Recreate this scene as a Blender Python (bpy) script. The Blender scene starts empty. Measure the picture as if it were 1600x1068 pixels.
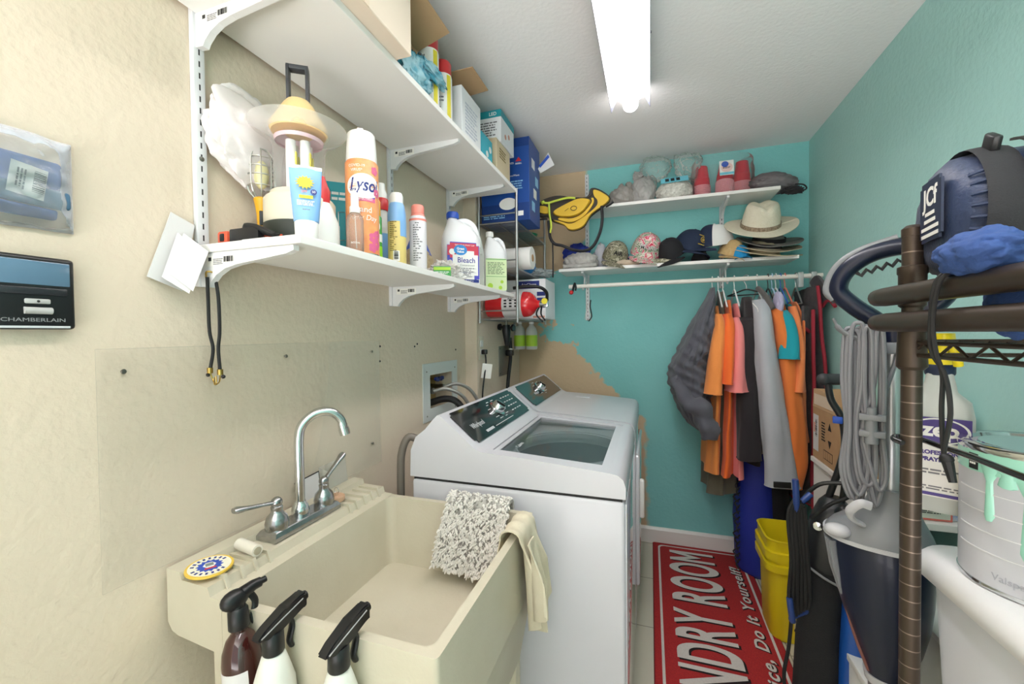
import bpy, bmesh, math, random
from mathutils import Vector, Matrix, noise
V = Vector
PI = math.pi
C = bpy.context.scene.collection
SC = bpy.context.scene

# ------------------------------------------------------------------ camera, world, exposure
CAM = V((0.953, 0.0, 1.357))
def setup_camera():
    yaw, pit, rol = (math.radians(a) for a in (18.47, 1.154, 0.6177))
    cy, sy, cp, sp = math.cos(yaw), math.sin(yaw), math.cos(pit), math.sin(pit)
    F = V((-sy*cp, cy*cp, -sp)); r0 = V((cy, sy, 0)); d0 = F.cross(r0)
    R = r0*math.cos(rol) + d0*math.sin(rol)
    D = -r0*math.sin(rol) + d0*math.cos(rol)
    cam = bpy.data.cameras.new('camera'); o = bpy.data.objects.new('camera', cam); C.objects.link(o)
    M = Matrix((R, -D, -F)).transposed().to_4x4(); M.translation = CAM
    o.matrix_world = M
    cam.sensor_width = 36; cam.lens = 36*647/1600; cam.clip_start = 0.02
    SC.camera = o
setup_camera()
SC.view_settings.view_transform = 'Standard'; SC.view_settings.look = 'None'
SC.view_settings.gamma = 1; SC.view_settings.use_curve_mapping = False
SC.view_settings.exposure = 0.17
w = bpy.data.worlds.new('world_fill'); SC.world = w; w.use_nodes = True
# added world fill: bright well below the horizon to lift the ceiling, dim above
def fill_gradient():
    nt = w.node_tree; L = nt.links.new; bg = nt.nodes['Background']
    g = nt.nodes.new('ShaderNodeTexCoord'); s = nt.nodes.new('ShaderNodeSeparateXYZ'); L(g.outputs['Generated'], s.inputs[0])
    r = nt.nodes.new('ShaderNodeMapRange'); r.inputs['From Min'].default_value = -.55; r.inputs['From Max'].default_value = -.08
    r.inputs['To Min'].default_value = 15.0; r.inputs['To Max'].default_value = 1.2; L(s.outputs['Z'], r.inputs[0])
    bg.inputs[0].default_value = (1.0, 0.97, 0.965, 1); L(r.outputs[0], bg.inputs[1])
fill_gradient()

# ------------------------------------------------------------------ materials
def lin(c):
    if isinstance(c, str): c = tuple(int(c[i:i+2], 16)/255 for i in (0, 2, 4))
    return tuple(x/12.92 if x <= .04045 else ((x+.055)/1.055)**2.4 for x in c) + (1,)
MATS = {}
def mat(name, col, rough=.5, metal=0, bump=0, bscale=80, var=0, vscale=8, col2=None, spec=.5, sheen=0, coat=0, emit=0, detail=3, sss=0):
    if name in MATS: return MATS[name]
    m = bpy.data.materials.new(name); m.use_nodes = True; MATS[name] = m
    nt = m.node_tree; b = nt.nodes['Principled BSDF']
    b.inputs['Base Color'].default_value = lin(col); b.inputs['Roughness'].default_value = rough
    b.inputs['Metallic'].default_value = metal; b.inputs['Specular IOR Level'].default_value = spec
    if sheen: b.inputs['Sheen Weight'].default_value = sheen
    if coat: b.inputs['Coat Weight'].default_value = coat; b.inputs['Coat Roughness'].default_value = .05
    if emit:
        b.inputs['Emission Color'].default_value = lin(col); b.inputs['Emission Strength'].default_value = emit
    tc = None
    if var or bump: tc = nt.nodes.new('ShaderNodeTexCoord')
    if var:
        n = nt.nodes.new('ShaderNodeTexNoise'); n.inputs['Scale'].default_value = vscale; n.inputs['Detail'].default_value = 5
        nt.links.new(tc.outputs['Object'], n.inputs['Vector'])
        r = nt.nodes.new('ShaderNodeValToRGB'); r.color_ramp.elements[0].position = .5-var/2 if var < 1 else .35
        r.color_ramp.elements[1].position = .5+var/2 if var < 1 else .65
        r.color_ramp.elements[0].color = lin(col2 or col); r.color_ramp.elements[1].color = lin(col)
        nt.links.new(n.outputs['Fac'], r.inputs['Fac']); nt.links.new(r.outputs['Color'], b.inputs['Base Color'])
    if bump:
        n2 = nt.nodes.new('ShaderNodeTexNoise'); n2.inputs['Scale'].default_value = bscale; n2.inputs['Detail'].default_value = detail
        nt.links.new(tc.outputs['Object'], n2.inputs['Vector'])
        bp = nt.nodes.new('ShaderNodeBump'); bp.inputs['Strength'].default_value = bump; bp.inputs['Distance'].default_value = .004
        nt.links.new(n2.outputs['Fac'], bp.inputs['Height']); nt.links.new(bp.outputs['Normal'], b.inputs['Normal'])
    return m
def clear(name, col, op=.25, rough=.1, gloss=.15):
    """thin see-through plastic: part transparent, part diffuse, with a sheen"""
    if name in MATS: return MATS[name]
    m = bpy.data.materials.new(name); m.use_nodes = True; MATS[name] = m
    nt = m.node_tree; b = nt.nodes['Principled BSDF']; out = nt.nodes['Material Output']
    b.inputs['Base Color'].default_value = lin(col); b.inputs['Roughness'].default_value = rough
    t = nt.nodes.new('ShaderNodeBsdfTransparent'); mx = nt.nodes.new('ShaderNodeMixShader')
    f = nt.nodes.new('ShaderNodeFresnel'); f.inputs[0].default_value = 1.35
    ma = nt.nodes.new('ShaderNodeMath'); ma.operation = 'MULTIPLY_ADD'; ma.inputs[1].default_value = gloss*5; ma.inputs[2].default_value = op
    ma.use_clamp = True
    nt.links.new(f.outputs[0], ma.inputs[0]); nt.links.new(ma.outputs[0], mx.inputs[0])
    nt.links.new(t.outputs[0], mx.inputs[1]); nt.links.new(b.outputs[0], mx.inputs[2]); nt.links.new(mx.outputs[0], out.inputs[0])
    return m

# ------------------------------------------------------------------ mesh builder
def sm(pts, n=6, closed=False):
    """Catmull-Rom through the points"""
    p = [V(q) for q in pts]; N = len(p); out = []
    rng = range(N if closed else N-1)
    for i in rng:
        a = p[(i-1) % N] if closed or i > 0 else p[0]*2-p[1]
        b, c = p[i], p[(i+1) % N]
        d = p[(i+2) % N] if closed or i+2 < N else p[-1]*2-p[-2]
        for k in range(n):
            t = k/n
            out.append(.5*((2*b)+(c-a)*t+(2*a-5*b+4*c-d)*t*t+(3*b-a-3*c+d)*t**3))
    if not closed: out.append(p[-1])
    return out
class MB:
    def __init__(s): s.bm = bmesh.new()
    def box(s, x0, x1, y0, y1, z0, z1, bev=0, seg=2, M=None):
        c = V(((x0+x1)/2, (y0+y1)/2, (z0+z1)/2))
        m = Matrix.Translation(c) @ Matrix.Diagonal((abs(x1-x0), abs(y1-y0), abs(z1-z0), 1))
        r = bmesh.ops.create_cube(s.bm, size=1, matrix=m)
        vs = r['verts']
        if bev:
            es = list({e for v in vs for e in v.link_edges})
            r2 = bmesh.ops.bevel(s.bm, geom=es, offset=bev, segments=seg, affect='EDGES', profile=.5)
            vs = list({v for f in r2['faces'] for v in f.verts} | {v for v in vs if v.is_valid})
        if M is not None: bmesh.ops.transform(s.bm, matrix=M, verts=vs)
        return s
    def loft(s, loops, cap=True, closed=True, ring=False):
        L = [[s.bm.verts.new(v) for v in l] for l in loops]; n = len(L[0])
        for i in range(len(L) if ring else len(L)-1):
            a, b = L[i], L[(i+1) % len(L)]
            for k in range(n if closed else n-1):
                k2 = (k+1) % n
                try: s.bm.faces.new((a[k], a[k2], b[k2], b[k]))
                except ValueError: pass
        if cap and closed and not ring:
            for l in (L[0][::-1], L[-1]):
                try: s.bm.faces.new(l)
                except ValueError: pass
        return s
    def tube(s, pts, r, seg=10, closed=False, flat=1.0, up=None):
        p = [V(q) for q in pts]; N = len(p)
        if not closed:
            q = [p[0]]
            for a in p[1:]:
                if (a-q[-1]).length > 1e-6: q.append(a)
            p = q; N = len(p)
        T = []
        for i in range(N):
            a = p[(i-1) % N] if closed or i > 0 else p[0]
            b = p[(i+1) % N] if closed or i < N-1 else p[-1]
            T.append((b-a).normalized())
        u = V(up) if up else (V((0, 0, 1)) if abs(T[0].z) < .9 else V((1, 0, 0)))
        loops = []
        for i in range(N):
            u = (u-T[i]*u.dot(T[i]))
            u = u.normalized() if u.length > 1e-6 else T[i].orthogonal().normalized()
            w_ = T[i].cross(u)
            rr = r[i] if isinstance(r, (list, tuple)) else r
            loops.append([p[i]+u*rr*flat*math.cos(2*PI*k/seg)+w_*rr*math.sin(2*PI*k/seg) for k in range(seg)])
        return s.loft(loops, ring=closed)
    def lathe(s, prof, seg=28, M=None, sx=1, sy=1, a0=0, a1=2*PI, cap=True):
        full = abs(a1-a0-2*PI) < 1e-6
        n = seg if full else seg+1
        loops = []
        for r, z in prof:
            l = [V((sx*max(r, 1e-5)*math.cos(a0+(a1-a0)*k/seg), sy*max(r, 1e-5)*math.sin(a0+(a1-a0)*k/seg), z)) for k in range(n)]
            if M is not None: l = [M @ v for v in l]
            loops.append(l)
        return s.loft(loops, cap=cap and full, closed=full)
    def ball(s, c, r, seg=16, M=None):
        r = V((r, r, r)) if not hasattr(r, '__len__') else V(r)
        m = Matrix.Translation(V(c)) @ (M or Matrix()) @ Matrix.Diagonal((r.x, r.y, r.z, 1))
        bmesh.ops.create_uvsphere(s.bm, u_segments=seg, v_segments=max(6, seg//2), radius=1, matrix=m)
        return s
    def prism(s, poly, h, M=None, h0=0):
        a = [V((x, y, h0)) for x, y in poly]; b = [V((x, y, h)) for x, y in poly]
        if M is not None: a = [M @ v for v in a]; b = [M @ v for v in b]
        return s.loft([a, b])
    def grid(s, f, nu, nv, cu=False):
        g = [[s.bm.verts.new(f(i/nu, j/nv)) for j in range(nv+1)] for i in range(nu if cu else nu+1)]
        for i in range(nu):
            i2 = (i+1) % len(g)
            for j in range(nv): s.bm.faces.new((g[i][j], g[i2][j], g[i2][j+1], g[i][j+1]))
        return s
    def sheet(s, f, nu, nv, t):
        """closed sheet of thickness t around surface f(u,v)"""
        e = 1e-3
        def nrm(u, v):
            a = f(min(u+e, 1), v)-f(max(u-e, 0), v); b = f(u, min(v+e, 1))-f(u, max(v-e, 0))
            n_ = a.cross(b); return n_.normalized() if n_.length > 0 else V((0, 0, 1))
        top = [[s.bm.verts.new(f(i/nu, j/nv)+nrm(i/nu, j/nv)*t/2) for j in range(nv+1)] for i in range(nu+1)]
        bot = [[s.bm.verts.new(f(i/nu, j/nv)-nrm(i/nu, j/nv)*t/2) for j in range(nv+1)] for i in range(nu+1)]
        F = s.bm.faces.new
        for i in range(nu):
            for j in range(nv):
                F((top[i][j], top[i+1][j], top[i+1][j+1], top[i][j+1])); F((bot[i][j+1], bot[i+1][j+1], bot[i+1][j], bot[i][j]))
        for i in range(nu):
            F((top[i][0], bot[i][0], bot[i+1][0], top[i+1][0])); F((top[i+1][nv], bot[i+1][nv], bot[i][nv], top[i][nv]))
        for j in range(nv):
            F((top[0][j+1], bot[0][j+1], bot[0][j], top[0][j])); F((top[nu][j], bot[nu][j], bot[nu][j+1], top[nu][j+1]))
        return s
    def crumple(s, c, r, seed=0, amp=.25, freq=3.0, sub=4, flatz=None):
        r = V((r, r, r)) if not hasattr(r, '__len__') else V(r); c = V(c)
        q = bmesh.ops.create_icosphere(s.bm, subdivisions=sub, radius=1)['verts']
        o = V((seed*7.3, seed*3.1, seed*1.7))
        for v in q:
            d = v.co.normalized()
            k = 1+amp*(noise.noise(d*freq*.5+o)*1.2 + (abs(noise.noise(d*freq+o))-.25)*1.3 + .5*abs(noise.noise(d*freq*2.3+o)))
            p = V((d.x*r.x*k, d.y*r.y*k, d.z*r.z*k))+c
            if flatz is not None and p.z < flatz: p.z = flatz+.002*(noise.noise(d*9)+1)
            v.co = p
        return s
    def noisy(s, amp, freq, seed=0):
        s.bm.normal_update()
        o = V((seed*3.7, seed*5.1, seed))
        for v in s.bm.verts: v.co += v.normal*amp*noise.noise(v.co*freq+o)
        return s
    def xf(s, M):
        bmesh.ops.transform(s.bm, matrix=M, verts=s.bm.verts); return s
    def build(s, name, m, parent=None, world=False, smooth=True, angle=40, loc=None, fix=True):
        bm = s.bm
        if fix: bmesh.ops.recalc_face_normals(bm, faces=bm.faces)
        me = bpy.data.meshes.new(name)
        o = bpy.data.objects.new(name, me); C.objects.link(o)
        if parent is not None:
            o.parent = parent
            if world:
                bm.transform(PW[parent.name].inverted())
            PW[o.name] = PW[parent.name]
        else:
            if loc is None:
                xs = [v.co for v in bm.verts]
                lo = V([min(q[i] for q in xs) for i in range(3)]); hi = V([max(q[i] for q in xs) for i in range(3)])
                loc = V(((lo.x+hi.x)/2, (lo.y+hi.y)/2, lo.z))
            loc = V(loc); bm.transform(Matrix.Translation(-loc)); o.location = loc
            PW[o.name] = Matrix.Translation(loc)
        if smooth:
            for f in bm.faces: f.smooth = True
        bm.to_mesh(me); bm.free()
        if smooth: me.set_sharp_from_angle(angle=math.radians(angle))
        me.materials.append(m)
        return o
PW = {}
def tag(o, label, cat, group=None, kind=None):
    o['label'] = label; o['category'] = cat
    if group: o['group'] = group
    if kind: o['kind'] = kind
    return o
def thing(name, label, cat, loc=(0, 0, 0), rz=0, group=None):
    o = bpy.data.objects.new(name, None); C.objects.link(o); o.empty_display_size = .02
    o.location = loc; o.rotation_euler = (0, 0, rz)
    PW[o.name] = Matrix.Translation(V(loc)) @ Matrix.Rotation(rz, 4, 'Z')
    return tag(o, label, cat, group)
def struct(o): o['kind'] = 'structure'; return o
def copy_thing(root, loc, rz, label, group=None, rot=None, scale=None):
    def rec(o, par):
        c = o.copy(); C.objects.link(c); c.parent = par
        for ch in list(o.children): rec(ch, c)
        return c
    kids = list(root.children)
    r = root.copy(); C.objects.link(r); r.location = loc; r.rotation_euler = rot or (0, 0, rz)
    if scale: r.scale = (scale,)*3
    r['label'] = label
    if group: r['group'] = group
    for ch in kids: rec(ch, r)
    return r
def face(x, y, add=0):
    """rotation that turns a thing's local -Y towards the doorway side where one stands"""
    return math.atan2(CAM.y-y, CAM.x-x)+PI/2+math.radians(add)
def RX(d): return Matrix.Rotation(math.radians(d), 4, 'X')
def RY(d): return Matrix.Rotation(math.radians(d), 4, 'Y')
def RZ(d): return Matrix.Rotation(math.radians(d), 4, 'Z')
def TR(x, y, z): return Matrix.Translation((x, y, z))
def frame(o, u, v):
    """matrix taking local x->u, y->v, z->u x v at o"""
    u = V(u).normalized(); v = V(v).normalized(); n_ = u.cross(v)
    M = Matrix((u, v, n_)).transposed().to_4x4(); M.translation = V(o); return M
def text(name, s, size, m, parent, M, world=False, off=0, sx=1.0, shear=0, R=None, ext=.0002, align='CENTER', space=1.0):
    """lettering lying in the XY plane of M; R wraps it round a cylinder whose axis is local Y"""
    cu = bpy.data.curves.new('t', 'FONT'); cu.body = s; cu.size = size; cu.offset = off; cu.shear = shear; cu.extrude = ext
    cu.align_x = align; cu.align_y = 'CENTER'; cu.resolution_u = 3 if size < .2 else 8; cu.space_character = space
    ob = bpy.data.objects.new('t', cu); C.objects.link(ob)
    dg = bpy.context.evaluated_depsgraph_get(); me = bpy.data.meshes.new_from_object(ob.evaluated_get(dg))
    bpy.data.objects.remove(ob); bpy.data.curves.remove(cu)
    b = MB(); b.bm.from_mesh(me); bpy.data.meshes.remove(me)
    for v in b.bm.verts: v.co.x *= sx
    bmesh.ops.triangulate(b.bm, faces=b.bm.faces, ngon_method='EAR_CLIP'); b.bm.normal_update()
    for f in b.bm.faces:
        zz = f.calc_center_median().z
        if abs(abs(zz)-ext) < ext*.02 and f.normal.z*zz < 0: f.normal_flip()
    if R:
        for v in b.bm.verts:
            a = v.co.x/R; v.co = V((math.sin(a)*(R+v.co.z), v.co.y, math.cos(a)*(R+v.co.z)-R))
    b.xf(M)
    for f in b.bm.faces: f.smooth = False
    return b.build(name, m, parent, world, smooth=False, fix=False)
def front(y=0, z=0, x=0):
    """matrix for lettering on a face looking to local -Y"""
    return frame((x, y, z), (1, 0, 0), (0, 0, 1))
def outx(x, y, z):
    """lettering on a face looking to +X (reads along +Y)"""
    return frame((x, y, z), (0, 1, 0), (0, 0, 1))
def panel(name, m, parent, M, w_, h_, t=.0006, world=False, r=0):
    """thin printed panel w x h centred at M, lying on its surface"""
    b = MB(); b.box(-w_/2, w_/2, -h_/2, h_/2, 0, t)
    if r: bmesh.ops.bevel(b.bm, geom=[e for e in b.bm.edges if abs(e.verts[0].co.z-e.verts[1].co.z) > t/2], offset=r, segments=4, affect='EDGES')
    b.xf(M); return b.build(name, m, parent, world, smooth=False)
def disc(name, m, parent, M, r, t=.0006, world=False, sx=1, seg=32):
    b = MB(); b.lathe([(r, 0), (r, t)], seg, sx=sx); b.xf(M); return b.build(name, m, parent, world, smooth=False)
def band(name, m, parent, R, z0, z1, a0=-PI, a1=PI, t=.0006, seg=32, sx=1, sy=1):
    """printed sleeve round a bottle, angle 0 = local -Y"""
    b = MB(); full = a1-a0 > 2*PI-1e-4
    if full: b.lathe([(R-.0005, z0), (R+t, z0), (R+t, z1), (R-.0005, z1)], seg, sx=sx, sy=sy, cap=False)
    else:
        loops = []
        for k in range(seg+1):
            a = a0+(a1-a0)*k/seg-PI/2
            loops.append([V((sx*q*math.cos(a), sy*q*math.sin(a), z)) for q, z in ((R-.0005, z0), (R+t, z0), (R+t, z1), (R-.0005, z1))])
        b.loft(loops)
    return b.build(name, m, parent)
def lines(name, m, parent, M, w_, h_, n, t=.0005, world=False, seed=1, gap=.5):
    """rows of print too small to read"""
    rnd = random.Random(seed); b = MB(); p = h_/n
    for i in range(n):
        y = h_/2-p*(i+.5); x = -w_/2; end = w_/2-rnd.random()*w_*.3
        while x < end:
            l = min(rnd.uniform(.08, .3)*w_, end-x); b.box(x, x+l, y-p*gap/2, y+p*gap/2, 0, t); x += l+w_*.04
    b.xf(M); return b.build(name, m, parent, world, smooth=False)
def bars(name, m, parent, M, w_, h_, n=14, t=.0005, world=False, seed=3):
    rnd = random.Random(seed); b = MB(); x = -w_/2
    while x < w_/2:
        l = rnd.choice((.5, 1, 1.6))*w_/n/2; b.box(x, min(x+l, w_/2), -h_/2, h_/2, 0, t); x += l+rnd.choice((.6, 1, 1.5))*w_/n/2
    b.xf(M); return b.build(name, m, parent, world, smooth=False)
# ------------------------------------------------------------------ the setting
H, XR, YB, YN = 2.44, 1.819, 2.81, -2.0
def wall_mat(name, col, col2):
    m = mat(name, col, rough=.75, var=.5, vscale=3, col2=col2, bump=.55, bscale=55, detail=4, spec=.25)
    return m
beige = wall_mat('beige_paint', 'E0D1BD', 'DBCBB5')
beige2 = mat('beige_smooth_paint', 'DCCFB6', rough=.7, var=.5, vscale=3, col2='D5C7AC', bump=.15, bscale=40, spec=.25)
teal = wall_mat('teal_paint_lit', 'B2DFDA', 'ABDAD5')  # same paint as the back wall, paler: its brighter light is in the colour
ceil_m = mat('ceiling_paint', 'F3F2F1', rough=.9, bump=.3, bscale=70, spec=.1)
white_trim = mat('white_trim_paint', 'E9E6E1', rough=.4)
def back_wall_mat():
    m = wall_mat('teal_paint_unfinished', '8ACCCA', '82C6C4'); nt = m.node_tree; b = nt.nodes['Principled BSDF']; L = nt.links.new
    old = b.inputs['Base Color'].links[0].from_socket
    g = nt.nodes.new('ShaderNodeTexCoord'); sp = nt.nodes.new('ShaderNodeSeparateXYZ'); L(g.outputs['Object'], sp.inputs[0])
    dv = nt.nodes.new('ShaderNodeMath'); dv.operation = 'DIVIDE'; dv.inputs[1].default_value = H; L(sp.outputs['Z'], dv.inputs[0])
    r = nt.nodes.new('ShaderNodeValToRGB'); L(dv.outputs[0], r.inputs[0]); el = r.color_ramp.elements
    # boundary between bare beige (left) and teal (right): height -> (edge x, raggedness)
    pts = [(0, .93, .02), (.78, .93, .03), (.85, .83, .06), (.97, .75, .08), (1.12, .60, .13), (1.25, .44, .2), (1.33, .36, .3), (1.5, .33, .36), (1.62, .22, .3), (1.74, .17, .04), (1.80, .40, .02), (2.0, .553, .0), (H, .553, .0)]
    el[0].position = 0; el[1].position = 1
    for z, x, a in pts[1:-1]: e = el.new(z/H); e.color = (x, a, 0, 1)
    el[0].color = (pts[0][1], pts[0][2], 0, 1); el[len(pts)-1].color = (pts[-1][1], pts[-1][2], 0, 1)
    s2 = nt.nodes.new('ShaderNodeSeparateColor'); L(r.outputs[0], s2.inputs[0])
    n = nt.nodes.new('ShaderNodeTexNoise'); n.inputs['Scale'].default_value = 8; n.inputs['Detail'].default_value = 8; n.inputs['Roughness'].default_value = .62
    L(g.outputs['Object'], n.inputs['Vector'])
    sb = nt.nodes.new('ShaderNodeMath'); sb.operation = 'SUBTRACT'; sb.inputs[1].default_value = .5; L(n.outputs['Fac'], sb.inputs[0])
    mu = nt.nodes.new('ShaderNodeMath'); mu.operation = 'MULTIPLY'; L(sb.outputs[0], mu.inputs[0]); L(s2.outputs[1], mu.inputs[1])
    m2 = nt.nodes.new('ShaderNodeMath'); m2.operation = 'MULTIPLY_ADD'; m2.inputs[1].default_value = 4.5; L(mu.outputs[0], m2.inputs[0]); L(sp.outputs['X'], m2.inputs[2])
    df = nt.nodes.new('ShaderNodeMath'); df.operation = 'SUBTRACT'; L(m2.outputs[0], df.inputs[0]); L(s2.outputs[0], df.inputs[1])
    st = nt.nodes.new('ShaderNodeMapRange'); st.inputs['From Min'].default_value = -.012; st.inputs['From Max'].default_value = .012; L(df.outputs[0], st.inputs[0])
    mx = nt.nodes.new('ShaderNodeMix'); mx.data_type = 'RGBA'; L(st.outputs[0], mx.inputs[0]); mx.inputs[6].default_value = lin('CDB696'); L(old, mx.inputs[7])
    L(mx.outputs[2], b.inputs['Base Color']); return m
def floor_mat():
    m = mat('cream_floor_tile', 'C9C4B2', rough=.35); nt = m.node_tree; b = nt.nodes['Principled BSDF']; L = nt.links.new
    g = nt.nodes.new('ShaderNodeTexCoord'); mp = nt.nodes.new('ShaderNodeMapping'); mp.inputs['Location'].default_value = (.095, .02, 0); L(g.outputs['Object'], mp.inputs[0])
    br = nt.nodes.new('ShaderNodeTexBrick'); br.offset = 0; br.inputs['Scale'].default_value = 1; br.inputs['Mortar Size'].default_value = .0025
    br.inputs['Brick Width'].default_value = .4; br.inputs['Row Height'].default_value = .4
    br.inputs['Color1'].default_value = lin('CFCAB9'); br.inputs['Color2'].default_value = lin('CAC5B3'); br.inputs['Mortar'].default_value = lin('8E8878')
    L(mp.outputs[0], br.inputs['Vector']); L(br.outputs['Color'], b.inputs['Base Color']); return m
b = MB(); b.box(-.1, XR+.1, YN, YB+.1, -.1, 0); struct(b.build('floor', floor_mat(), loc=(0, 0, 0)))
b = MB(); b.box(-.1, XR+.1, YN, YB+.1, H, H+.1); struct(b.build('ceiling', ceil_m, loc=(0, 0, 0)))
# left wall, with the opening of the washer outlet box
hy0, hy1, hz0, hz1 = 1.655, 1.885, 1.0, 1.177
b = MB()
for a in ((-.12, 0, YN, hy0, 0, H), (-.12, 0, hy1, 2.053, 0, H), (-.12, 0, hy0, hy1, 0, hz0), (-.12, 0, hy0, hy1, hz1, H), (-.12, -.1, hy0, hy1, hz0, hz1)): b.box(*a)
b.box(-.12, .068, 2.053, YB, 0, H)
struct(b.build('wall_left', beige, loc=(0, 0, 0)))
b = MB(); b.box(-.12, XR+.1, YB, YB+.1, 0, H); struct(b.build('wall_back', back_wall_mat(), loc=(0, 0, 0)))
b = MB(); b.box(XR, XR+.1, YN, YB, 0, H); struct(b.build('wall_right', teal, loc=(0, 0, 0)))
b = MB(); b.prism([(YB-.018, 0), (YB, 0), (YB, .10), (YB-.008, .10), (YB-.018, .085)], XR-.001, frame((0, 0, 0), (0, 1, 0), (0, 0, 1)), .07); struct(b.build('baseboard_back', white_trim, loc=(0, 0, 0), smooth=False))
b = MB(); b.box(XR-.018, XR, YN, YB-.02, 0, .10); struct(b.build('baseboard_right', white_trim, loc=(0, 0, 0), smooth=False))

# ------------------------------------------------------------------ ceiling lamp
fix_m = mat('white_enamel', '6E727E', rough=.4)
tube_m = mat('fluorescent_lens_glow', 'FFF9F8', emit=17)
lx, ly0, ly1 = .873, -.48, 1.955
t = thing('fluorescent_lamp', 'long white fluorescent lamp with a glowing rounded lens on the ceiling', 'ceiling light', (lx, (ly0+ly1)/2, 2.3))
LM = frame((lx, 0, 0), (1, 0, 0), (0, 0, 1)) @ Matrix.Diagonal((1, 1, -1, 1))
for s in (-1, 1):
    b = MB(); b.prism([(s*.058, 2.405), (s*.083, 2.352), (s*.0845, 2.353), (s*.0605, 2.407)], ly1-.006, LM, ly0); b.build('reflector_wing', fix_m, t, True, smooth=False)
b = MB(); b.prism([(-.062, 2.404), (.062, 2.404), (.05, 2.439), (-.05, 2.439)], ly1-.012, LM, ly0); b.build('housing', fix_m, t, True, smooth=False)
b = MB(); b.prism([(.0575*math.cos(PI*k/14), 2.403-.03*math.sin(PI*k/14)**.8) for k in range(15)], ly1-.03, LM, ly0+.02); b.build('lens', tube_m, t, True)
b = MB(); b.tube([(lx, ly1-.04, 2.383), (lx, ly1+.012, 2.383)], .033, 20); b.build('tube_end', tube_m, t, True)
b = MB(); b.tube([(lx+.07, 1.52, 2.385), (lx+.088, 1.52, 2.385)], .004, 8); b.build('latch', fix_m, t, True)

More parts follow.
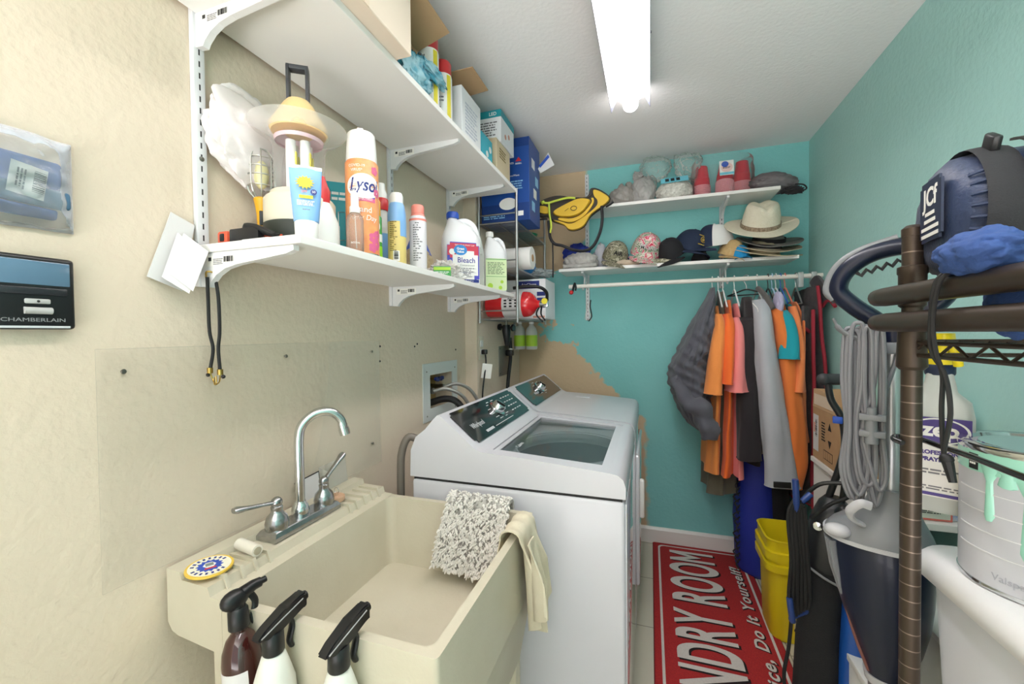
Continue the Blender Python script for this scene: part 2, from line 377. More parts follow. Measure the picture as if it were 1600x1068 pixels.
# ------------------------------------------------------------------ washer and dryer
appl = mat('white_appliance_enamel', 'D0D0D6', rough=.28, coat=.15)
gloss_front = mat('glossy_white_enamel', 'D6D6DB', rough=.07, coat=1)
panel_m = mat('black_glass_panel', '17191B', rough=.08, coat=.6)
print_m = mat('pale_print', 'C9CDD0', rough=.5)
chrome = mat('chrome', 'D8DADC', rough=.12, metal=1)
dark_gap = mat('dark_gap', '2A2A2A', rough=.8)
glass_m = clear('lid_glass', '59686A', op=.03, rough=.03, gloss=.1)
tub_m = mat('grey_tub', 'B9C2C4', rough=.35)
def washer(root, y0, y1, isw):
    xb, xf = .205, .885
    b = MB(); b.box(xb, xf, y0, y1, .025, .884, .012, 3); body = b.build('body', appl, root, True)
    b = MB(); b.box(xb+.006, xf-.008, y0+.006, y1-.006, .88, .895); b.build('seam', dark_gap, root, True, smooth=False)
    for x in (xb+.05, xf-.05):
        for y in (y0+.05, y1-.05): b = MB(); b.lathe([(.02, 0), (.02, .03)], 12, TR(x, y, 0)); b.build('levelling_foot', dark_gap, root, True)
    M = frame((0, 0, 0), (1, 0, 0), (0, 0, 1)) @ Matrix.Diagonal((1, 1, -1, 1))
    con = [(.2, .892), (.203, .978), (.222, 1.022), (.258, 1.05), (.29, 1.086), (.302, 1.097), (.314, 1.096), (.43, 1.0), (.452, .99), (.47, .985), (.47, .892)]
    fr = [(.842, .892), (.842, .962), (.866, .958), (.88, .946), (.887, .925), (.887, .892)]
    full = con[:-2]+[(.6, .982)]+fr[1:]
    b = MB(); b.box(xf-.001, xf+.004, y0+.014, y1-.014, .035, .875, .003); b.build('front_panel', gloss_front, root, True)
    b = MB()
    if isw:
        b.prism(full, y0+.045, M, y0); b.prism(full, y1, M, y1-.045)
        b.prism(con, y1-.045, M, y0+.045); b.prism(fr, y1-.045, M, y0+.045)
    else:
        b.prism(full, y1, M, y0)
    bmesh.ops.remove_doubles(b.bm, verts=b.bm.verts, dist=1e-5)
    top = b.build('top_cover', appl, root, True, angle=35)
    # control panel lies on the sloping console face
    u = V((.43-.314, 0, 1.0-1.096)).normalized(); o = V((.372, (y0+y1)/2, 1.0485)); nv = V((-u.z, 0, u.x)); o = o+nv*.0012
    P = frame(o, (0, 1, 0), -u)
    wd = y1-y0-.075
    pn = panel('control_panel', panel_m, root, P, wd, .138, .003, True, .012)
    P = P @ TR(0, 0, .0032)
    kx = .03 if isw else .0
    b = MB(); b.lathe([(.036, 0), (.036, .004), (.028, .006), (.026, .024), (.022, .028), (0, .028)], 32, P @ TR(kx, .008, 0)); kn = b.build('dial', chrome, pn, True)
    b = MB(); b.box(-.004, .004, -.02, .02, .028, .032, .001, M=P @ TR(kx, .008, 0) @ RZ(35)); b.build('dial_grip', panel_m, pn, True)
    text('maker_lettering', 'Whirlpool', .03 if isw else .022, print_m, pn, P @ TR(-.2 if isw else -.12, -.012, 0), True, sx=.82)
    b = MB()
    rnd = random.Random(4 if isw else 5)
    for k in range(12 if isw else 8):
        a = math.radians(20+k*(29 if isw else 42)); q = V((kx+math.cos(a)*.05, .008+math.sin(a)*.044, 0))
        l = .018+rnd.random()*.02; sgn = 1 if math.cos(a) > 0 else -1
        b.box(q.x, q.x+sgn*l, q.y-.0014, q.y+.0014, 0, .0004)
    if isw:
        for i in range(4):
            for j in range(4): b.box(.14+i*.032, .14+i*.032+.02, .042-j*.024, .046-j*.024, 0, .0004)
        b.box(-.1, .1, -.052, -.0495, 0, .0004); b.box(-.19, -.12, -.055, -.045, 0, .0004)
    b.xf(P); b.build('dial_markings', print_m, pn, True, smooth=False)
    if isw:
        ym, yM = y0+.05, y1-.05
        S = lambda x: .9835-(x-.47)*.0635
        b = MB()
        def bar(xa, xc, ya, yb2):
            b.prism([(xa, S(xa)-.018), (xc, S(xc)-.018), (xc, S(xc)), (xa, S(xa))], yb2, M, ya)
        bar(.474, .49, ym, yM); bar(.815, .842, ym, yM); bar(.49, .815, ym, ym+.02); bar(.49, .815, yM-.02, yM)
        lid = b.build('lid', appl, root, True, smooth=False)
        b = MB(); b.prism([(.49, S(.49)-.008), (.815, S(.815)-.008), (.815, S(.815)-.002), (.49, S(.49)-.002)], yM-.02, M, ym+.02); b.build('lid_glass', glass_m, lid, True, smooth=False)
        b = MB(); c = V((.665, (y0+y1)/2)); N = 48
        inner = [V((c.x+.19*math.cos(2*PI*k/N), c.y+.21*math.sin(2*PI*k/N), .935)) for k in range(N)]
        def sq(k, z):
            a = 2*PI*k/N; q = V((math.cos(a)*.3, math.sin(a)*.38)); 
            return V((min(max(c.x+q.x, .48), .842), min(max(c.y+q.y, ym-.003), yM+.003), z))
        b.loft([[sq(k, .955) for k in range(N)], [sq(k, .945) for k in range(N)], inner, [V((v.x, v.y, .915)) for v in inner]], cap=False); b.build('tub_ring', tub_m, root, True)
        b = MB(); b.lathe([(1.0, .94), (.99, .91), (.97, .72), (.9, .70), (.25, .70), (.2, .74), (.1, .76), (.08, .86), (0, .87)], 40, TR(c.x, c.y, 0) @ Matrix.Diagonal((.2, .22, 1, 1)), cap=False); b.build('basket', tub_m, root, True)
        text('lid_lettering', 'Cabrio', .022, print_m, lid, frame((.53, y0+.16, S(.53)-.0015), (0, 1, 0), (-1, 0, .0635)), True)
    else:
        b = MB(); b.box(.5, .62, y1-.16, y1-.03, .9835-.006, .9855, .002); b.build('lint_screen_cover', appl, root, True)
        b = MB(); b.box(.884, .905, y0+.06, y1-.06, .2, .8, .012, 3); d = b.build('door', gloss_front, root, True)
        b = MB(); b.box(.902, .925, y0+.09, y0+.12, .5, .68, .01, 3); b.build('door_handle', white_trim, d, True)
    return root
t = thing('washing_machine', 'white top-loading washing machine with a glass lid beside the utility sink', 'washing machine', (.545, 1.52, 0)); washer(t, 1.18, 1.86, True)
t = thing('clothes_dryer', 'white clothes dryer with a plain closed top near the teal wall', 'clothes dryer', (.545, 2.225, 0)); washer(t, 1.885, 2.565, False)

# ------------------------------------------------------------------ utility sink
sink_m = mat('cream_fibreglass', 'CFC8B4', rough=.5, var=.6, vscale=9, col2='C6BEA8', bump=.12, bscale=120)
X0, X1, Y0, Y1 = .012, .633, .57, 1.132
ZR, ZL = .845, .868
t = thing('utility_sink', 'deep cream utility sink with a faucet ledge against the beige wall', 'sink', ((X0+X1)/2, (Y0+Y1)/2, 0))
def rect(x0, x1, y0, y1, z, r=.03, n=4):
    out = []
    for cx, cy, a0 in ((x1-r, y1-r, 0), (x0+r, y1-r, 90), (x0+r, y0+r, 180), (x1-r, y0+r, 270)):
        for k in range(n+1):
            a = math.radians(a0+90*k/n); out.append(V((cx+r*math.cos(a), cy+r*math.sin(a), z)))
    return out
b = MB()
bx0 = .145
b.loft([rect(bx0-.01, X1, Y0, Y1, ZR-.20, .01), rect(bx0-.012, X1, Y0, Y1, ZR-.01, .01), rect(bx0-.012, X1, Y0, Y1, ZR, .008), rect(bx0+.02, X1-.02, Y0+.018, Y1-.018, ZR, .02), rect(bx0+.022, X1-.022, Y0+.02, Y1-.02, ZR-.02, .025),
        rect(bx0+.04, X1-.06, Y0+.045, Y1-.045, .475, .03), rect(bx0+.055, X1-.075, Y0+.06, Y1-.06, .462, .03), rect(bx0+.2, X1-.22, Y0+.2, Y1-.21, .457, .03)], cap=False)
b.bm.faces.new(b.bm.verts[-20:])
b.loft([rect(bx0-.01, X1, Y0, Y1, ZR-.20, .01), rect(bx0+.02, X1-.03, Y0+.025, Y1-.025, .45, .02), rect(bx0+.03, X1-.04, Y0+.035, Y1-.035, .435, .02)])
# ledge that carries the faucet
M = frame((0, 0, 0), (1, 0, 0), (0, 0, 1)) @ Matrix.Diagonal((1, 1, -1, 1))
b.prism([(X0, .775), (X0+.012, .758), (X0+.03, .752), (.165, .74), (.165, .846), (.135, .848), (.128, .866), (.055, .868), (.05, .883), (X0, .885)], Y1+.0006, M, Y0-.0006)
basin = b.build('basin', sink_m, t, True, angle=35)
for k, y in enumerate([.6, .635, .665, .70, .965, .995, 1.03, 1.065, 1.095]):
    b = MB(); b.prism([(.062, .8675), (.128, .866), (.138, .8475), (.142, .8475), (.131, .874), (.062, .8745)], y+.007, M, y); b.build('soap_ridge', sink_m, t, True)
b = MB(); b.lathe([(.026, .4575), (.026, .461), (.02, .4615), (0, .459)], 24, TR(.39, .85, 0)); b.build('drain', chrome, t, True)
for x, y in ((.19, Y0+.05), (X1-.05, Y0+.05), (.19, Y1-.06), (X1-.05, Y1-.06)):
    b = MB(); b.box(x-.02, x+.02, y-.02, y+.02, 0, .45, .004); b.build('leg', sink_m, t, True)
b = MB(); b.tube(sm([(.39, .85, .435), (.39, .85, .3), (.3, .85, .22), (.15, .85, .28), (.02, .85, .3)], 8), .02, 12); b.build('drain_pipe', white_trim, t, True)
blue_print = mat('worn_blue_print', '3F5F95', rough=.6)
text('tub_lettering', 'MUSTEE', .05, blue_print, t, frame((X1-.0005, .9, .77), (0, 1, .0), (0, 0, 1)), True, off=.002, sx=.9)
# faucet
old_chrome = mat('dull_chrome', 'B9BABB', rough=.22, metal=1, var=.5, vscale=60, col2='9A9C9E')
f = thing('faucet', 'chrome two-handle faucet with a tall bent spout on the sink ledge', 'faucet', (.085, .845, .868))
b = MB(); b.loft([[V((x, y, z)) for x, y in ((.085-w_, .845-l), (.085+w_, .845-l), (.085+w_, .845+l), (.085-w_, .845+l))] for w_, l, z in ((.031, .108, .869), (.031, .108, .879), (.026, .102, .888), (.024, .1, .89))]); b.build('base_plate', old_chrome, f, True, smooth=False)
b = MB(); b.lathe([(.021, .888), (.022, .9), (.019, .915), (.0145, .92), (.0135, .925), (.0, .926)], 24, TR(.08, .845, 0)); b.build('spout_collar', chrome, f, True)
b = MB(); b.tube(sm([(.08, .845, .9), (.08, .845, 1.0), (.08, .845, 1.09), (.086, .853, 1.125), (.106, .875, 1.15), (.13, .9, 1.152), (.148, .92, 1.13), (.154, .927, 1.095)], 8), [.0118]*52+[.0125]*10, 16); b.build('spout', chrome, f, True)
b = MB(); b.tube([(.153, .926, 1.103), (.156, .929, 1.086)], .014, 16); b.build('spout_tip', chrome, f, True)
for y, d in ((.768, V((-.02, -.095, .015))), (.922, V((.0, .08, .055)))):
    b = MB(); b.lathe([(.026, .889), (.027, .902), (.023, .918), (.014, .928), (.0125, .934), (.0135, .937), (.0135, .942), (.009, .946)], 24, TR(.086, y, 0)); hb = b.build('handle_base', old_chrome, f, True)
    p0 = V((.086, y, .952)); b = MB(); b.ball(p0, .0135); 
    b.tube([p0, p0+d*.3, p0+d*.7, p0+d*.92, p0+d], [.008, .0065, .0085, .012, .009], 12, flat=.65); b.build('lever', old_chrome, f, True)
# ------------------------------------------------------------------ left wall: standards, brackets, shelves
mel = mat('white_melamine', 'ECEAE6', rough=.45)
steel_w = mat('white_powder_steel', 'E3E3E3', rough=.4)
label_w = mat('white_sticker', 'EFEDE6', rough=.6)
ink = mat('black_ink', '1C1C1E', rough=.6)
grey_ink = mat('grey_ink', '77777A', rough=.6)
screw_m = mat('steel_screw', '8B8880', rough=.35, metal=1)
brass = mat('brass', 'B79A55', rough=.35, metal=1)
black_p = mat('black_plastic', '19191B', rough=.35)
black_r = mat('black_rubber', '141415', rough=.6)
white_p = mat('white_plastic', 'EDECE8', rough=.35)
def slot_mat():
    m = mat('slotted_white_steel', 'DEDEE0', rough=.4); nt = m.node_tree; b = nt.nodes['Principled BSDF']; L = nt.links.new
    g = nt.nodes.new('ShaderNodeTexCoord'); sp = nt.nodes.new('ShaderNodeSeparateXYZ'); L(g.outputs['Object'], sp.inputs[0])
    def mth(op, a, b_=None, c=None):
        n = nt.nodes.new('ShaderNodeMath'); n.operation = op
        for i, q in enumerate((a, b_, c)):
            if q is None: continue
            if isinstance(q, (int, float)): n.inputs[i].default_value = q
            else: L(q, n.inputs[i])
        return n.outputs[0]
    fr = mth('FRACT', mth('DIVIDE', sp.outputs['Z'], .0254)); a = mth('LESS_THAN', fr, .5)
    c = mth('LESS_THAN', mth('ABSOLUTE', sp.outputs['Y']), .0017); d = mth('MULTIPLY', a, c)
    mx = nt.nodes.new('ShaderNodeMix'); mx.data_type = 'RGBA'; L(d, mx.inputs[0]); mx.inputs[6].default_value = lin('DEDEE0'); mx.inputs[7].default_value = lin('1E1E20')
    L(mx.outputs[2], b.inputs['Base Color']); return m
slot_m = slot_mat()
slot_back = slot_m
def standard(x, y, z0, z1, label, ax='x', group=None, screws=()):
    t = thing('shelf_standard', label, 'shelf rail', (x, y, z0), 0 if ax == 'x' else -PI/2, group)
    b = MB(); b.box(.0005, .014, -.0125, .0125, 0, z1-z0, .002, 2); b.build('rail', slot_m, t)
    for s in screws:
        b = MB(); b.lathe([(.0055, 0), (.005, .002), (0, .003)], 14, TR(.0138, 0, s-z0) @ RY(90)); b.build('screw', screw_m, t)
    return t
def bracket(x, y, z, L_, label, ax='x', stick=True, sgn=1):
    """z is the underside of the shelf it carries"""
    t = thing('shelf_bracket', label, 'shelf bracket', (x, y, z-.075), 0 if ax == 'x' else -PI/2)
    b = MB(); b.prism([(.0145, .0745), (L_, .0745), (L_, .064), (L_-.02, .058), (.12, .045), (.085, .038), (.06, .026), (.042, .01), (.036, .0), (.0145, .002)], .007, frame((0, 0, 0), (1, 0, 0), (0, 0, 1)), -.007)
    b.build('arm', steel_w, t, smooth=False)
    if stick:
        M = frame((.075, -.0072, .056), (1, 0, 0), (0, 0, 1))
        p = panel('sticker', label_w, t, M, .085, .022, .0004)
        panel('sticker_mark', ink, p, M @ TR(-.033, .004, .0005), .009, .008, .0003)
        bars('barcode', ink, p, M @ TR(.022, .002, .0005), .028, .012, 14)
        lines('small_print', grey_ink, p, M @ TR(-.008, -.002, .0005), .03, .014, 4)
    return t
ST = 'perforated shelf rails on the beige wall'
standard(0, .66, 1.468, 2.3, 'white slotted shelf rail at the near end of the two long shelves', screws=(1.75,))
standard(0, 1.375, 1.468, 2.3, 'white slotted shelf rail behind the spray cans, middle one of the long shelves', screws=(1.6,))
standard(0, 1.86, 1.468, 2.3, 'white slotted shelf rail behind the bleach jug at the far end', screws=(1.6,))
ZU, ZD = 2.062, 1.541
tag(MB().box(.0155, .322, .55, 1.985, ZU, ZU+.018, .0015).build('wall_shelf', mel, smooth=False), 'upper long white shelf crowded with boxes on the beige wall', 'shelf')
tag(MB().box(.0155, .297, .648, 2.008, ZD, ZD+.018, .0015).build('wall_shelf', mel, smooth=False), 'lower long white shelf of spray cans and bleach on the beige wall', 'shelf')
for z, w1, L_ in ((ZU, 'upper', .30), (ZD, 'lower', .275)):
    bracket(0, .66, z, L_, f'white bracket at the near end of the {w1} long shelf')
    bracket(0, 1.375, z, L_, f'white bracket under the middle of the {w1} long shelf')
    bracket(0, 1.86, z, L_, f'white bracket under the far end of the {w1} long shelf')

# ------------------------------------------------------------------ things fixed to the left wall
plexi = clear('clear_acrylic', 'E9E4D8', op=.03, rough=.08, gloss=.04)
t = thing('splash_panel', 'large clear acrylic splash panel on the wall behind the faucet', 'splash panel', (.004, .885, .887))
b = MB(); b.box(.001, .005, .47, 1.297, .888, 1.337, .001, 1); b.build('sheet', plexi, t, True, smooth=False)
wallscrew = []
def wscrew(y, z, dark=False, r=.005, panel_=True):
    b = MB(); b.lathe([(r*.5, -.006), (r*.5, .0), (r, .0005), (r*.8, .0025), (0, .003)], 14, TR(.0055 if panel_ else .0005, y, z) @ RY(90))
    return b.build('screw', ink if dark else screw_m, t, True) if panel_ else b
for y, z in ((.51, 1.293), (.88, 1.302), (1.249, 1.298), (1.244, .969)): wscrew(y, z)
def peg(y, z, label, r=.0042):
    b = wscrew(y, z, True, r, False); tag(b.build('wall_plug', ink), label, 'wall plug')
peg(1.302, 1.315, 'upper dark wall plug beside the top right corner of the clear panel')
peg(1.30, 1.26, 'lower dark wall plug beside the right edge of the clear panel')
peg(1.54, 1.307, 'near dark plug of the close pair above the outlet box')
peg(1.561, 1.317, 'far dark plug of the close pair above the outlet box')
peg(1.931, 1.278, 'dark wall plug right of the outlet box near the wall corner', .005)
# garage door control
t = thing('door_control_panel', 'black wall button panel below the blue bagged item', 'door control', (.0, .385, 1.37))
ctrl = mat('black_control_plastic', '1A1B1D', rough=.3)
b = MB(); b.box(.0005, .022, .335, .437, 1.372, 1.49, .006, 3); b.build('housing', ctrl, t, True)
b = MB(); b.box(.02, .0235, .345, .43, 1.443, 1.482, .002, 2); b.build('display', mat('blue_grey_display', '5C7A92', rough=.12, coat=.5), t, True)
b = MB(); b.box(.019, .0245, .348, .426, 1.427, 1.439, .002, 2); b.build('push_bar', mat('dark_glossy_plastic', '2A2C30', rough=.2), t, True)
b = MB(); b.box(.02, .0245, .375, .405, 1.413, 1.421, .002, 2); bt = b.build('button', mat('silver_plastic', 'B7B7B5', rough=.3), t, True)
b = MB(); b.ball((.0248, .39, 1.417), (.001, .002, .002), 10); b.build('button_dot', ink, bt, True)
b = MB(); b.tube([(.023, .374, 1.402), (.023, .406, 1.402)], .0055, 12); b.build('thumb_wheel', mat('silver_plastic', 'B7B7B5'), t, True)
panel('trim_strip', print_m, t, outx(.0222, .386, 1.376), .085, .0035, .0004, True)
text('maker_lettering', 'CHAMBERLAIN', .0082, mat('grey_lettering', '8E9092', rough=.5), t, outx(.0222, .386, 1.387), True, sx=1.35)
# bagged blue item
bagm = clear('zip_bag_film', 'E6EAF0', op=.13, rough=.12, gloss=.3)
bl1 = mat('blue_cloth', '5873B4', rough=.8, bump=.2, bscale=60); bl2 = mat('steel_blue_cloth', '4F7796', rough=.7)
t = thing('folded_pouch', 'folded blue and steel-blue pouch inside the clear bag on the wall', 'pouch', (.012, .39, 1.55))
b = MB(); b.box(.006, .02, .33, .425, 1.60, 1.648, .006, 3); b.noisy(.003, 40, 2); b.build('upper_fold', bl1, t, True)
b = MB(); b.box(.006, .024, .325, .435, 1.572, 1.602, .006, 3); b.noisy(.002, 40, 3); b.build('lower_fold', bl2, t, True)
b = MB(); b.box(.006, .02, .335, .42, 1.552, 1.57, .005, 3); b.noisy(.003, 40, 4); b.build('strap', bl1, t, True)
p = panel('sticker', label_w, t, outx(.0255, .382, 1.606) @ RZ(-8), .042, .05, .0004, True)
bars('barcode', ink, p, outx(.026, .395, 1.606) @ RZ(-98), .034, .014, 14, .0003, True)
lines('small_print', grey_ink, p, outx(.026, .374, 1.606) @ RZ(-98), .034, .012, 3, .0003, True)
b = MB()
def bagf(u, v):
    y = .312+.133*u; z = 1.535+.155*v
    e = min(u, 1-u, v, (1-v)*1.3); x = .004+.026*min(1, max(0, e)*5)**.7+.0035*noise.noise(V((y*60, z*60, 1)))*min(1, e*8)
    return V((x, y, z+.004*noise.noise(V((y*30, z*5, 3)))))
b.sheet(bagf, 40, 40, .0006); o = b.build('zip_bag', bagm); tag(o, 'clear zip bag holding a blue pouch, hung on the wall above the black control', 'zip bag')
# envelopes wedged at the end of the lower shelf
paper = mat('white_paper', 'D9D7D6', rough=.8)
def sheetpoly(name, pts, th, m, label, cat, group=None):
    p = [V(q) for q in pts]; n_ = (p[1]-p[0]).cross(p[2]-p[0]).normalized()*th
    b = MB(); b.loft([p, [q+n_ for q in p]]); o = b.build(name, m, smooth=False); tag(o, label, cat, group); return o
sheetpoly('envelope', [(.004, .60, 1.618), (.006, .552, 1.478), (.012, .613, 1.455), (.01, .643, 1.60)], .002, paper, 'larger white envelope against the wall behind the shelf end', 'envelope')
o = sheetpoly('envelope', [(.022, .613, 1.575), (.026, .582, 1.485), (.05, .610, 1.452), (.05, .644, 1.54)], .0025, paper, 'front white envelope with a few marks, tucked at the shelf end', 'envelope')
sheetpoly('envelope', [(.017, .604, 1.575), (.02, .57, 1.478), (.044, .606, 1.447), (.046, .637, 1.53)], .0025, paper, 'middle white envelope of the three at the shelf end', 'envelope')
# bungee cords on the near bracket
t = thing('bungee_cord', 'pair of black bungee cords with hooks hanging from the near lower bracket', 'bungee cord', (.04, .665, 1.26))
for k, (x, y, z) in enumerate(((.03, .655, 1.283), (.05, .663, 1.279))):
    b = MB(); b.tube(sm([(.04, .659-.012*(1-k)+.006*k, 1.487), (.034+.015*k, .652+.012*k, 1.44), (.03+.02*k, .656+.008*k, 1.37), (.034+.012*k, .660+.003*k, 1.33), (x, y, z)], 6), .0035, 8); b.build('cord', black_r, t, True)
    b = MB(); b.tube([(x, y, z+.006), (x, y, z-.006)], .006, 10); b.build('ferrule', brass, t, True)
    b = MB(); b.tube(sm([(x, y, z-.004), (x+.006*(1-2*k), y+.002, z-.022), (x+.018*(1-2*k), y, z-.028), (x+.018*(1-2*k), y, z-.012)], 6), .0014, 6); b.build('hook', brass, t, True)
    b = MB(); b.ball((x-.006+.015*k, y, z-.010), .0045, 8); b.build('hook_tip', black_p, t, True)
b = MB(); b.tube(sm([(.035, .648, 1.486), (.04, .646, 1.498), (.047, .655, 1.497), (.047, .664, 1.484)], 6), .002, 8); b.build('top_hook', brass, t, True)
# washer outlet box with valves and hoses
t = thing('washer_outlet_box', 'white recessed washer outlet box with valves in the wall behind the washer', 'outlet box', (.0, 1.77, .96))
ob_m = mat('white_box_plastic', 'D5DAD8', rough=.45)
b = MB()
for a in ((1.60, 1.66, .965, 1.226), (1.882, 1.938, .965, 1.226), (1.66, 1.882, 1.172, 1.226), (1.66, 1.882, .965, 1.02)): b.box(.0005, .005, *a)
b.build('faceplate', ob_m, t, True, smooth=False)
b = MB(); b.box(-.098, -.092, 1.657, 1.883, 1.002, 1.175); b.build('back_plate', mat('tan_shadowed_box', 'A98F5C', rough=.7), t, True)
for y, z in ((1.63, 1.19), (1.91, 1.19), (1.63, .99), (1.91, .99)):
    b = MB(); b.lathe([(.004, 0), (.003, .002), (0, .0022)], 10, TR(.005, y, z) @ RY(90)); b.build('screw', screw_m, t, True)
blue_v = mat('blue_valve', '23377E', rough=.4)
b = MB(); b.tube([(-.06, 1.765, 1.145), (-.0, 1.765, 1.145)], .006, 8); b.build('valve_stem', brass, t, True)
b = MB()
for k in range(5): b.tube([(-.012, 1.735+k*.015, 1.147-(.004 if k % 2 else 0)), (.0, 1.735+k*.015, 1.147-(.004 if k % 2 else 0))], .009, 8)
b.build('valve_handle', blue_v, t, True)
for y, z in ((1.70, 1.095), (1.80, 1.10)):
    b = MB(); b.tube([(-.09, y+.02, z), (-.04, y+.02, z), (-.02, y+.01, z), (.0, y, z)], [.014, .012, .016, .014], 12); b.build('valve', screw_m, t, True)
braid = mat('braided_steel_hose', 'A9A8A4', rough=.35, metal=.7, bump=.5, bscale=400)
for k, pts in enumerate(([(.0, 1.70, 1.095), (.05, 1.72, 1.105), (.1, 1.76, 1.08), (.125, 1.8, 1.03), (.14, 1.82, .96), (.15, 1.83, .85)], [(.0, 1.80, 1.10), (.05, 1.83, 1.115), (.09, 1.88, 1.09), (.12, 1.91, 1.04), (.14, 1.93, .97), (.15, 1.94, .85)])):
    b = MB(); b.tube(sm(pts, 6), .0085, 12); o = b.build('supply_hose', braid); tag(o, ('near' if k == 0 else 'far')+' braided steel hose from the outlet box down behind the washer', 'hose', 'braided washer hoses')
b = MB(); b.tube(sm([(-.05, 1.74, 1.03), (.02, 1.76, 1.05), (.07, 1.78, 1.04), (.11, 1.79, .99), (.14, 1.79, .9)], 6), .016, 14); tag(b.build('drain_hose', black_r), 'black corrugated drain hose leaving the outlet box behind the washer', 'hose')
grey_h = mat('grey_hose', '6E675E', rough=.5)
b = MB(); b.tube(sm([(.19, 1.24, 1.0), (.165, 1.225, 1.005), (.15, 1.21, .96), (.15, 1.20, .88), (.15, 1.2, .6)], 6), .013, 12); tag(b.build('drain_hose', grey_h), 'grey hose looping down at the near back corner of the washer', 'hose')
# outlets, plugs and cords near the corner
pl = mat('ivory_plate', 'DDD3BF', rough=.45)
t = thing('wall_outlet', 'ivory outlet plate with a black plug beside the wall corner', 'outlet', (.068, 2.1, 1.2))
b = MB(); b.box(.0685, .073, 2.07, 2.14, 1.215, 1.345, .002, 2); b.build('plate', pl, t, True)
b = MB(); b.box(.072, .075, 2.088, 2.122, 1.24, 1.275, .003); b.box(.072, .075, 2.088, 2.122, 1.287, 1.322, .003); b.build('sockets', white_p, t, True)
t = thing('power_cord', 'thin black power cord with a white tag running down to the washer', 'cord', (.08, 2.1, .95))
b = MB(); b.box(.0755, .105, 2.09, 2.12, 1.245, 1.272, .006, 2); b.build('plug', black_p, t, True)
b = MB(); b.tube(sm([(.095, 2.105, 1.25), (.1, 2.10, 1.2), (.1, 2.08, 1.14), (.1, 2.05, 1.05), (.105, 2.03, .95), (.11, 2.02, .8)], 6), .0045, 8); b.build('cable', black_r, t, True)
b = MB(); b.box(-.028, .028, -.04, .04, -.0008, .0008, M=TR(.108, 2.09, 1.155) @ RZ(40) @ RX(90) @ RZ(-8)); tg = b.build('tag', label_w, t, True)
t = thing('dryer_outlet', 'dark grey metal cover plate of the dryer outlet', 'outlet', (.068, 2.48, 1.09))
b = MB(); b.box(.0685, .074, 2.385, 2.575, 1.095, 1.28, .002, 2); b.build('plate', mat('grey_steel_plate', '85837E', rough=.4, metal=.5), t, True)
for y, z in ((2.4, 1.11), (2.56, 1.11), (2.4, 1.265)):
    b = MB(); b.lathe([(.005, 0), (0, .002)], 10, TR(.074, y, z) @ RY(90)); b.build('screw', ink, t, True)
t = thing('power_cord', 'thick black dryer cord with a white tag dropping behind the dryer', 'cord', (.1, 2.5, .9))
b = MB(); b.box(.0745, .12, 2.49, 2.54, 1.215, 1.255, .008, 2); b.build('plug', black_p, t, True)
b = MB(); b.tube(sm([(.1, 2.515, 1.33), (.105, 2.51, 1.25), (.105, 2.5, 1.18), (.105, 2.46, 1.08), (.11, 2.42, .97), (.115, 2.41, .85)], 6), .0115, 10); b.build('cable', black_r, t, True)
b = MB(); b.tube([(.105, 2.511, 1.262), (.105, 2.507, 1.222)], .0135, 12); b.build('tag', label_w, t, True)
# ------------------------------------------------------------------ goods on the lower long shelf
ZS = ZD+.0185
red = mat('red_plastic', 'C92A2C', rough=.35); orange_l = mat('orange_label', 'E98A58', rough=.4, var=.5, vscale=40, col2='F1B071')
yellow_l = mat('yellow_label', 'EFD48A', rough=.45); pink = mat('pink_print', 'E06A95', rough=.45); navy = mat('navy_print', '1F2F7C', rough=.45)
green_p = mat('green_print', '3F9C4C', rough=.45); lime = mat('lime_print', 'A9CF3A', rough=.45); teal_p = mat('teal_print', '1F98A4', rough=.45)
yellow_p = mat('yellow_print', 'E7D62F', rough=.45); skyb = mat('sky_blue', '84B3E4', rough=.35); clear_p = clear('clear_plastic', 'EDEDEA', op=.10, rough=.05, gloss=.22)
clear_m = clear('milky_plastic', 'E9ECE6', op=.55, rough=.25, gloss=.2)
peach = mat('peach_cap', 'EE8F80', rough=.4); cream_p = mat('cream_plastic', 'D8D1BC', rough=.4); amber_cap = mat('pale_yellow_cap', 'E8C98E', rough=.4)
gold_l = mat('yellow_plastic', 'D9A421', rough=.4)
blue_c = mat('blue_cap', '2B55B8', rough=.35)
def body(t, name, prof, m, seg=28, sx=1, sy=1): b = MB(); b.lathe(prof, seg, sx=sx, sy=sy); return b.build(name, m, t)
def small_marks(t, R, z0, z1, a, n, seed, m=None, w_=.02):
    """rows of tiny print on a round bottle, facing angle a"""
    rnd = random.Random(seed); b = MB()
    for i in range(n):
        z = z1-(z1-z0)*(i+.5)/n; l = w_*(.5+.5*rnd.random())
        for k in range(3):
            if rnd.random() < .85: b.box(-w_/2+k*l/3, -w_/2+k*l/3+l/3.6, z-(z1-z0)/n*.22, z+(z1-z0)/n*.22, R, R+.0003)
    for v in b.bm.verts:
        aa = v.co.x/R+a-PI/2; r = v.co.z+.0006; zz = v.co.y; v.co = V((math.cos(aa)*r, math.sin(aa)*r, zz))
    return b.build('small_print', m or grey_ink, t, smooth=False)
def wraptext(t, name, s, size, m, R, z, a=0, **k):
    return text(name, s, size, m, t, Matrix.Rotation(a, 4, 'Z') @ frame((0, -R-.0009, z), (1, 0, 0), (0, 0, 1)), R=R, **k)
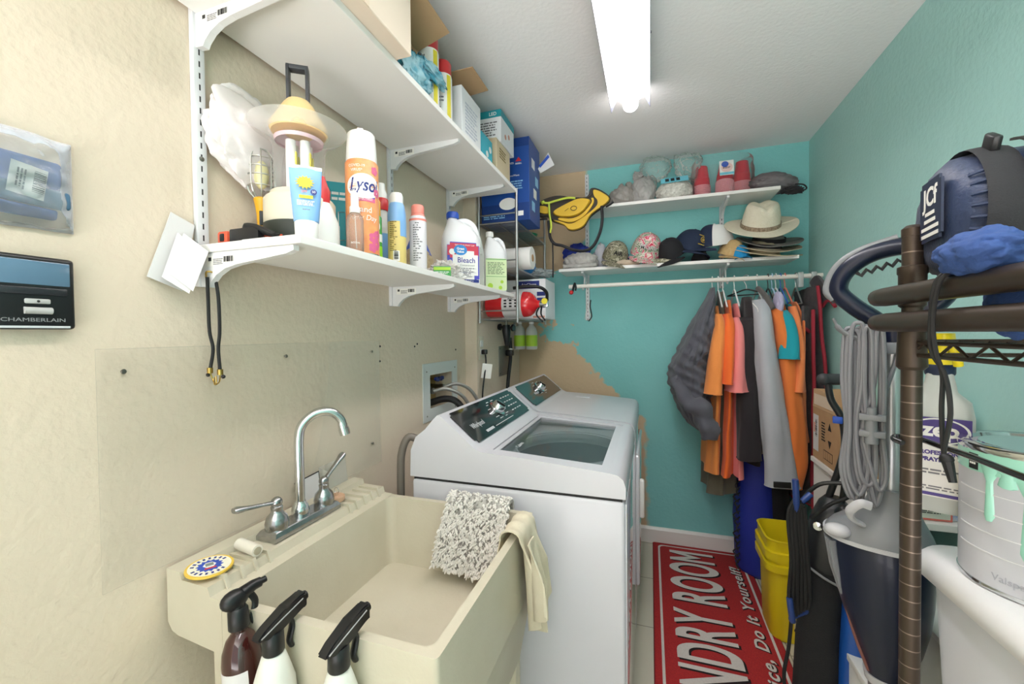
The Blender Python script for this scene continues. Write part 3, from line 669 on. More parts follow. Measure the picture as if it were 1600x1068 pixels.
# black and orange tool, leaflet, cord coil at the near end
t = thing('utility_light', 'black and orange pocket work light lying at the near end of the lower shelf', 'work light', (.10, .685, ZS))
b = MB(); b.box(-.025, .06, -.014, .014, .0, .034, .004, 2); b.build('body', black_p, t)
b = MB(); b.box(-.062, -.03, -.014, .014, .002, .032, .006, 2); b.build('head', mat('orange_red_plastic', 'D2573A', rough=.4), t)
b = MB(); b.box(-.052, -.038, -.016, .016, .008, .026, .003); b.build('clip', black_p, t)
tag(MB().box(.128, .2, .66, .72, ZS, ZS+.004).build('leaflet', paper, smooth=False), 'pale leaflet lying beside the black and orange work light', 'leaflet')
t = thing('coiled_cord', 'black and orange coiled strap lying in front of the lantern', 'cord', (.205, .742, ZS))
t.location = (.17, .692, ZS); PW[t.name] = TR(.17, .692, ZS)
for k in range(5):
    b = MB(); b.tube(sm([(-.055+.004*k, -.012, .040-.004*k), (-.03, -.016+.004*k, .036-.005*k), (.0, -.018+.006*k, .026-.003*k), (.03, -.016+.006*k, .012)], 5), .0055, 8); b.build('strap', mat('orange_red_plastic', '') if k == 3 else black_r, t)
b = MB(); b.ball((-.056, -.004, .036), (.014, .012, .012), 12); b.build('end_ball', black_p, t)
b = MB(); b.ball((-.052, .0, .016), (.014, .01, .012), 12); b.build('end_knob', mat('orange_red_plastic', ''), t)
# crumpled white carrier bag behind the lantern
bagw = clear('white_carrier_bag', 'F4ECEA', op=.82, rough=.4, gloss=.05)
b = MB()
b.crumple((.034, .80, 1.83), (.028, .14, .11), 3, .2, 2.2, 5); b.crumple((.03, .89, 1.66), (.022, .07, .11), 5, .18, 2.2, 5, flatz=ZS)
tag(b.build('carrier_bag', bagw, angle=60), 'crumpled white plastic bag stuffed behind the lantern', 'plastic bag')
# caged work light
t = thing('caged_work_light', 'work light with a wire cage and yellow handle standing beside the lantern', 'work light', (.056, .772, ZS), face(.056, .772))
wire = mat('galvanised_wire', 'BDBCB6', rough=.3, metal=.8)
b = MB(); b.lathe([(.008, 0), (.012, .01), (.0105, .05), (.0115, .09), (.014, .11), (.018, .13), (.016, .133)], 16); b.build('handle', gold_l, t)
b = MB(); b.box(-.006, .006, -.015, -.009, .065, .10, .002); b.build('switch', black_p, t)
for k in range(8):
    a = 2*PI*k/8; c_, s_ = math.cos(a), math.sin(a)
    b = MB(); b.tube(sm([(.015*c_, .015*s_, .133), (.028*c_, .028*s_, .155), (.029*c_, .029*s_, .22), (.018*c_, .018*s_, .245), (.004*c_, .004*s_, .252)], 5), .0018, 6); b.build('cage_wire', wire, t)
for z, r in ((.16, .0285), (.185, .029), (.205, .029), (.227, .026)):
    b = MB(); b.tube([(r*math.cos(2*PI*k/24), r*math.sin(2*PI*k/24), z) for k in range(24)], .0018, 6, closed=True); b.build('cage_ring', wire, t)
b = MB(); b.ball((0, 0, .19), (.017, .017, .035), 16); b.build('bulb', mat('yellow_white_bulb', 'E9E2B0', rough=.3), t)
# lantern
t = thing('camping_lantern', 'camping lantern with beige base, clear flared globe and black handle', 'lantern', (.147, .80, ZS), face(.147, .80))
body(t, 'foot', [(.079, 0), (.08, .004), (.08, .06), (.074, .064)], mat('dark_green_rubber', '30362F', rough=.5), 40)
body(t, 'base', [(.077, .06), (.079, .066), (.079, .118), (.074, .125), (.064, .127), (.064, .138), (.056, .141)], cream_p, 40)
b = MB(); b.lathe([(.0555, .14), (.0565, .2), (.059, .252), (.068, .272), (.098, .286), (.108, .297), (.1085, .299), (.106, .2985), (.066, .285)], 44, cap=False); b.build('globe', clear('clear_globe', 'F0F0EC', op=.05, rough=.05, gloss=.09), t)
b = MB(); b.lathe([(.052, .262), (.055, .27), (.03, .282)], 32, cap=False); b.build('reflector', mat('pinkish_reflector', 'E3C4CC', rough=.2), t)
for k in range(4):
    a = PI/4+PI/2*k; q = V((.022*math.cos(a), .022*math.sin(a), 0))
    b = MB(); b.tube([q+V((0, 0, .14)), q+V((0, 0, .262))], .0115, 12); tb = b.build('lamp_tube', white_p, t)
    b = MB(); b.box(-.007, .007, -.0128, -.0105, .165, .235, M=TR(*q)); b.build('yellow_label', yellow_p, tb)
body(t, 'cap', [(.060, .285), (.064, .292), (.064, .300), (.034, .352), (.026, .362), (.0, .364)], amber_cap, 40)
for s in (-1, 1):
    b = MB(); b.prism([(-.012, .35), (.012, .35), (.014, .44), (.010, .447), (-.010, .447), (-.014, .44)], s*.021+.003, frame((0, 0, 0), (1, 0, 0), (0, 0, 1)) @ Matrix.Diagonal((1, 1, -1, 1)), s*.021-.003); b.build('handle_arm', mat('dark_grey_handle', '3F4044', rough=.4), t)
b = MB(); b.box(-.012, .012, -.022, .022, .436, .447, .003); b.build('handle_grip', mat('dark_grey_handle', ''), t)
t.rotation_euler.z += math.radians(80)
# sunscreen tube
sx_, sy_ = .268, .695
t = thing('sunscreen_tube', 'light blue sunscreen tube standing on its white cap at the shelf edge', 'sunscreen', (sx_, sy_, ZS), face(sx_, sy_))
body(t, 'cap', [(.0205, 0), (.022, .003), (.023, .034), (.0215, .036)], white_p, 32)
def tubeloop(z, w_, d, n=32): return [V((w_*math.cos(2*PI*k/n), d*math.sin(2*PI*k/n), z)) for k in range(n)]
b = MB(); b.loft([tubeloop(.036, .024, .021), tubeloop(.05, .0255, .02), tubeloop(.10, .0295, .012), tubeloop(.138, .031, .004), tubeloop(.152, .0312, .0018)]); bd = b.build('tube', skyb, t)
b = MB(); b.box(-.0315, .0315, -.0022, .0022, .146, .153); b.build('crimp', white_p, t)
Mf = frame((0, -.0145, .092), (1, 0, 0), (0, .17, 1))
b = MB()
for k in range(14):
    a = 2*PI*k/14; b.prism([(.011*math.cos(a-.16)*1.2, .011*math.sin(a-.16)), (.0155*math.cos(a)*1.2, .0155*math.sin(a)), (.011*math.cos(a+.16)*1.2, .011*math.sin(a+.16))], .0008)
b.lathe([(.0112, 0), (.0112, .0008)], 24, sx=1.2); b.xf(Mf @ TR(-.002, .022, .0045)); b.build('sun_print', mat('gold_print', 'D9C33A', rough=.5), bd)
disc('round_mark', navy, bd, Mf @ TR(.0145, .0035, .002), .006, .0008)
text('number_print', '50', .007, white_p, bd, Mf @ TR(.0145, .0035, .003))
text('spf_print', 'SPF', .008, peach, bd, Mf @ TR(-.003, .003, .002))
panel('yellow_bar', yellow_p, bd, Mf @ TR(.0, -.008, .0015), .026, .007)
lines('small_print', white_p, bd, Mf @ TR(.0, -.021, .0), .034, .012, 4)
lines('foot_print', grey_ink, bd, Mf @ TR(.0, -.034, -.002), .014, .003, 1)
# teal carton and trigger bottle between lantern and spray can
t = thing('storage_carton', 'teal carton with a white outline standing behind the red trigger bottle', 'box', (.11, 1.0, ZS), face(.11, 1.0))
b = MB(); b.box(-.05, .05, -.02, .02, 0, .235, .001, 1); cb = b.build('carton', teal_p, t, smooth=False)
b = MB(); b.tube([(-.018, -.021, .07), (-.018, -.021, .15), (.018, -.021, .15), (.018, -.021, .07)], .0015, 6, closed=True); b.build('outline_print', white_p, cb)
lines('small_print', white_p, cb, front(-.0202, .195), .07, .03, 2)
t = thing('trigger_bottle', 'white bottle with a red spout behind the blue sunscreen tube', 'bottle', (.215, .80, ZS), face(.215, .80))
b = MB(); b.loft([tubeloop(0, .034, .026), tubeloop(.004, .036, .028), tubeloop(.06, .036, .027), tubeloop(.10, .022, .018), tubeloop(.115, .014, .014)]); b.build('bottle', white_p, t)
b = MB(); b.loft([tubeloop(.112, .015, .015), tubeloop(.14, .017, .015), tubeloop(.155, .011, .011), tubeloop(.175, .005, .005)]); b.build('spout', red, t)
band('base_band', mat('dark_green_rubber', ''), t, .036, .0, .014, sy=.78)
# disinfectant can
x, y = .245, .905
t = thing('disinfectant_spray', 'tall orange disinfectant spray can with a white cap and blue script', 'spray can', (x, y, ZS), face(x, y, -4))
R_ = .041
body(t, 'can', [(.036, 0), (R_, .004), (R_, .236), (.037, .243)], orange_l, 44)
body(t, 'rim', [(.0395, .0), (.0415, .001), (.0415, .005), (.040, .006)], chrome, 40)
body(t, 'cap', [(.038, .24), (.038, .246), (.0365, .275), (.034, .312), (.031, .316), (.029, .306), (.0, .300)], white_p, 40)
b = MB(); b.box(-.008, .008, -.036, -.028, .285, .318, .003); b.build('spray_notch', mat('shaded_white_plastic', 'D8D7D3', rough=.4), t)
b = MB(); prof = []
def oval(R0, cx, cz, rw, rh, t_, n=40):
    b = MB(); pts = [V((0, 0, 0))]+[V((rw*math.cos(2*PI*k/n), rh*math.sin(2*PI*k/n), 0)) for k in range(n)]
    vs = [b.bm.verts.new(p) for p in pts]
    for r_ in (1,):
        for k in range(n): b.bm.faces.new((vs[0], vs[1+k], vs[1+(k+1) % n]))
    bmesh.ops.subdivide_edges(b.bm, edges=b.bm.edges, cuts=3)
    for v in b.bm.verts:
        a = (v.co.x+cx)/R0; z = v.co.y+cz; v.co = V((math.sin(a)*(R0+t_), -math.cos(a)*(R0+t_), z))
    return b
oval(R_, .007, .172, .044, .031, .0008).build('white_oval', white_p, t)
wraptext(t, 'script_lettering', 'Lysol', .046, navy, R_, .174, math.radians(10), shear=.25, sx=.78, off=.0006)
wraptext(t, 'top_print', 'COVID-19', .0095, white_p, R_, .222, -.25, sx=1); wraptext(t, 'top_print', 'VIRUS*', .0095, white_p, R_, .211, -.25)
band('pink_stripe', pink, t, R_, .134, .144, -.7, .9); wraptext(t, 'stripe_print', 'DISINFECTANT', .0075, white_p, R_+.0008, .139, .1)
band('blue_stripe', blue_c, t, R_, .144, .147, -.7, .9)
wraptext(t, 'scent_print', 'Brand', .021, white_p, R_, .113, .05); wraptext(t, 'scent_print', 'New Day', .019, white_p, R_, .093, .1, shear=.2)
for a, z, r in ((.75, .045, .010), (.95, .03, .011), (.7, .02, .009), (1.05, .055, .008), (.9, .215, .008), (1.05, .16, .008)):
    for k in range(5):
        oval(R_, a*R_+r*.8*math.cos(k*1.257), z+r*.8*math.sin(k*1.257), r*.62, r*.62, .0009, 14).build('petal_print', pink, t)
# small clear mist bottle in front of it
x, y = .272, .842
t = thing('mist_bottle', 'small clear mist bottle with a white pump in front of the orange can', 'bottle', (x, y, ZS), face(x, y))
body(t, 'bottle', [(.0185, 0), (.02, .003), (.02, .078), (.017, .088), (.011, .093), (.011, .098)], clear('clear_mist', 'D8B9A8', op=.3, rough=.05, gloss=.25), 28)
body(t, 'pump', [(.0125, .094), (.0125, .108), (.0095, .112), (.0095, .14), (.007, .144), (0, .145)], white_p, 24)
b = MB(); b.tube([(.0, 0, .095), (.003, .004, .01)], .0014, 6); b.build('dip_tube', white_p, t)
wraptext(t, 'print', 'active', .009, white_p, .02, .02)
# red and white bottle behind
x, y = .13, 1.145
t = thing('squeeze_bottle', 'clear bottle with a white pull cap and red collar behind the sunscreen sprays', 'bottle', (x, y, ZS), face(x, y))
body(t, 'bottle', [(.03, 0), (.032, .004), (.032, .15), (.02, .18), (.018, .2)], clear_m, 28)
body(t, 'collar', [(.0215, .198), (.0225, .202), (.0225, .232), (.02, .236)], red, 28)
body(t, 'cap', [(.018, .234), (.019, .252), (.013, .266), (.012, .285), (0, .288)], white_p, 24)
band('label', skyb, t, .032, .03, .12)
# green and yellow bottle
x, y = .215, 1.0
t = thing('repellent_bottle', 'narrow green and lime bottle with an orange-yellow cap beside the orange can', 'bottle', (x, y, ZS), face(x, y))
body(t, 'bottle', [(.015, 0), (.0165, .003), (.0165, .13), (.012, .136)], mat('leaf_green', '3E9A3F', rough=.4), 24)
body(t, 'cap', [(.0135, .134), (.0135, .175), (.011, .18), (0, .181)], mat('orange_yellow_cap', 'E9A83B', rough=.4), 24)
band('lime_label', mat('bright_lime', '8FD22E', rough=.4), t, .0165, .004, .048); band('white_label', white_p, t, .0165, .06, .082)
oval(.0165, 0, .103, .012, .016, .0008, 24).build('logo_print', white_p, t); wraptext(t, 'logo_text', 'Off', .012, green_p, .0175, .103)
small_marks(t, .0168, .062, .08, 0, 4, 2, ink, .02)
# blue and yellow sunscreen spray
x, y = .243, 1.062
t = thing('sunscreen_spray', 'sunscreen spray with blue top, yellow lower half and white cap', 'spray can', (x, y, ZS), face(x, y))
body(t, 'can', [(.0245, 0), (.0265, .003), (.0265, .10), (.0262, .15), (.022, .178), (.018, .186)], mat('straw_yellow', 'E3CE82', rough=.4), 32)
body(t, 'cap', [(.0195, .184), (.0195, .205), (.016, .214), (.0, .217)], white_p, 28)
b = MB(); b.lathe([(.0268, .128), (.0265, .152), (.0222, .179), (.0186, .186)], 32, cap=False); b.build('blue_shoulder', skyb, t)
band('blue_side', skyb, t, .0265, .085, .13, .35, 1.6)
small_marks(t, .0268, .04, .128, -.35, 16, 6, mat('brown_print', '7E6A36', rough=.6), .024)
p = band('barcode_patch', white_p, t, .0265, .012, .042, -.45, .25); bars('barcode', ink, p, frame((.0, -.0275, .028), (1, 0, 0), (0, 0, 1)) @ TR(-.003, 0, 0) @ RZ(90), .022, .012, 12)
# little green carton-like tube behind
x, y = .215, 1.118
t = thing('lotion_bottle', 'small white and green bottle between the two sunscreen sprays', 'bottle', (x, y, ZS), face(x, y))
body(t, 'bottle', [(.017, 0), (.018, .003), (.018, .085), (.01, .098)], white_p, 24); body(t, 'cap', [(.011, .096), (.011, .118), (0, .119)], blue_c, 20)
band('label', green_p, t, .018, .012, .05)
# peach capped spray
x, y = .243, 1.18
t = thing('sunscreen_spray', 'white spray can with a peach-pink cap and fine print', 'spray can', (x, y, ZS), face(x, y))
body(t, 'can', [(.0255, 0), (.027, .003), (.027, .165), (.024, .176)], mat('white_can', 'E4E0E4', rough=.35), 32)
body(t, 'shoulder', [(.024, .174), (.0215, .183), (.0195, .184)], peach, 28)
body(t, 'cap', [(.0205, .184), (.0205, .208), (.017, .213), (0, .214)], peach, 28)
small_marks(t, .0272, .03, .155, 0, 17, 8, grey_ink, .032)
band('top_band', peach, t, .027, .16, .1665)
# bag of beige grains, green packet, crumpled wrap
t = thing('grain_bag', 'clear bag of beige pellets with a blue and red header behind the clear wrap', 'bag', (.115, 1.39, ZS))
b = MB(); b.crumple((0, 0, .06), (.05, .085, .075), 8, .12, 3, 4, flatz=.002); b.build('bag', mat('beige_pellets', 'C9B793', rough=.6, var=.6, vscale=120, col2='A08C66', bump=.6, bscale=200), t)
b = MB(); b.loft([tubeloop(.10, .045, .07, 20), tubeloop(.135, .03, .05, 20), tubeloop(.18, .012, .03, 20)]); b.noisy(.004, 30); b.build('header', blue_c, t)
b = MB(); b.box(.03, .04, -.06, -.01, .12, .17, .003, M=RZ(-10)); b.build('red_patch', red, t)
t = thing('small_packet', 'small green and white packet at the shelf edge in front of the clear wrap', 'packet', (.262, 1.305, ZS), face(.262, 1.305))
b = MB(); b.box(-.03, .03, -.012, .012, 0, .034, .001); pk = b.build('carton', green_p, t, smooth=False); panel('stripe', lime, pk, front(-.0122, .026), .058, .01)
lines('small_print', white_p, pk, front(-.0124, .012), .05, .01, 2)
t = thing('plastic_wrap', 'crumpled clear and white plastic packet lying beside the bleach jug', 'wrap', (.225, 1.40, ZS))
b = MB(); b.crumple((0, 0, .032), (.045, .075, .034), 11, .35, 4, 5, flatz=.0); b.build('packet', clear('crumpled_film', 'ECE6DE', op=.6, rough=.2, gloss=.3), t, angle=60)
b = MB(); b.crumple((.02, .05, .018), (.03, .05, .018), 12, .3, 4, 4, flatz=.001); b.build('tissue', white_p, t)
# jugs
def jug(name, label, x, y, hgt, w_, d_, m, capm, rz, hs=1):
    t = thing(name, label, 'jug', (x, y, ZS), rz)
    def sl(z, fx, fy, cx=0, n=40, p=3.2):
        out = []
        for k in range(n):
            a = 2*PI*k/n; c_, s_ = math.cos(a), math.sin(a)
            out.append(V((cx+w_/2*fx*math.copysign(abs(c_)**(2/p), c_), d_/2*fy*math.copysign(abs(s_)**(2/p), s_), z)))
        return out
    h = hgt
    b = MB(); b.loft([sl(0, .92, .9), sl(.006, 1, 1), sl(h*.6, 1, 1), sl(h*.68, .97, .97, 0, p=2.6), sl(h*.80, .72, .75, -.04*w_*hs, p=2.2), sl(h*.88, .36, .46, -.16*w_*hs, p=2), sl(h*.9, .26, .36, -.2*w_*hs, p=2), sl(h*.92, .24, .34, -.2*w_*hs, p=2)]); bd = b.build('jug_body', m, t)
    b = MB(); b.tube(sm([(-.08*w_*hs, 0, h*.86), (.16*w_*hs, 0, h*.885), (.36*w_*hs, 0, h*.82), (.45*w_*hs, 0, h*.68), (.46*w_*hs, 0, h*.55)], 6), .013*w_/.16, 12, flat=1.2); b.build('handle', m, bd)
    r = .16*w_; cx = -.2*w_*hs
    b = MB(); b.lathe([(r, h*.915), (r, h*.985), (r*.92, h), (0, h)], 28, TR(cx, 0, 0)); b.build('cap', capm, t)
    b = MB()
    for k in range(24): a = 2*PI*k/24; b.box(-.0008, .0008, r-.0005, r+.0008, h*.92, h*.98, M=TR(cx, 0, 0) @ Matrix.Rotation(a, 4, 'Z'))
    b.build('cap_ribs', capm, t, smooth=False)
    return t, bd
jw = mat('white_jug', 'E9EAEC', rough=.35); 
t, bd = jug('bleach_jug', 'large white bleach jug with a blue cap and red-and-blue label', .2, 1.585, .302, .155, .11, jw, blue_c, face(.2, 1.585, 12))
F_ = front(-.0555, 0)
panel('label_back', mat('violet_blue_label', '4A4AB4', rough=.45), bd, F_ @ TR(0, .09, 0), .132, .16, .0012, r=.012)
panel('label_red', mat('red_label', 'C93A50', rough=.45), bd, F_ @ TR(-.001, .136, .0012), .128, .06, .0005, r=.01)
panel('label_white', white_p, bd, F_ @ TR(.008, .078, .0014), .105, .115, .0008, r=.016)
disc('logo_disc', mat('bright_blue_print', '2F86CC', rough=.45), bd, F_ @ TR(-.012, .138, .0022), .021, .0008, sx=1.3)
text('logo_text', 'Great', .013, white_p, bd, F_ @ TR(-.012, .143, .0033), off=.0004); text('logo_text', 'Value', .013, white_p, bd, F_ @ TR(-.012, .131, .0033), off=.0004)
text('name_lettering', 'Bleach', .03, mat('violet_ink', '3A3590', rough=.5), bd, F_ @ TR(.012, .097, .0025), off=.0003, sx=.95)
text('name_lettering', 'Concentrated', .0105, grey_ink, bd, F_ @ TR(.016, .077, .0025))
for k in range(3): panel('label_rule', navy, bd, F_ @ TR(.01, .064-.016*k, .0022), .085, .0008, .0004)
lines('small_print', grey_ink, bd, F_ @ TR(.01, .048, .0022), .08, .04, 6, seed=4)
panel('size_strip', navy, bd, F_ @ TR(0, .014, .0016), .128, .012); text('size_print', '121 FL OZ (3.57 L)', .008, white_p, bd, F_ @ TR(.01, .014, .0026))
text('top_print', 'EASY-POUR SMART CAP', .0075, white_p, bd, F_ @ TR(.006, .158, .002))
disc('seal_print', white_p, bd, F_ @ TR(-.046, .13, .002), .012)
t, bd = jug('detergent_jug', 'milky jug with a white cap half hidden behind the bleach jug', .15, 1.79, .30, .13, .1, clear_m, white_p, face(.15, 1.79, -35))
t, bd = jug('vinegar_jug', 'white jug with a pale green label, last on the lower shelf', .222, 1.925, .298, .112, .085, jw, white_p, face(.222, 1.925, 12))
F_ = front(-.043, 0)
panel('label', mat('pale_green_label', 'CFE0B0', rough=.5), bd, F_ @ TR(0, .085, 0), .104, .155, .001, r=.004)
panel('stripe', green_p, bd, F_ @ TR(0, .158, .0008), .1, .003); panel('stripe', green_p, bd, F_ @ TR(0, .075, .0008), .1, .002)
for k, (x, z, r) in enumerate(((-.03, .03, .013), (.028, .05, .008), (.02, .022, .009))): disc('fruit_print', lime, bd, F_ @ TR(x, z, .0008), r)
lines('small_print', mat('green_grey_ink', '6E8560', rough=.6), bd, F_ @ TR(0, .115, .001), .085, .06, 8, seed=7)
# ------------------------------------------------------------------ goods on the upper long shelf
ZT = ZU+.0185
kraft = mat('kraft_cardboard', 'B9946C', rough=.8, var=.5, vscale=30, col2='B08A62'); kraft_in = mat('kraft_inside', 'C2A07A', rough=.8)
def carton(name, label, cat, x0, x1, y0, y1, z0, z1, m, flaps=(), part='carton'):
    t = thing(name, label, cat, ((x0+x1)/2, (y0+y1)/2, z0))
    b = MB(); b.box(x0, x1, y0, y1, z0, z1, .002, 1); bd = b.build(part, m, t, True, smooth=False)
    for o, u, v, l in flaps:     # hinge origin, hinge direction, flap direction
        o, u, v = V(o), V(u), V(v).normalized(); b = MB(); n_ = u.normalized().cross(v)*.003
        p = [o, o+u, o+u*.97+v*l, o+u*.03+v*l]; b.loft([p, [q+n_ for q in p]]); b.build('flap', kraft_in, t, True, smooth=False)
    return t, bd
t, bd = carton('cardboard_box', 'large pale cardboard box overhanging the near end of the upper shelf', 'cardboard box', .03, .366, .56, .957, ZT, 2.405, mat('pale_cardboard', 'E2D2BF', rough=.75))
b = MB(); b.box(.05, .3671, .735, .785, ZT+.001, 2.404); b.build('packing_tape', mat('pale_tape', 'DCC9B0', rough=.35), t, True, smooth=False)
carton('cardboard_box', 'open brown cardboard box with raised flaps behind the teal bag', 'cardboard box', .05, .245, .985, 1.19, ZT, 2.27, kraft,
       [((.245, .985, 2.27), (0, .205, 0), (.8, .03, .22), .12), ((.05, 1.19, 2.27), (.195, 0, 0), (0, .45, .6), .09), ((.05, .985, 2.27), (0, .205, 0), (-.1, 0, 1), .1)])
def stripe_film():
    m = clear('teal_printed_film', '3C9CB4', op=.92, rough=.25, gloss=.2); nt = m.node_tree; b = nt.nodes['Principled BSDF']; L = nt.links.new
    g = nt.nodes.new('ShaderNodeTexCoord'); n = nt.nodes.new('ShaderNodeTexNoise'); n.inputs['Scale'].default_value = 22; L(g.outputs['Object'], n.inputs[0])
    r = nt.nodes.new('ShaderNodeValToRGB'); e = r.color_ramp.elements; e[0].position = .4; e[0].color = lin('2F93AE'); e[1].position = .6; e[1].color = lin('9ECAD6')
    x = e.new(.36); x.color = lin('17202A'); L(n.outputs[0], r.inputs[0]); L(r.outputs[0], b.inputs['Base Color']); return m
b = MB(); b.crumple((.285, 1.105, ZT+.055), (.026, .075, .06), 21, .3, 4, 5, flatz=ZT); b.crumple((.30, 1.19, ZT+.105), (.02, .075, .022), 22, .35, 4, 4)
tag(b.build('plastic_bag', stripe_film(), angle=60), 'crumpled teal and black printed plastic bag at the upper shelf edge', 'plastic bag')
for i, (y, h, lab) in enumerate(((1.232, .255, 'spray can with red cap and yellow stripe touching the teal bag'), (1.328, .23, 'spray can with red cap and yellow stripe touching the white box'))):
    t = thing('starch_can', lab, 'spray can', (.262, y, ZT), face(.262, y))
    body(t, 'can', [(.031, 0), (.033, .003), (.033, h-.055), (.03, h-.045)], white_p, 30); body(t, 'cap', [(.031, h-.05), (.031, h-.008), (.027, h-.001), (0, h)], red, 30)
    band('yellow_stripe', yellow_p, t, .033, .003, h-.055, .45, .95); small_marks(t, .0332, .02, h-.07, -.35, 12, 31+i, grey_ink, .034)
t, bd = carton('white_box', 'tall white box with a small blue mark on the upper shelf', 'box', .195, .292, 1.42, 1.60, ZT, 2.285, mat('white_card', 'EFEFF1', rough=.55))
panel('blue_mark', navy, bd, frame((.222, 1.4195, 2.262), (1, 0, 0), (0, 0, 1)), .03, .018, .0006, True); lines('small_print', mat('pale_grey_ink', 'C9CCD8', rough=.6), bd, outx(.2925, 1.51, 2.18), .12, .12, 9, world=True)
carton('cardboard_box', 'open brown cardboard box with one flap out, behind the white box', 'cardboard box', .05, .185, 1.43, 1.60, ZT, 2.345, kraft,
       [((.185, 1.43, 2.345), (0, .17, 0), (.9, .12, .12), .14), ((.05, 1.43, 2.345), (.135, 0, 0), (0, -.1, 1), .06)])
t, bd = carton('tissue_carton', 'small teal carton squeezed between white box and beige box', 'box', .19, .282, 1.632, 1.758, ZT, 2.215, mat('bright_teal_card', '35B3C8', rough=.5))
for k in range(3): disc('white_dot', white_p, bd, outx(.2825, 1.66+.035*k, 2.11+.03*k), .014, .0006, True)
t, bd = carton('beige_box', 'beige box under the white and teal carton, far end of upper shelf', 'box', .19, .292, 1.785, 1.975, ZT, 2.252, mat('beige_card', 'D6C3A2', rough=.7))
for k in range(3): panel('label_patch', yellow_p if k == 1 else paper, bd, frame((.24, 1.7845, 2.13+.035*k), (1, 0, 0), (0, 0, 1)), .05, .02, .0005, True)
lines('small_print', mat('brown_print', ''), bd, outx(.2925, 1.87, 2.2), .09, .05, 4, world=True)
t, bd = carton('bulb_carton', 'white carton with a teal top band stacked on the beige box', 'box', .14, .296, 1.84, 2.03, 2.2535, 2.405, mat('white_card', ''))
b = MB(); b.box(.1394, .2966, 1.8394, 2.0306, 2.372, 2.4056); b.build('teal_band', mat('teal_print', ''), t, True, smooth=False)
text('print', 'LED', .022, white_p, bd, frame((.255, 1.8392, 2.388), (1, 0, 0), (0, 0, 1)), True, off=.0004); lines('small_print', grey_ink, bd, frame((.23, 1.8395, 2.32), (1, 0, 0), (0, 0, 1)), .1, .07, 6, world=True)
for k in range(2): disc('red_mark', mat('pale_red_print', 'D79A86', rough=.5), bd, outx(.2963, 1.9+.05*k, 2.30+.02*k), .012, .0005, True)

# ------------------------------------------------------------------ wire rack in the corner and its contents
rk = mat('zinc_wire', 'B4B6B6', rough=.3, metal=.85)
t = thing('wire_rack', 'silver three-tier wire rack fixed in the corner above the dryer', 'wire rack', (.18, 2.37, 1.41))
rx0, rx1, ry0, ry1 = .078, .292, 2.075, 2.68
for x in (rx0, rx1):
    for y in (ry0, ry1): b = MB(); b.tube([(x, y, 1.415), (x, y, 2.115)], .0075, 10); b.build('post', rk, t, True)
def tierw(z):
    b = MB()
    for x in (rx0, (rx0+rx1)/2, rx1): b.tube([(x, ry0, z), (x, ry1, z)], .004, 8)
    for y in (ry0, ry1): b.tube([(rx0, y, z), (rx1, y, z)], .004, 8)
    n = 26
    for k in range(1, n): y = ry0+(ry1-ry0)*k/n; b.tube([(rx0, y, z+.004), (rx1, y, z+.004)], .0022, 6)
    b.build('tier', rk, t, True)
    for dz in (.045,):
        for y in (ry0, ry1): b = MB(); b.tube([(rx0, y, z+dz), (rx1, y, z+dz)], .004, 8); b.build('guard_rail', rk, t, True)
for z in (1.435, 1.70, 1.945): tierw(z)
b = MB(); b.tube([(rx0, ry0, 2.108), (rx1, ry0, 2.108)], .006, 8); b.build('top_rail', rk, t, True)
blue_box = mat('deep_blue_card', '1D4B98', rough=.4); blue_box2 = mat('dark_blue_card', '163A7C', rough=.4)
t, bd = carton('vacuum_carton', 'large blue vacuum cleaner carton on top of the wire rack', 'box', .088, .358, 2.095, 2.31, 1.953, 2.385, blue_box)
Fq = lambda x, z: frame((x, 2.0945, z), (1, 0, 0), (0, 0, 1))
panel('dark_band', blue_box2, bd, Fq(.223, 2.0), .268, .09, .0005, True); panel('top_band', blue_box2, bd, Fq(.223, 2.36), .268, .045, .0005, True)
b = MB(); b.prism([(-.017, 0), (.017, 0), (0, .022)], .0008, Fq(.30, 2.262)); b.build('triangle_logo', red, bd, True, smooth=False)
text('maker_lettering', 'BISSELL', .011, white_p, bd, Fq(.30, 2.25), True, off=.0003); text('maker_lettering', 'POWER', .014, white_p, bd, Fq(.25, 2.255), True, off=.0003)
text('print', 'CrossWave', .014, white_p, bd, Fq(.27, 2.19), True); lines('small_print', mat('pale_blue_print', '8FC4E8', rough=.5), bd, Fq(.29, 2.14), .07, .05, 4, world=True)
b = MB(); b.lathe([(.045, 0), (.045, .001)], 28, sx=1.1, sy=.7); b.xf(Fq(.24, 2.045) @ TR(0, 0, .0005)); b.build('picture', white_p, bd, True, smooth=False)
lines('small_print', mat('pale_blue_print', ''), bd, Fq(.17, 1.985) @ TR(0, 0, .0006), .14, .03, 3, world=True); panel('white_patch', white_p, bd, Fq(.31, 1.99) @ TR(0, 0, .0006), .03, .025, .0005, True)
for k in range(4): panel('side_panel', white_p if k % 2 else mat('pale_blue_print', ''), bd, outx(.3585, 2.17+.035*(k % 3), 2.04+.075*k), .06, .05, .0006, True)
sheetpoly('instruction_card', [(.3595, 2.27, 2.278), (.372, 2.272, 2.252), (.452, 2.28, 2.29), (.418, 2.276, 2.362)], .002, paper, 'white card with a blue stripe sticking out beside the blue carton', 'card')
b = MB(); b.loft([[V((.366, 2.2685, 2.296)), V((.372, 2.269, 2.281)), V((.425, 2.274, 2.336)), V((.417, 2.274, 2.351))], [V((.366, 2.2675, 2.296)), V((.372, 2.268, 2.281)), V((.425, 2.273, 2.336)), V((.417, 2.273, 2.351))]])
o = bpy.data.objects['instruction_card']; b.bm.transform(Matrix.Translation(-o.location)); b.build('blue_stripe', blue_c, o, smooth=False)
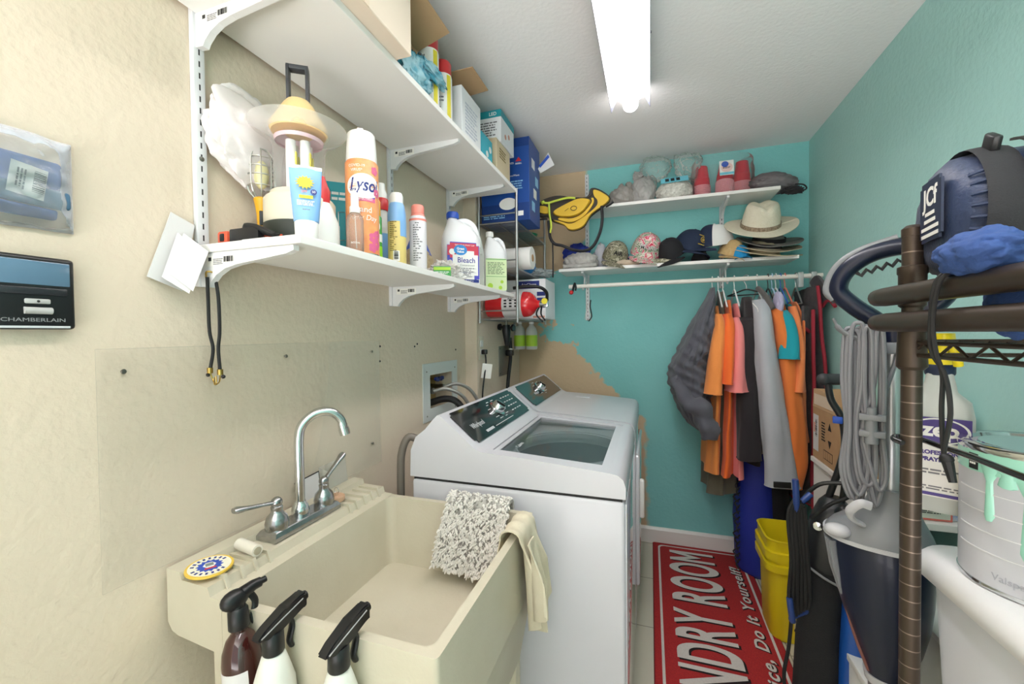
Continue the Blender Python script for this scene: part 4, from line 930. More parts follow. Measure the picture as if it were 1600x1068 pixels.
b = MB(); b.lathe([(.03, 0), (.055, .004), (.075, .035), (.072, .036), (.052, .008), (0, .006)], 28, TR(.20, 2.56, 1.952)); tag(b.build('bowl', mat('emerald_plastic', '1F8C62', rough=.35)), 'green plastic bowl on the top tier behind the blue carton', 'bowl')
t = thing('paper_roll', 'white paper roll lying on the middle tier of the wire rack', 'paper roll', (.2, 2.2, 1.708))
b = MB(); b.tube([(.10, 2.21, 1.772), (.34, 2.21, 1.772)], .062, 24); b.noisy(.003, 20); b.build('roll', white_p, t, True)
b = MB(); b.tube([(.335, 2.21, 1.772), (.3415, 2.21, 1.772)], .02, 16); b.build('core', kraft, t, True)
b = MB(); b.crumple((.22, 2.36, 1.752), (.09, .06, .055), 31, .15, 3, 4, flatz=1.708); tag(b.build('cloth_bundle', mat('azure_cloth', '2577B5', rough=.8)), 'blue cloth bundle behind the white paper roll', 'cloth')
b = MB(); b.crumple((.25, 2.55, 1.735), (.12, .09, .028), 33, .3, 4, 5, flatz=1.708); tag(b.build('plastic_packet', clear('grey_film', 'D5DCDD', op=.6, rough=.2, gloss=.3), angle=60), 'flat clear plastic packet at the far end of the middle tier', 'packet')
t, bd = carton('air_cleaner_carton', 'white carton with a dark blue panel behind the fire extinguisher', 'box', .10, .372, 2.37, 2.62, 1.443, 1.678, mat('white_card', ''))
Fq = lambda x, z: frame((x, 2.3695, z), (1, 0, 0), (0, 0, 1))
panel('name_panel', navy, bd, Fq(.27, 1.645), .13, .045, .0006, True); text('print', 'AirClean', .026, white_p, bd, Fq(.27, 1.645) @ TR(0, 0, .0007), True)
disc('picture', mat('silver_print', 'A9B2B8', rough=.4), bd, Fq(.25, 1.55), .05, .0006, True)
for k in range(3): panel('info_panel', navy, bd, Fq(.345, 1.59-.035*k), .05, .024, .0006, True)
panel('red_strip', mat('pale_red_print', ''), bd, Fq(.33, 1.455), .07, .012, .0006, True)
# fire extinguisher on its side
t = thing('fire_extinguisher', 'red fire extinguisher lying on the bottom tier of the wire rack', 'fire extinguisher', (.2, 2.2, 1.443))
Mx = TR(.0, 2.19, 1.517) @ RY(90)
fr = mat('extinguisher_red', 'D2232A', rough=.2, coat=.5)
b = MB(); b.lathe([(.05, .084), (.066, .088), (.070, .1), (.070, .31), (.066, .33), (.05, .352), (.028, .366), (.02, .372), (.02, .385)], 36, Mx); b.build('cylinder', fr, t, True)
b = MB(); b.lathe([(.0695, .185), (.0708, .185), (.0708, .295), (.0695, .295)], 36, Mx, cap=False); lb = b.build('label', paper, t, True)
b = MB()
for k in range(5):
    a = -1.9+k*.0; 
for i in range(3):
    for j in range(3): b.box(.20+.03*i, .215+.03*i, 2.19-.0715, 2.19-.0708, 1.50+.016*j, 1.509+.016*j)
b.build('pictograms', ink, lb, True, smooth=False)
text('label_print', 'ABC', .02, ink, lb, frame((.24, 2.1185, 1.545), (1, 0, 0), (0, 0, 1)), True)
b = MB(); b.tube([(.383, 2.19, 1.517), (.425, 2.19, 1.517)], .017, 14); b.box(.405, .43, 2.178, 2.202, 1.50, 1.545, .003); b.build('valve', chrome, t, True)
b = MB(); b.lathe([(.016, 0), (.016, .008), (0, .009)], 20, TR(.415, 2.172, 1.53) @ RX(90)); b.build('gauge', yellow_p, t, True)
for dz, e in ((-.018, -.055), (-.006, -.02)):
    b = MB(); b.tube(sm([(.40+dz, 2.19, 1.505), (.405+dz*2.2, 2.185, 1.46), (.42+dz, 2.185, 1.43+e*.2)], 5), .009, 8, flat=.5); b.build('squeeze_lever', black_p, t, True)
b = MB(); b.tube(sm([(.425, 2.185, 1.535), (.43, 2.15, 1.575), (.40, 2.12, 1.60), (.33, 2.105, 1.605), (.26, 2.108, 1.60)], 6), .009, 10); b.build('hose', black_r, t, True)
# tool hanging under the rack and green bottles
t = thing('hose_nozzle', 'black hose nozzle with two round knobs hanging under the wire rack', 'hose nozzle', (.13, 2.36, 1.28))
b = MB(); b.tube([(.13, 2.36, 1.434), (.13, 2.36, 1.40)], .008, 10); b.build('hanger', screw_m, t, True)
b = MB(); b.tube([(.13, 2.36, 1.41), (.13, 2.36, 1.375), (.13, 2.365, 1.33), (.13, 2.37, 1.285)], [.022, .026, .02, .013], 14); b.build('body', black_p, t, True)
for s in (-1, 1):
    q = V((.13, 2.36, 1.395)); d = V((.052*s, -.012*s, .004*-s))
    b = MB(); b.tube([q, q+d*.75, q+d*.8, q+d], [.008, .008, .021, .019], 16); b.build('knob', black_p, t, True)
t = thing('cleaner_bottle', 'clear bottle with a lime green label hanging behind the black nozzle', 'bottle', (.2, 2.58, 1.24))
b = MB(); b.lathe([(.034, 1.255), (.037, 1.26), (.037, 1.365), (.03, 1.39), (.014, 1.41), (.014, 1.425)], 24, TR(.225, 2.58, 0)); b.build('bottle', clear_m, t, True)
b = MB(); b.lathe([(.0372, 1.275), (.038, 1.276), (.038, 1.345), (.0372, 1.346)], 24, TR(.225, 2.58, 0), cap=False); b.build('label', lime, t, True)
b = MB(); b.lathe([(.016, 1.418), (.016, 1.432), (0, 1.433)], 16, TR(.225, 2.58, 0)); b.build('cap', white_p, t, True)
o = copy_thing(t, (.118, 2.585, 1.24), 0, 'second lime-labelled bottle, mostly hidden by the black nozzle')

# ------------------------------------------------------------------ yellow vest between rack and back shelf
def cz(cx, cy, y=2.4):
    px, py = 830+cx/6.653, 270+cy/6.282; X = .34+(px-845)*.00369; z = 2.193-(py-300)*.0038-(X-.34)*.105
    k = y/2.4; return V((.953+(X-.953)*k, y, 1.357+(z-1.357)*k))
def pillow(poly, y, d, n=4, k=.94):
    p = sm([cz(*q, y=y) for q in poly], n, True); c = sum(p, V())/len(p)
    f = lambda s, dy: [V((c.x+(q.x-c.x)*s, q.y+dy, c.z+(q.z-c.z)*s)) for q in p]
    return MB().loft([f(.97, d), f(1, d*.3), f(1, -d*.3), f(k, -d)])
yv = mat('yellow_nylon', 'D8B030', rough=.6, bump=.15, bscale=300); dk = mat('dark_brown_nylon', '3A332C', rough=.7, bump=.15, bscale=300); strap_m = mat('black_webbing', '26262A', rough=.75, bump=.2, bscale=500)
limec = mat('lime_cord', 'C6D64A', rough=.5)
t = thing('life_vest', 'yellow and black folded life vest wedged between wire rack and back shelf', 'life vest', (.55, 2.42, 1.95))
pillow([(85, 300), (200, 242), (320, 228), (480, 250), (610, 238), (652, 158), (770, 200), (825, 280), (640, 415), (560, 522), (470, 560), (400, 556), (350, 512), (240, 482), (170, 430), (85, 430)], 2.425, .022).build('back_panel', dk, t, True)
pillow([(240, 470), (350, 510), (400, 550), (470, 553), (560, 512), (640, 402), (815, 278), (765, 210), (668, 175), (672, 235), (705, 275), (690, 335), (560, 435), (430, 500), (300, 478)], 2.412, .016, k=.97).build('lower_panel', yv, t, True)
pillow([(300, 462), (430, 482), (560, 424), (655, 312), (662, 258), (640, 256), (640, 300), (545, 402), (430, 448), (310, 442)], 2.40, .012, k=.985).build('piping_stripe', yv, t, True)
pillow([(235, 390), (330, 332), (500, 262), (612, 264), (618, 300), (540, 388), (430, 428), (300, 428)], 2.395, .02).build('pocket', yv, t, True)
pillow([(85, 330), (180, 338), (185, 402), (85, 388)], 2.405, .014).build('side_panel', yv, t, True)
b = MB(); c = cz(453, 345, 2.37); b.tube([(c.x+.017*math.cos(2*PI*k/24), c.y, c.z+.012*math.sin(2*PI*k/24)) for k in range(24)], .0018, 6, closed=True); b.build('badge_ring', dk, t, True)
b = MB(); b.tube([cz(358, 372, 2.372), cz(400, 345, 2.372)], .0012, 6); b.build('badge_script', dk, t, True)
T_ = lambda pts, y, r, nm, m, fl=1: MB().tube(sm([cz(*q, y=y) for q in pts], 6), r, 10, flat=fl).build(nm, m, t, True)
T_([(740, 330), (745, 440), (725, 560), (660, 690), (570, 745), (440, 740), (330, 705), (250, 690), (205, 640), (190, 560), (185, 470)], 2.385, .017, 'shoulder_strap', strap_m, .5)
T_([(225, 680), (228, 800), (228, 930), (226, 1015)], 2.38, .011, 'loose_strap', strap_m, .3)
T_([(120, 292), (180, 295), (260, 275), (380, 248), (470, 250)], 2.378, .0065, 'lime_tube', limec); T_([(190, 300), (195, 400), (208, 480), (212, 530), (200, 585)], 2.376, .0058, 'lime_tube', limec)
T_([(120, 280), (130, 300)], 2.376, .011, 'tube_valve', limec)
T_([(650, 165), (640, 210), (590, 245), (480, 250), (360, 245)], 2.4, .005, 'edge_binding', dk); T_([(780, 330), (820, 310), (855, 285)], 2.39, .012, 'buckle', black_p, .6)
T_([(0, 462), (90, 455), (170, 450)], 2.39, .008, 'side_strap', strap_m, .5)
# ------------------------------------------------------------------ back wall shelves, rails, rod
standard(.556, YB, 1.44, 2.41, 'white slotted rail at the bare-plaster end of the back shelves', 'y'); standard(1.366, YB, 1.62, 2.25, 'white slotted rail behind the hats on the teal wall', 'y')
SB1, SB2 = 1.739, 2.111       # undersides
tag(MB().box(.412, 1.70, 2.56, YB-.015, SB1, SB1+.018, .0015).build('wall_shelf', mel, smooth=False), 'lower white shelf of caps and hats on the teal back wall', 'shelf')
tag(MB().box(.56, 1.615, 2.56, YB-.015, SB2, SB2+.018, .0015).build('wall_shelf', mel, smooth=False), 'upper white shelf holding red cups on the teal back wall', 'shelf')
for z, n_ in ((SB1, 'cap'), (SB2, 'cup')):
    for x, s in ((.556, 'near the wire rack'), (1.366, 'below the cream hat' if n_ == 'cap' else 'above the cream hat')):
        bracket(x, YB, z, .235, f'white bracket under the {n_} shelf {s}', 'y', stick=False)
t = thing('closet_rod', 'white closet rod under the cap shelf carrying the hanging clothes', 'closet rod', (1.15, 2.6, 1.64))
b = MB(); b.tube([(.468, 2.6, 1.648), (XR-.002, 2.6, 1.648)], .0125, 16); b.build('rod', mat('white_rod', 'EAE6DD', rough=.4), t, True)
for x in (.556, 1.366):
    b = MB(); b.tube(sm([(x, 2.67, 1.738), (x, 2.66, 1.69), (x, 2.635, 1.64), (x, 2.60, 1.626), (x, 2.58, 1.64)], 5), .004, 8); b.build('rod_hook', steel_w, t, True)
t = thing('spring_clamp', 'black spring clamp with a red tip at the free end of the closet rod', 'clamp', (.5, 2.6, 1.6))
b = MB(); b.tube(sm([(.508, 2.585, 1.668), (.503, 2.578, 1.65), (.495, 2.58, 1.62), (.49, 2.58, 1.612)], 5), .007, 8); b.tube(sm([(.508, 2.585, 1.668), (.515, 2.58, 1.64), (.512, 2.58, 1.62)], 5), .006, 8); b.build('jaw', black_p, t, True)
b = MB(); b.ball((.486, 2.578, 1.61), .014, 14); b.build('tip', red, t, True)

# ------------------------------------------------------------------ upper back shelf goods
Z2 = SB2+.0185
gfilm = clear('grey_bag_film', 'A8A29C', op=.75, rough=.25, gloss=.25); cfilm = clear('clear_bag_film', 'DDE8E2', op=.12, rough=.12, gloss=.3)
b = MB(); b.crumple((.79, 2.69, Z2+.06), (.075, .06, .075), 41, .2, 3, 5, flatz=Z2); b.crumple((.83, 2.69, Z2+.13), (.02, .02, .03), 42, .3, 4, 3); tag(b.build('plastic_bag', gfilm, angle=60), 'low grey-brown tied plastic bag next to the life vest', 'plastic bag')
b = MB(); b.crumple((.915, 2.69, Z2+.085), (.07, .055, .10), 43, .16, 3, 5, flatz=Z2); b.crumple((.885, 2.69, Z2+.185), (.03, .025, .03), 44, .35, 4, 4); tag(b.build('plastic_bag', clear('silver_bag_film', 'B9B7B3', op=.75, rough=.2, gloss=.3), angle=60), 'tall silver-grey plastic bag beside the white pebble pack', 'plastic bag')
b = MB(); b.crumple((.985, 2.68, 2.345), (.09, .06, .075), 46, .2, 3, 5); b.crumple((.965, 2.7, 2.25), (.03, .04, .06), 47, .2, 3, 4); tag(b.build('plastic_bag', cfilm, angle=60), 'blown-up clear bag resting on the silver-grey bag', 'plastic bag')
t = thing('pebble_pack', 'clear pack of white pebbles with a teal header card on the cup shelf', 'pack', (1.09, 2.67, Z2))
b = MB(); b.crumple((1.092, 2.67, Z2+.055), (.105, .07, .075), 48, .1, 2.4, 5, flatz=Z2); b.build('pebbles', mat('white_pebbles', 'DFDED6', rough=.5, var=.5, vscale=90, col2='A9A79C', bump=.9, bscale=120, detail=1), t, True, angle=60)
b = MB(); b.box(-.075, .075, -.002, .002, -.02, .02, M=TR(1.09, 2.612, Z2+.115) @ RX(-35) @ RY(-3)); hd = b.build('header_card', mat('pale_teal_print', '6FC3D6', rough=.45), t, True, smooth=False)
b = MB()
for k in range(3): b.box(-.05+.03*k, -.03+.03*k, -.0032, -.002, -.012, .012)
b.xf(TR(1.09, 2.612, Z2+.115) @ RX(-35) @ RY(-3)); b.build('header_print', ink, hd, True, smooth=False)
# cups
cupred = mat('cup_red', 'C81F35', rough=.35); rimw = mat('cup_rim', 'E2A9B0', rough=.35)
def make_cup(label):
    t = thing('plastic_cup', label, 'cup', (0, 0, 0), 0, 'nested red cups in the clear wrapper')
    b = MB(); b.lathe([(.046, .004), (.042, .05), (.0395, .052), (.0315, .118), (.0295, .12), (0, .117)], 28, cap=False); b.build('wall', cupred, t)
    b = MB(); b.tube([(.0465*math.cos(2*PI*k/28), .0465*math.sin(2*PI*k/28), .004) for k in range(28)], .0026, 8, closed=True); b.build('rim', rimw, t)
    return t
proto = None
stacks = [(1.245, 2.70, 0, 11, 'in the stack nearest the pebble pack'), (1.36, 2.665, -10, 12, 'in the middle stack of three'), (1.455, 2.70, 4, 11, 'in the stack nearest the grey pouch')]
for x, y, tl, n, where in stacks:
    Rm = RX(tl) @ RY(0 if tl >= 0 else 3)
    for k in range(n):
        lab = f'upside-down red plastic cup {where}'
        p = V((x, y, Z2+.004)) + (Rm @ V((0, 0, .0072*k)))
        if tl < 0: p.y += .0
        if proto is None: proto = make_cup(lab); o = proto; o.location = p; o.rotation_euler = Rm.to_euler()
        else: o = copy_thing(proto, p, 0, lab, 'nested red cups '+where, Rm.to_euler())
        o['group'] = 'nested red cups '+where
t = thing('cup_wrapper', 'clear plastic wrapper with a round blue label around the red cups', 'wrapper', (1.35, 2.69, Z2))
b = MB()
def wrapf(u, v):
    a = 2*PI*u; z = Z2+.002+.225*math.sin(v*PI/2); k = 1-.45*max(0, v-.55)**1.5
    r = V((.165*math.cos(a), .085*math.sin(a)))*k; w_ = 1+.05*noise.noise(V((math.cos(a)*3, math.sin(a)*3, v*6)))
    return V((1.352+r.x*w_, 2.685+r.y*w_, z))
b.grid(wrapf, 48, 14, True); b.build('film', clear('thin_wrapper_film', 'E9EDEA', op=.03, rough=.1, gloss=.2), t, True, angle=60)
b = MB(); b.crumple((1.17, 2.69, 2.335), (.075, .055, .085), 51, .25, 3, 5); b.build('loose_end', cfilm, t, True, angle=60)
Ml = TR(1.362, 2.598, Z2+.142) @ RX(-14) @ RZ(0)
b = MB(); b.box(-.036, .036, -.001, .001, -.045, .045, M=Ml); lb = b.build('label', white_p, t, True, smooth=False)
b = MB(); b.lathe([(.018, 0), (.018, .001)], 24, Ml @ TR(-.008, -.0012, .022) @ RX(90)); b.build('round_mark', blue_c, lb, True, smooth=False)
b = MB(); b.lathe([(.03, 0), (.03, .0008)], 24, Ml @ TR(0, -.001, .002) @ RX(90)); b.build('circle_print', mat('pale_pink_print', 'E9C9C4', rough=.5), lb, True, smooth=False)
b = MB(); b.box(-.036, .036, -.0016, -.001, -.043, -.028, M=Ml); b.build('teal_strip', mat('pale_teal_print', ''), lb, True, smooth=False)
lines('small_print', ink, lb, Ml @ TR(0, -.002, .0) @ RX(90), .04, .012, 2, world=True)
t = thing('stuff_sack', 'grey drawstring pouch hanging off the far end of the cup shelf', 'pouch', (1.6, 2.68, 2.1))
b = MB(); b.crumple((1.60, 2.68, Z2+.05), (.125, .075, .055), 55, .16, 2.5, 5); b.build('pouch', mat('grey_nylon', '7C7C7E', rough=.55, var=.6, vscale=6, col2='6A5F63'), t, True, angle=60)
b = MB(); b.tube(sm([(1.70, 2.63, Z2+.02), (1.735, 2.62, Z2+.01), (1.75, 2.62, Z2-.01), (1.735, 2.62, Z2-.02), (1.71, 2.62, Z2-.01)], 5), .004, 6); b.build('drawstring', strap_m, t, True)
b = MB(); b.crumple((1.69, 2.64, Z2-.01), (.05, .02, .018), 56, .4, 5, 4); b.build('pouch_mouth', strap_m, t, True)

# ------------------------------------------------------------------ caps and hats on the lower back shelf
Z1 = SB1+.0185
def fabric(n, c, c2=None, vs=30): return mat(n, c, rough=.85, bump=.2, bscale=350, var=.5 if c2 else 0, vscale=vs, col2=c2)
def pattern(n, cols, scale):
    m = fabric(n, cols[0]); nt = m.node_tree; b = nt.nodes['Principled BSDF']; L = nt.links.new
    g = nt.nodes.new('ShaderNodeTexCoord'); v = nt.nodes.new('ShaderNodeTexNoise'); v.inputs['Scale'].default_value = scale; v.inputs['Detail'].default_value = 2; v.inputs['Distortion'].default_value = .8
    L(g.outputs['Object'], v.inputs['Vector']); r = nt.nodes.new('ShaderNodeValToRGB'); r.color_ramp.interpolation = 'CONSTANT'; e = r.color_ramp.elements
    ps = [0, .40, .46, .52, .58, .64]; e[0].color = lin(cols[0]); e[1].position = ps[1]; e[1].color = lin(cols[1])
    for k in range(2, len(cols)): x = e.new(ps[k]); x.color = lin(cols[k])
    L(v.outputs[0], r.inputs[0]); L(r.outputs[0], b.inputs['Base Color']); return m
def cap(label, loc, rot, cm, vm, front_m=None, button=True, s=1.0):
    """baseball cap, visor towards local -Y"""
    t = thing('baseball_cap', label, 'cap', loc)
    t.rotation_euler = [math.radians(a) for a in rot]; t.scale = (s,)*3
    def cr(u, v, o=0):
        a = 2*PI*u; ph = v*PI/2; r = math.cos(ph)**.75; x = (.078+o)*r*math.cos(a); y = (.093+o)*r*math.sin(a); z = (.112+o)*math.sin(ph)**1.05
        if y < 0: z *= 1+.10*(-math.sin(a))*math.sin(2*ph)
        return V((x, y, z))
    b = MB(); b.grid(lambda u, v: cr(u, v*.985), 36, 12, True); b.grid(lambda u, v: cr(u, v*.98, -.003), 36, 12, True); b.build('crown', cm, t, angle=60)
    if front_m is not None:
        b = MB(); b.grid(lambda u, v: cr(.75+(u-.5)*.36, v*.86, .0012), 16, 10); b.build('front_panel', front_m, t, angle=60)
    def vis(u, v):
        a = PI*(1.08+.84*u); e = math.sin(PI*u); x = .078*math.cos(a)*(1+.05*v); y = .093*math.sin(a)-.072*v*e**.55; z = .004-.02*(1-e)*1-.018*v*e*.2-.35*abs(x)**1.0*.35*v
        return V((x, y, z))
    b = MB(); b.sheet(vis, 24, 8, .003); b.build('visor', vm, t, angle=60)
    if button: b = MB(); b.ball((0, 0, .1135), (.007, .007, .004), 10); b.build('button', cm, t)
    t['cap_front'] = 1; del t['cap_front']
    return t
def caplogo(t, kind, m, s='', size=.03, m2=None):
    Mq = frame((0, -.088, .058), (1, 0, 0), (0, .38, 1))
    if kind == 'text':
        return text('lettering', s, size, m, t, Mq @ TR(0, 0, .006), off=.0006, R=.085, ext=.0015)
    b = MB(); b.lathe([(.012, 0), (.016, 0), (.016, .002), (.012, .002)], 24, Mq @ TR(0, .006, .010), cap=False); b.lathe([(.008, 0), (.008, .002)], 16, Mq @ TR(0, .006, .010)); b.build('emblem', m, t)
    for z in (.028, -.02): lines('gold_stitching', m, t, Mq @ TR(0, z, .006), .05, .008, 1, t=.004, seed=int(abs(z)*1000))
navyf = fabric('navy_twill', '1D2A44'); blackf = fabric('black_twill', '1B1B1F'); whitef = fabric('white_mesh_fabric', 'E4E4E2'); tanf = fabric('tan_straw', 'C9AD7C', 'B99A68', 60); royal = fabric('royal_blue_cloth', '2037A0', '16266F', 10)
camo = pattern('camouflage', ['8F8C74', '5B5B48', 'A8A48C', '4A4A3A', 'B9B59F'], 38); floral = pattern('pink_floral', ['C9C5B5', '6E8A6A', 'DAD6C8', 'E28098', 'CC3050', 'E6D9D0'], 42)
b = MB(); b.crumple((.50, 2.69, Z1+.075), (.085, .07, .10), 61, .2, 3, 5, flatz=Z1); tag(b.build('folded_cloth', royal, angle=60), 'royal blue cloth heaped behind the grey knitted hat', 'cloth')
t = thing('knit_hat', 'pale grey cable-knit hat at the left end of the cap shelf', 'knit hat', (.535, 2.61, Z1))
knit = mat('grey_cable_knit', 'C6C3BE', rough=.9, bump=.9, bscale=70, detail=1, var=.6, vscale=60, col2='A6A39F')
b = MB(); b.crumple((.54, 2.63, Z1+.045), (.105, .055, .058), 62, .1, 2.6, 5, flatz=Z1)
for v in b.bm.verts: v.co += V((v.co.x-.54, v.co.y-2.63, v.co.z-Z1-.04)).normalized()*.006*abs(math.sin((v.co.x+.6*v.co.z)*95))
b.build('knit', knit, t, True, angle=70)
b = MB(); b.tube(sm([(.44, 2.578, Z1+.016), (.5, 2.567, Z1+.013), (.57, 2.567, Z1+.014), (.64, 2.58, Z1+.018)], 8), .013, 12); b.noisy(.004, 60, 4); b.build('folded_brim', knit, t, True)
b = MB(); b.crumple((.74, 2.74, Z1+.07), (.08, .05, .085), 64, .2, 3, 5, flatz=Z1); tag(b.build('folded_cloth', fabric('navy_cloth', '22307E'), angle=60), 'dark blue cloth behind the camouflage cap', 'cloth')
b = MB(); b.crumple((.65, 2.73, Z1+.085), (.045, .04, .085), 65, .2, 3, 4, flatz=Z1); tag(b.build('folded_cloth', fabric('pale_grey_cloth', 'C9CBD2'), angle=60), 'pale grey cloth standing between blue cloth and camouflage cap', 'cloth')
b = MB(); b.crumple((.80, 2.60, Z1+.018), (.09, .035, .022), 66, .2, 3, 4, flatz=Z1); tag(b.build('folded_cloth', fabric('beige_cloth', 'CDBBA5'), angle=60), 'beige cloth under the camouflage and floral caps', 'cloth')
c = cap('camouflage cap with black lettering beside the grey knitted hat', (.745, 2.655, Z1+.055), (26, 10, 14), camo, camo); caplogo(c, 'text', blackf, 'AIR', .034)
c = cap('pink and grey floral cap with white script in the middle of the cap shelf', (.925, 2.665, Z1+.075), (26, 12, 8), floral, floral, s=1.15); caplogo(c, 'text', blackf, 'Miami', .036); 
text('lettering_face', 'Miami', .036, whitef, c, frame((0, -.088, .058), (1, 0, 0), (0, .38, 1)) @ TR(0, .0, .0085), off=-.0002, R=.085, ext=.0008)
b = MB(); b.crumple((1.02, 2.60, Z1+.012), (.10, .035, .018), 67, .2, 3, 4, flatz=Z1); tag(b.build('folded_cloth', camo, angle=60), 'camouflage cloth lying in front of the black cap', 'cloth')
b = MB(); b.crumple((.98, 2.72, Z1+.08), (.06, .05, .085), 68, .2, 3, 4, flatz=Z1); tag(b.build('folded_cloth', pattern('tan_print', ['B8A998', '8B7B6C', 'CDC2B4', '6F6B62', 'D8CFC4'], 50), angle=60), 'tan printed cloth behind the floral cap', 'cloth')
c = cap('plain black cap tucked in front of the navy cap', (1.08, 2.645, Z1+.052), (30, -6, -28), blackf, blackf, s=.95)
c = cap('navy cap with a gold round emblem and gold lettering', (1.165, 2.70, Z1+.085), (18, 14, 34), navyf, navyf, s=1.12); caplogo(c, 'emblem', mat('gold_thread', 'C2A24A', rough=.5))
c = cap('black cap lying flat under the tan cap', (1.23, 2.66, Z1+.002), (0, 0, 20), blackf, blackf, button=False, s=.6)
c = cap('white mesh cap with a navy front panel next to the cream hat', (1.315, 2.675, Z1+.098), (6, 8, -78), whitef, navyf, navyf, s=1.08); caplogo(c, 'text', whitef, 'USA', .024)
c = cap('tan straw cap leaning under the white mesh cap', (1.385, 2.655, Z1+.03), (16, 14, 18), tanf, tanf, s=.82)
c = cap('bright blue cap peeking out under the straw hats', (1.43, 2.615, Z1+.008), (4, 0, 10), fabric('bright_blue_cloth', '2190C9'), fabric('bright_blue_cloth', '2190C9'), s=.62)
def hat(label, loc, rot, m, bandm, rx, ry, cw, cd, ch, curl, seed=0, under=None, name='sun_hat'):
    t = thing(name, label, 'hat', loc); t.rotation_euler = [math.radians(a) for a in rot]
    def br(u, v):
        a = 2*PI*u; k = .45+.55*v; x, y = rx*k*math.cos(a), ry*k*math.sin(a)
        z = curl*((x/rx)**2*1.3-(y/ry)**2*.4)*v+.006*noise.noise(V((x*9, y*9, seed)))
        return V((x, y, z))
    b = MB(); b.sheet(br, 64, 10, .004); bmesh.ops.remove_doubles(b.bm, verts=b.bm.verts, dist=.0005); b.build('brim', m, t, angle=60)
    loops = []; n = 40
    for z, k in ((0, 1.06), (.008, 1.0), (ch*.5, .93), (ch*.85, .84), (ch*.97, .74), (ch, .6), (ch*.96, .35), (ch*.9, .12)):
        l = []
        for i in range(n):
            a = 2*PI*i/n; x, y = cw*k*math.cos(a), cd*k*math.sin(a); zz = z
            if z > ch*.6: 
                zz -= ch*.16*math.exp(-((x/cw)/.22)**2)*(.5+.5*abs(y/cd)); 
                if y < 0: x *= 1-.22*abs(math.sin(a))*(z/ch)
            l.append(V((x, y, zz)))
        loops.append(l)
    b = MB(); b.loft(loops); b.build('crown', m, t, angle=60)
    if bandm: b = MB(); b.lathe([(1.02, .002), (1.035, .004), (1.01, .026), (1.0, .026)], 40, Matrix.Diagonal((cw, cd, 1, 1)), cap=False); b.build('hat_band', bandm, t)
    return t
strw = lambda n, c, c2: mat(n, c, rough=.85, bump=.5, bscale=160, var=.6, vscale=70, col2=c2)
hat('tan straw hat at the bottom of the hat stack, rim over the shelf end', (1.555, 2.655, Z1+.028), (10, 9, 0), strw('tan_felt', 'CFC1A0', 'C2B28F'), None, .185, .145, .08, .09, .04, .012, 1)
hat('beige brimmed hat in the middle of the hat stack', (1.56, 2.66, Z1+.062), (15, 7, 0), strw('beige_felt', 'B3A68E', 'A3967F'), blackf, .178, .14, .08, .09, .04, .015, 2)
hat('dark grey brimmed hat just under the cream hat', (1.585, 2.675, Z1+.10), (21, 5, 0), strw('grey_felt', '86837F', '77736F'), blackf, .165, .13, .08, .09, .04, .015, 3)
hat('cream cowboy hat with a braided brown band on top of the hat stack', (1.535, 2.635, Z1+.182), (33, -2, 4), strw('cream_straw', 'E6E0CB', 'DED6BE'), mat('braided_brown', '6A5340', rough=.7, var=.5, vscale=120, col2='B5A48C'), .182, .155, .096, .100, .125, .012, 4, name='cowboy_hat')
# ------------------------------------------------------------------ clothes on the rod
def cloth(n, c, c2=None, b_=.25, vs=5): return mat(n, c, rough=.9, bump=b_, bscale=260, sheen=.15, var=.5 if c2 else 0, vscale=vs, col2=c2)
RY_, RZ_ = 2.6, 1.648
def hanger(label, x, m, droop=.10, tilt=0, wide=.19, bar=True, hookm=None, deep=0):
    t = thing('clothes_hanger', label, 'hanger', (x, RY_, RZ_-.2), tilt)
    z0 = .2-deep
    b = MB(); b.tube(sm([(0, -.013, .206-.002), (0, -.010, .216), (0, .002, .2195), (0, .015, .211), (0, .018, .195), (0, .008, .178), (0, 0, z0-.04), (0, 0, z0-.06)], 6), .0026, 8); b.build('hook', hookm or m, t)
    zt = z0-.06
    b = MB(); p = [(0, 0, zt), (0, wide*.5, zt-droop*.45), (0, wide, zt-droop)]; q = [(x_, -y_, z_) for x_, y_, z_ in p]
    pts = sm(q[::-1]+p[1:], 5)
    b.tube(pts, .0042, 8)
    if bar: b.tube([(0, -wide, zt-droop), (0, wide, zt-droop)], .0035, 8)
    b.build('arms', m, t); return t
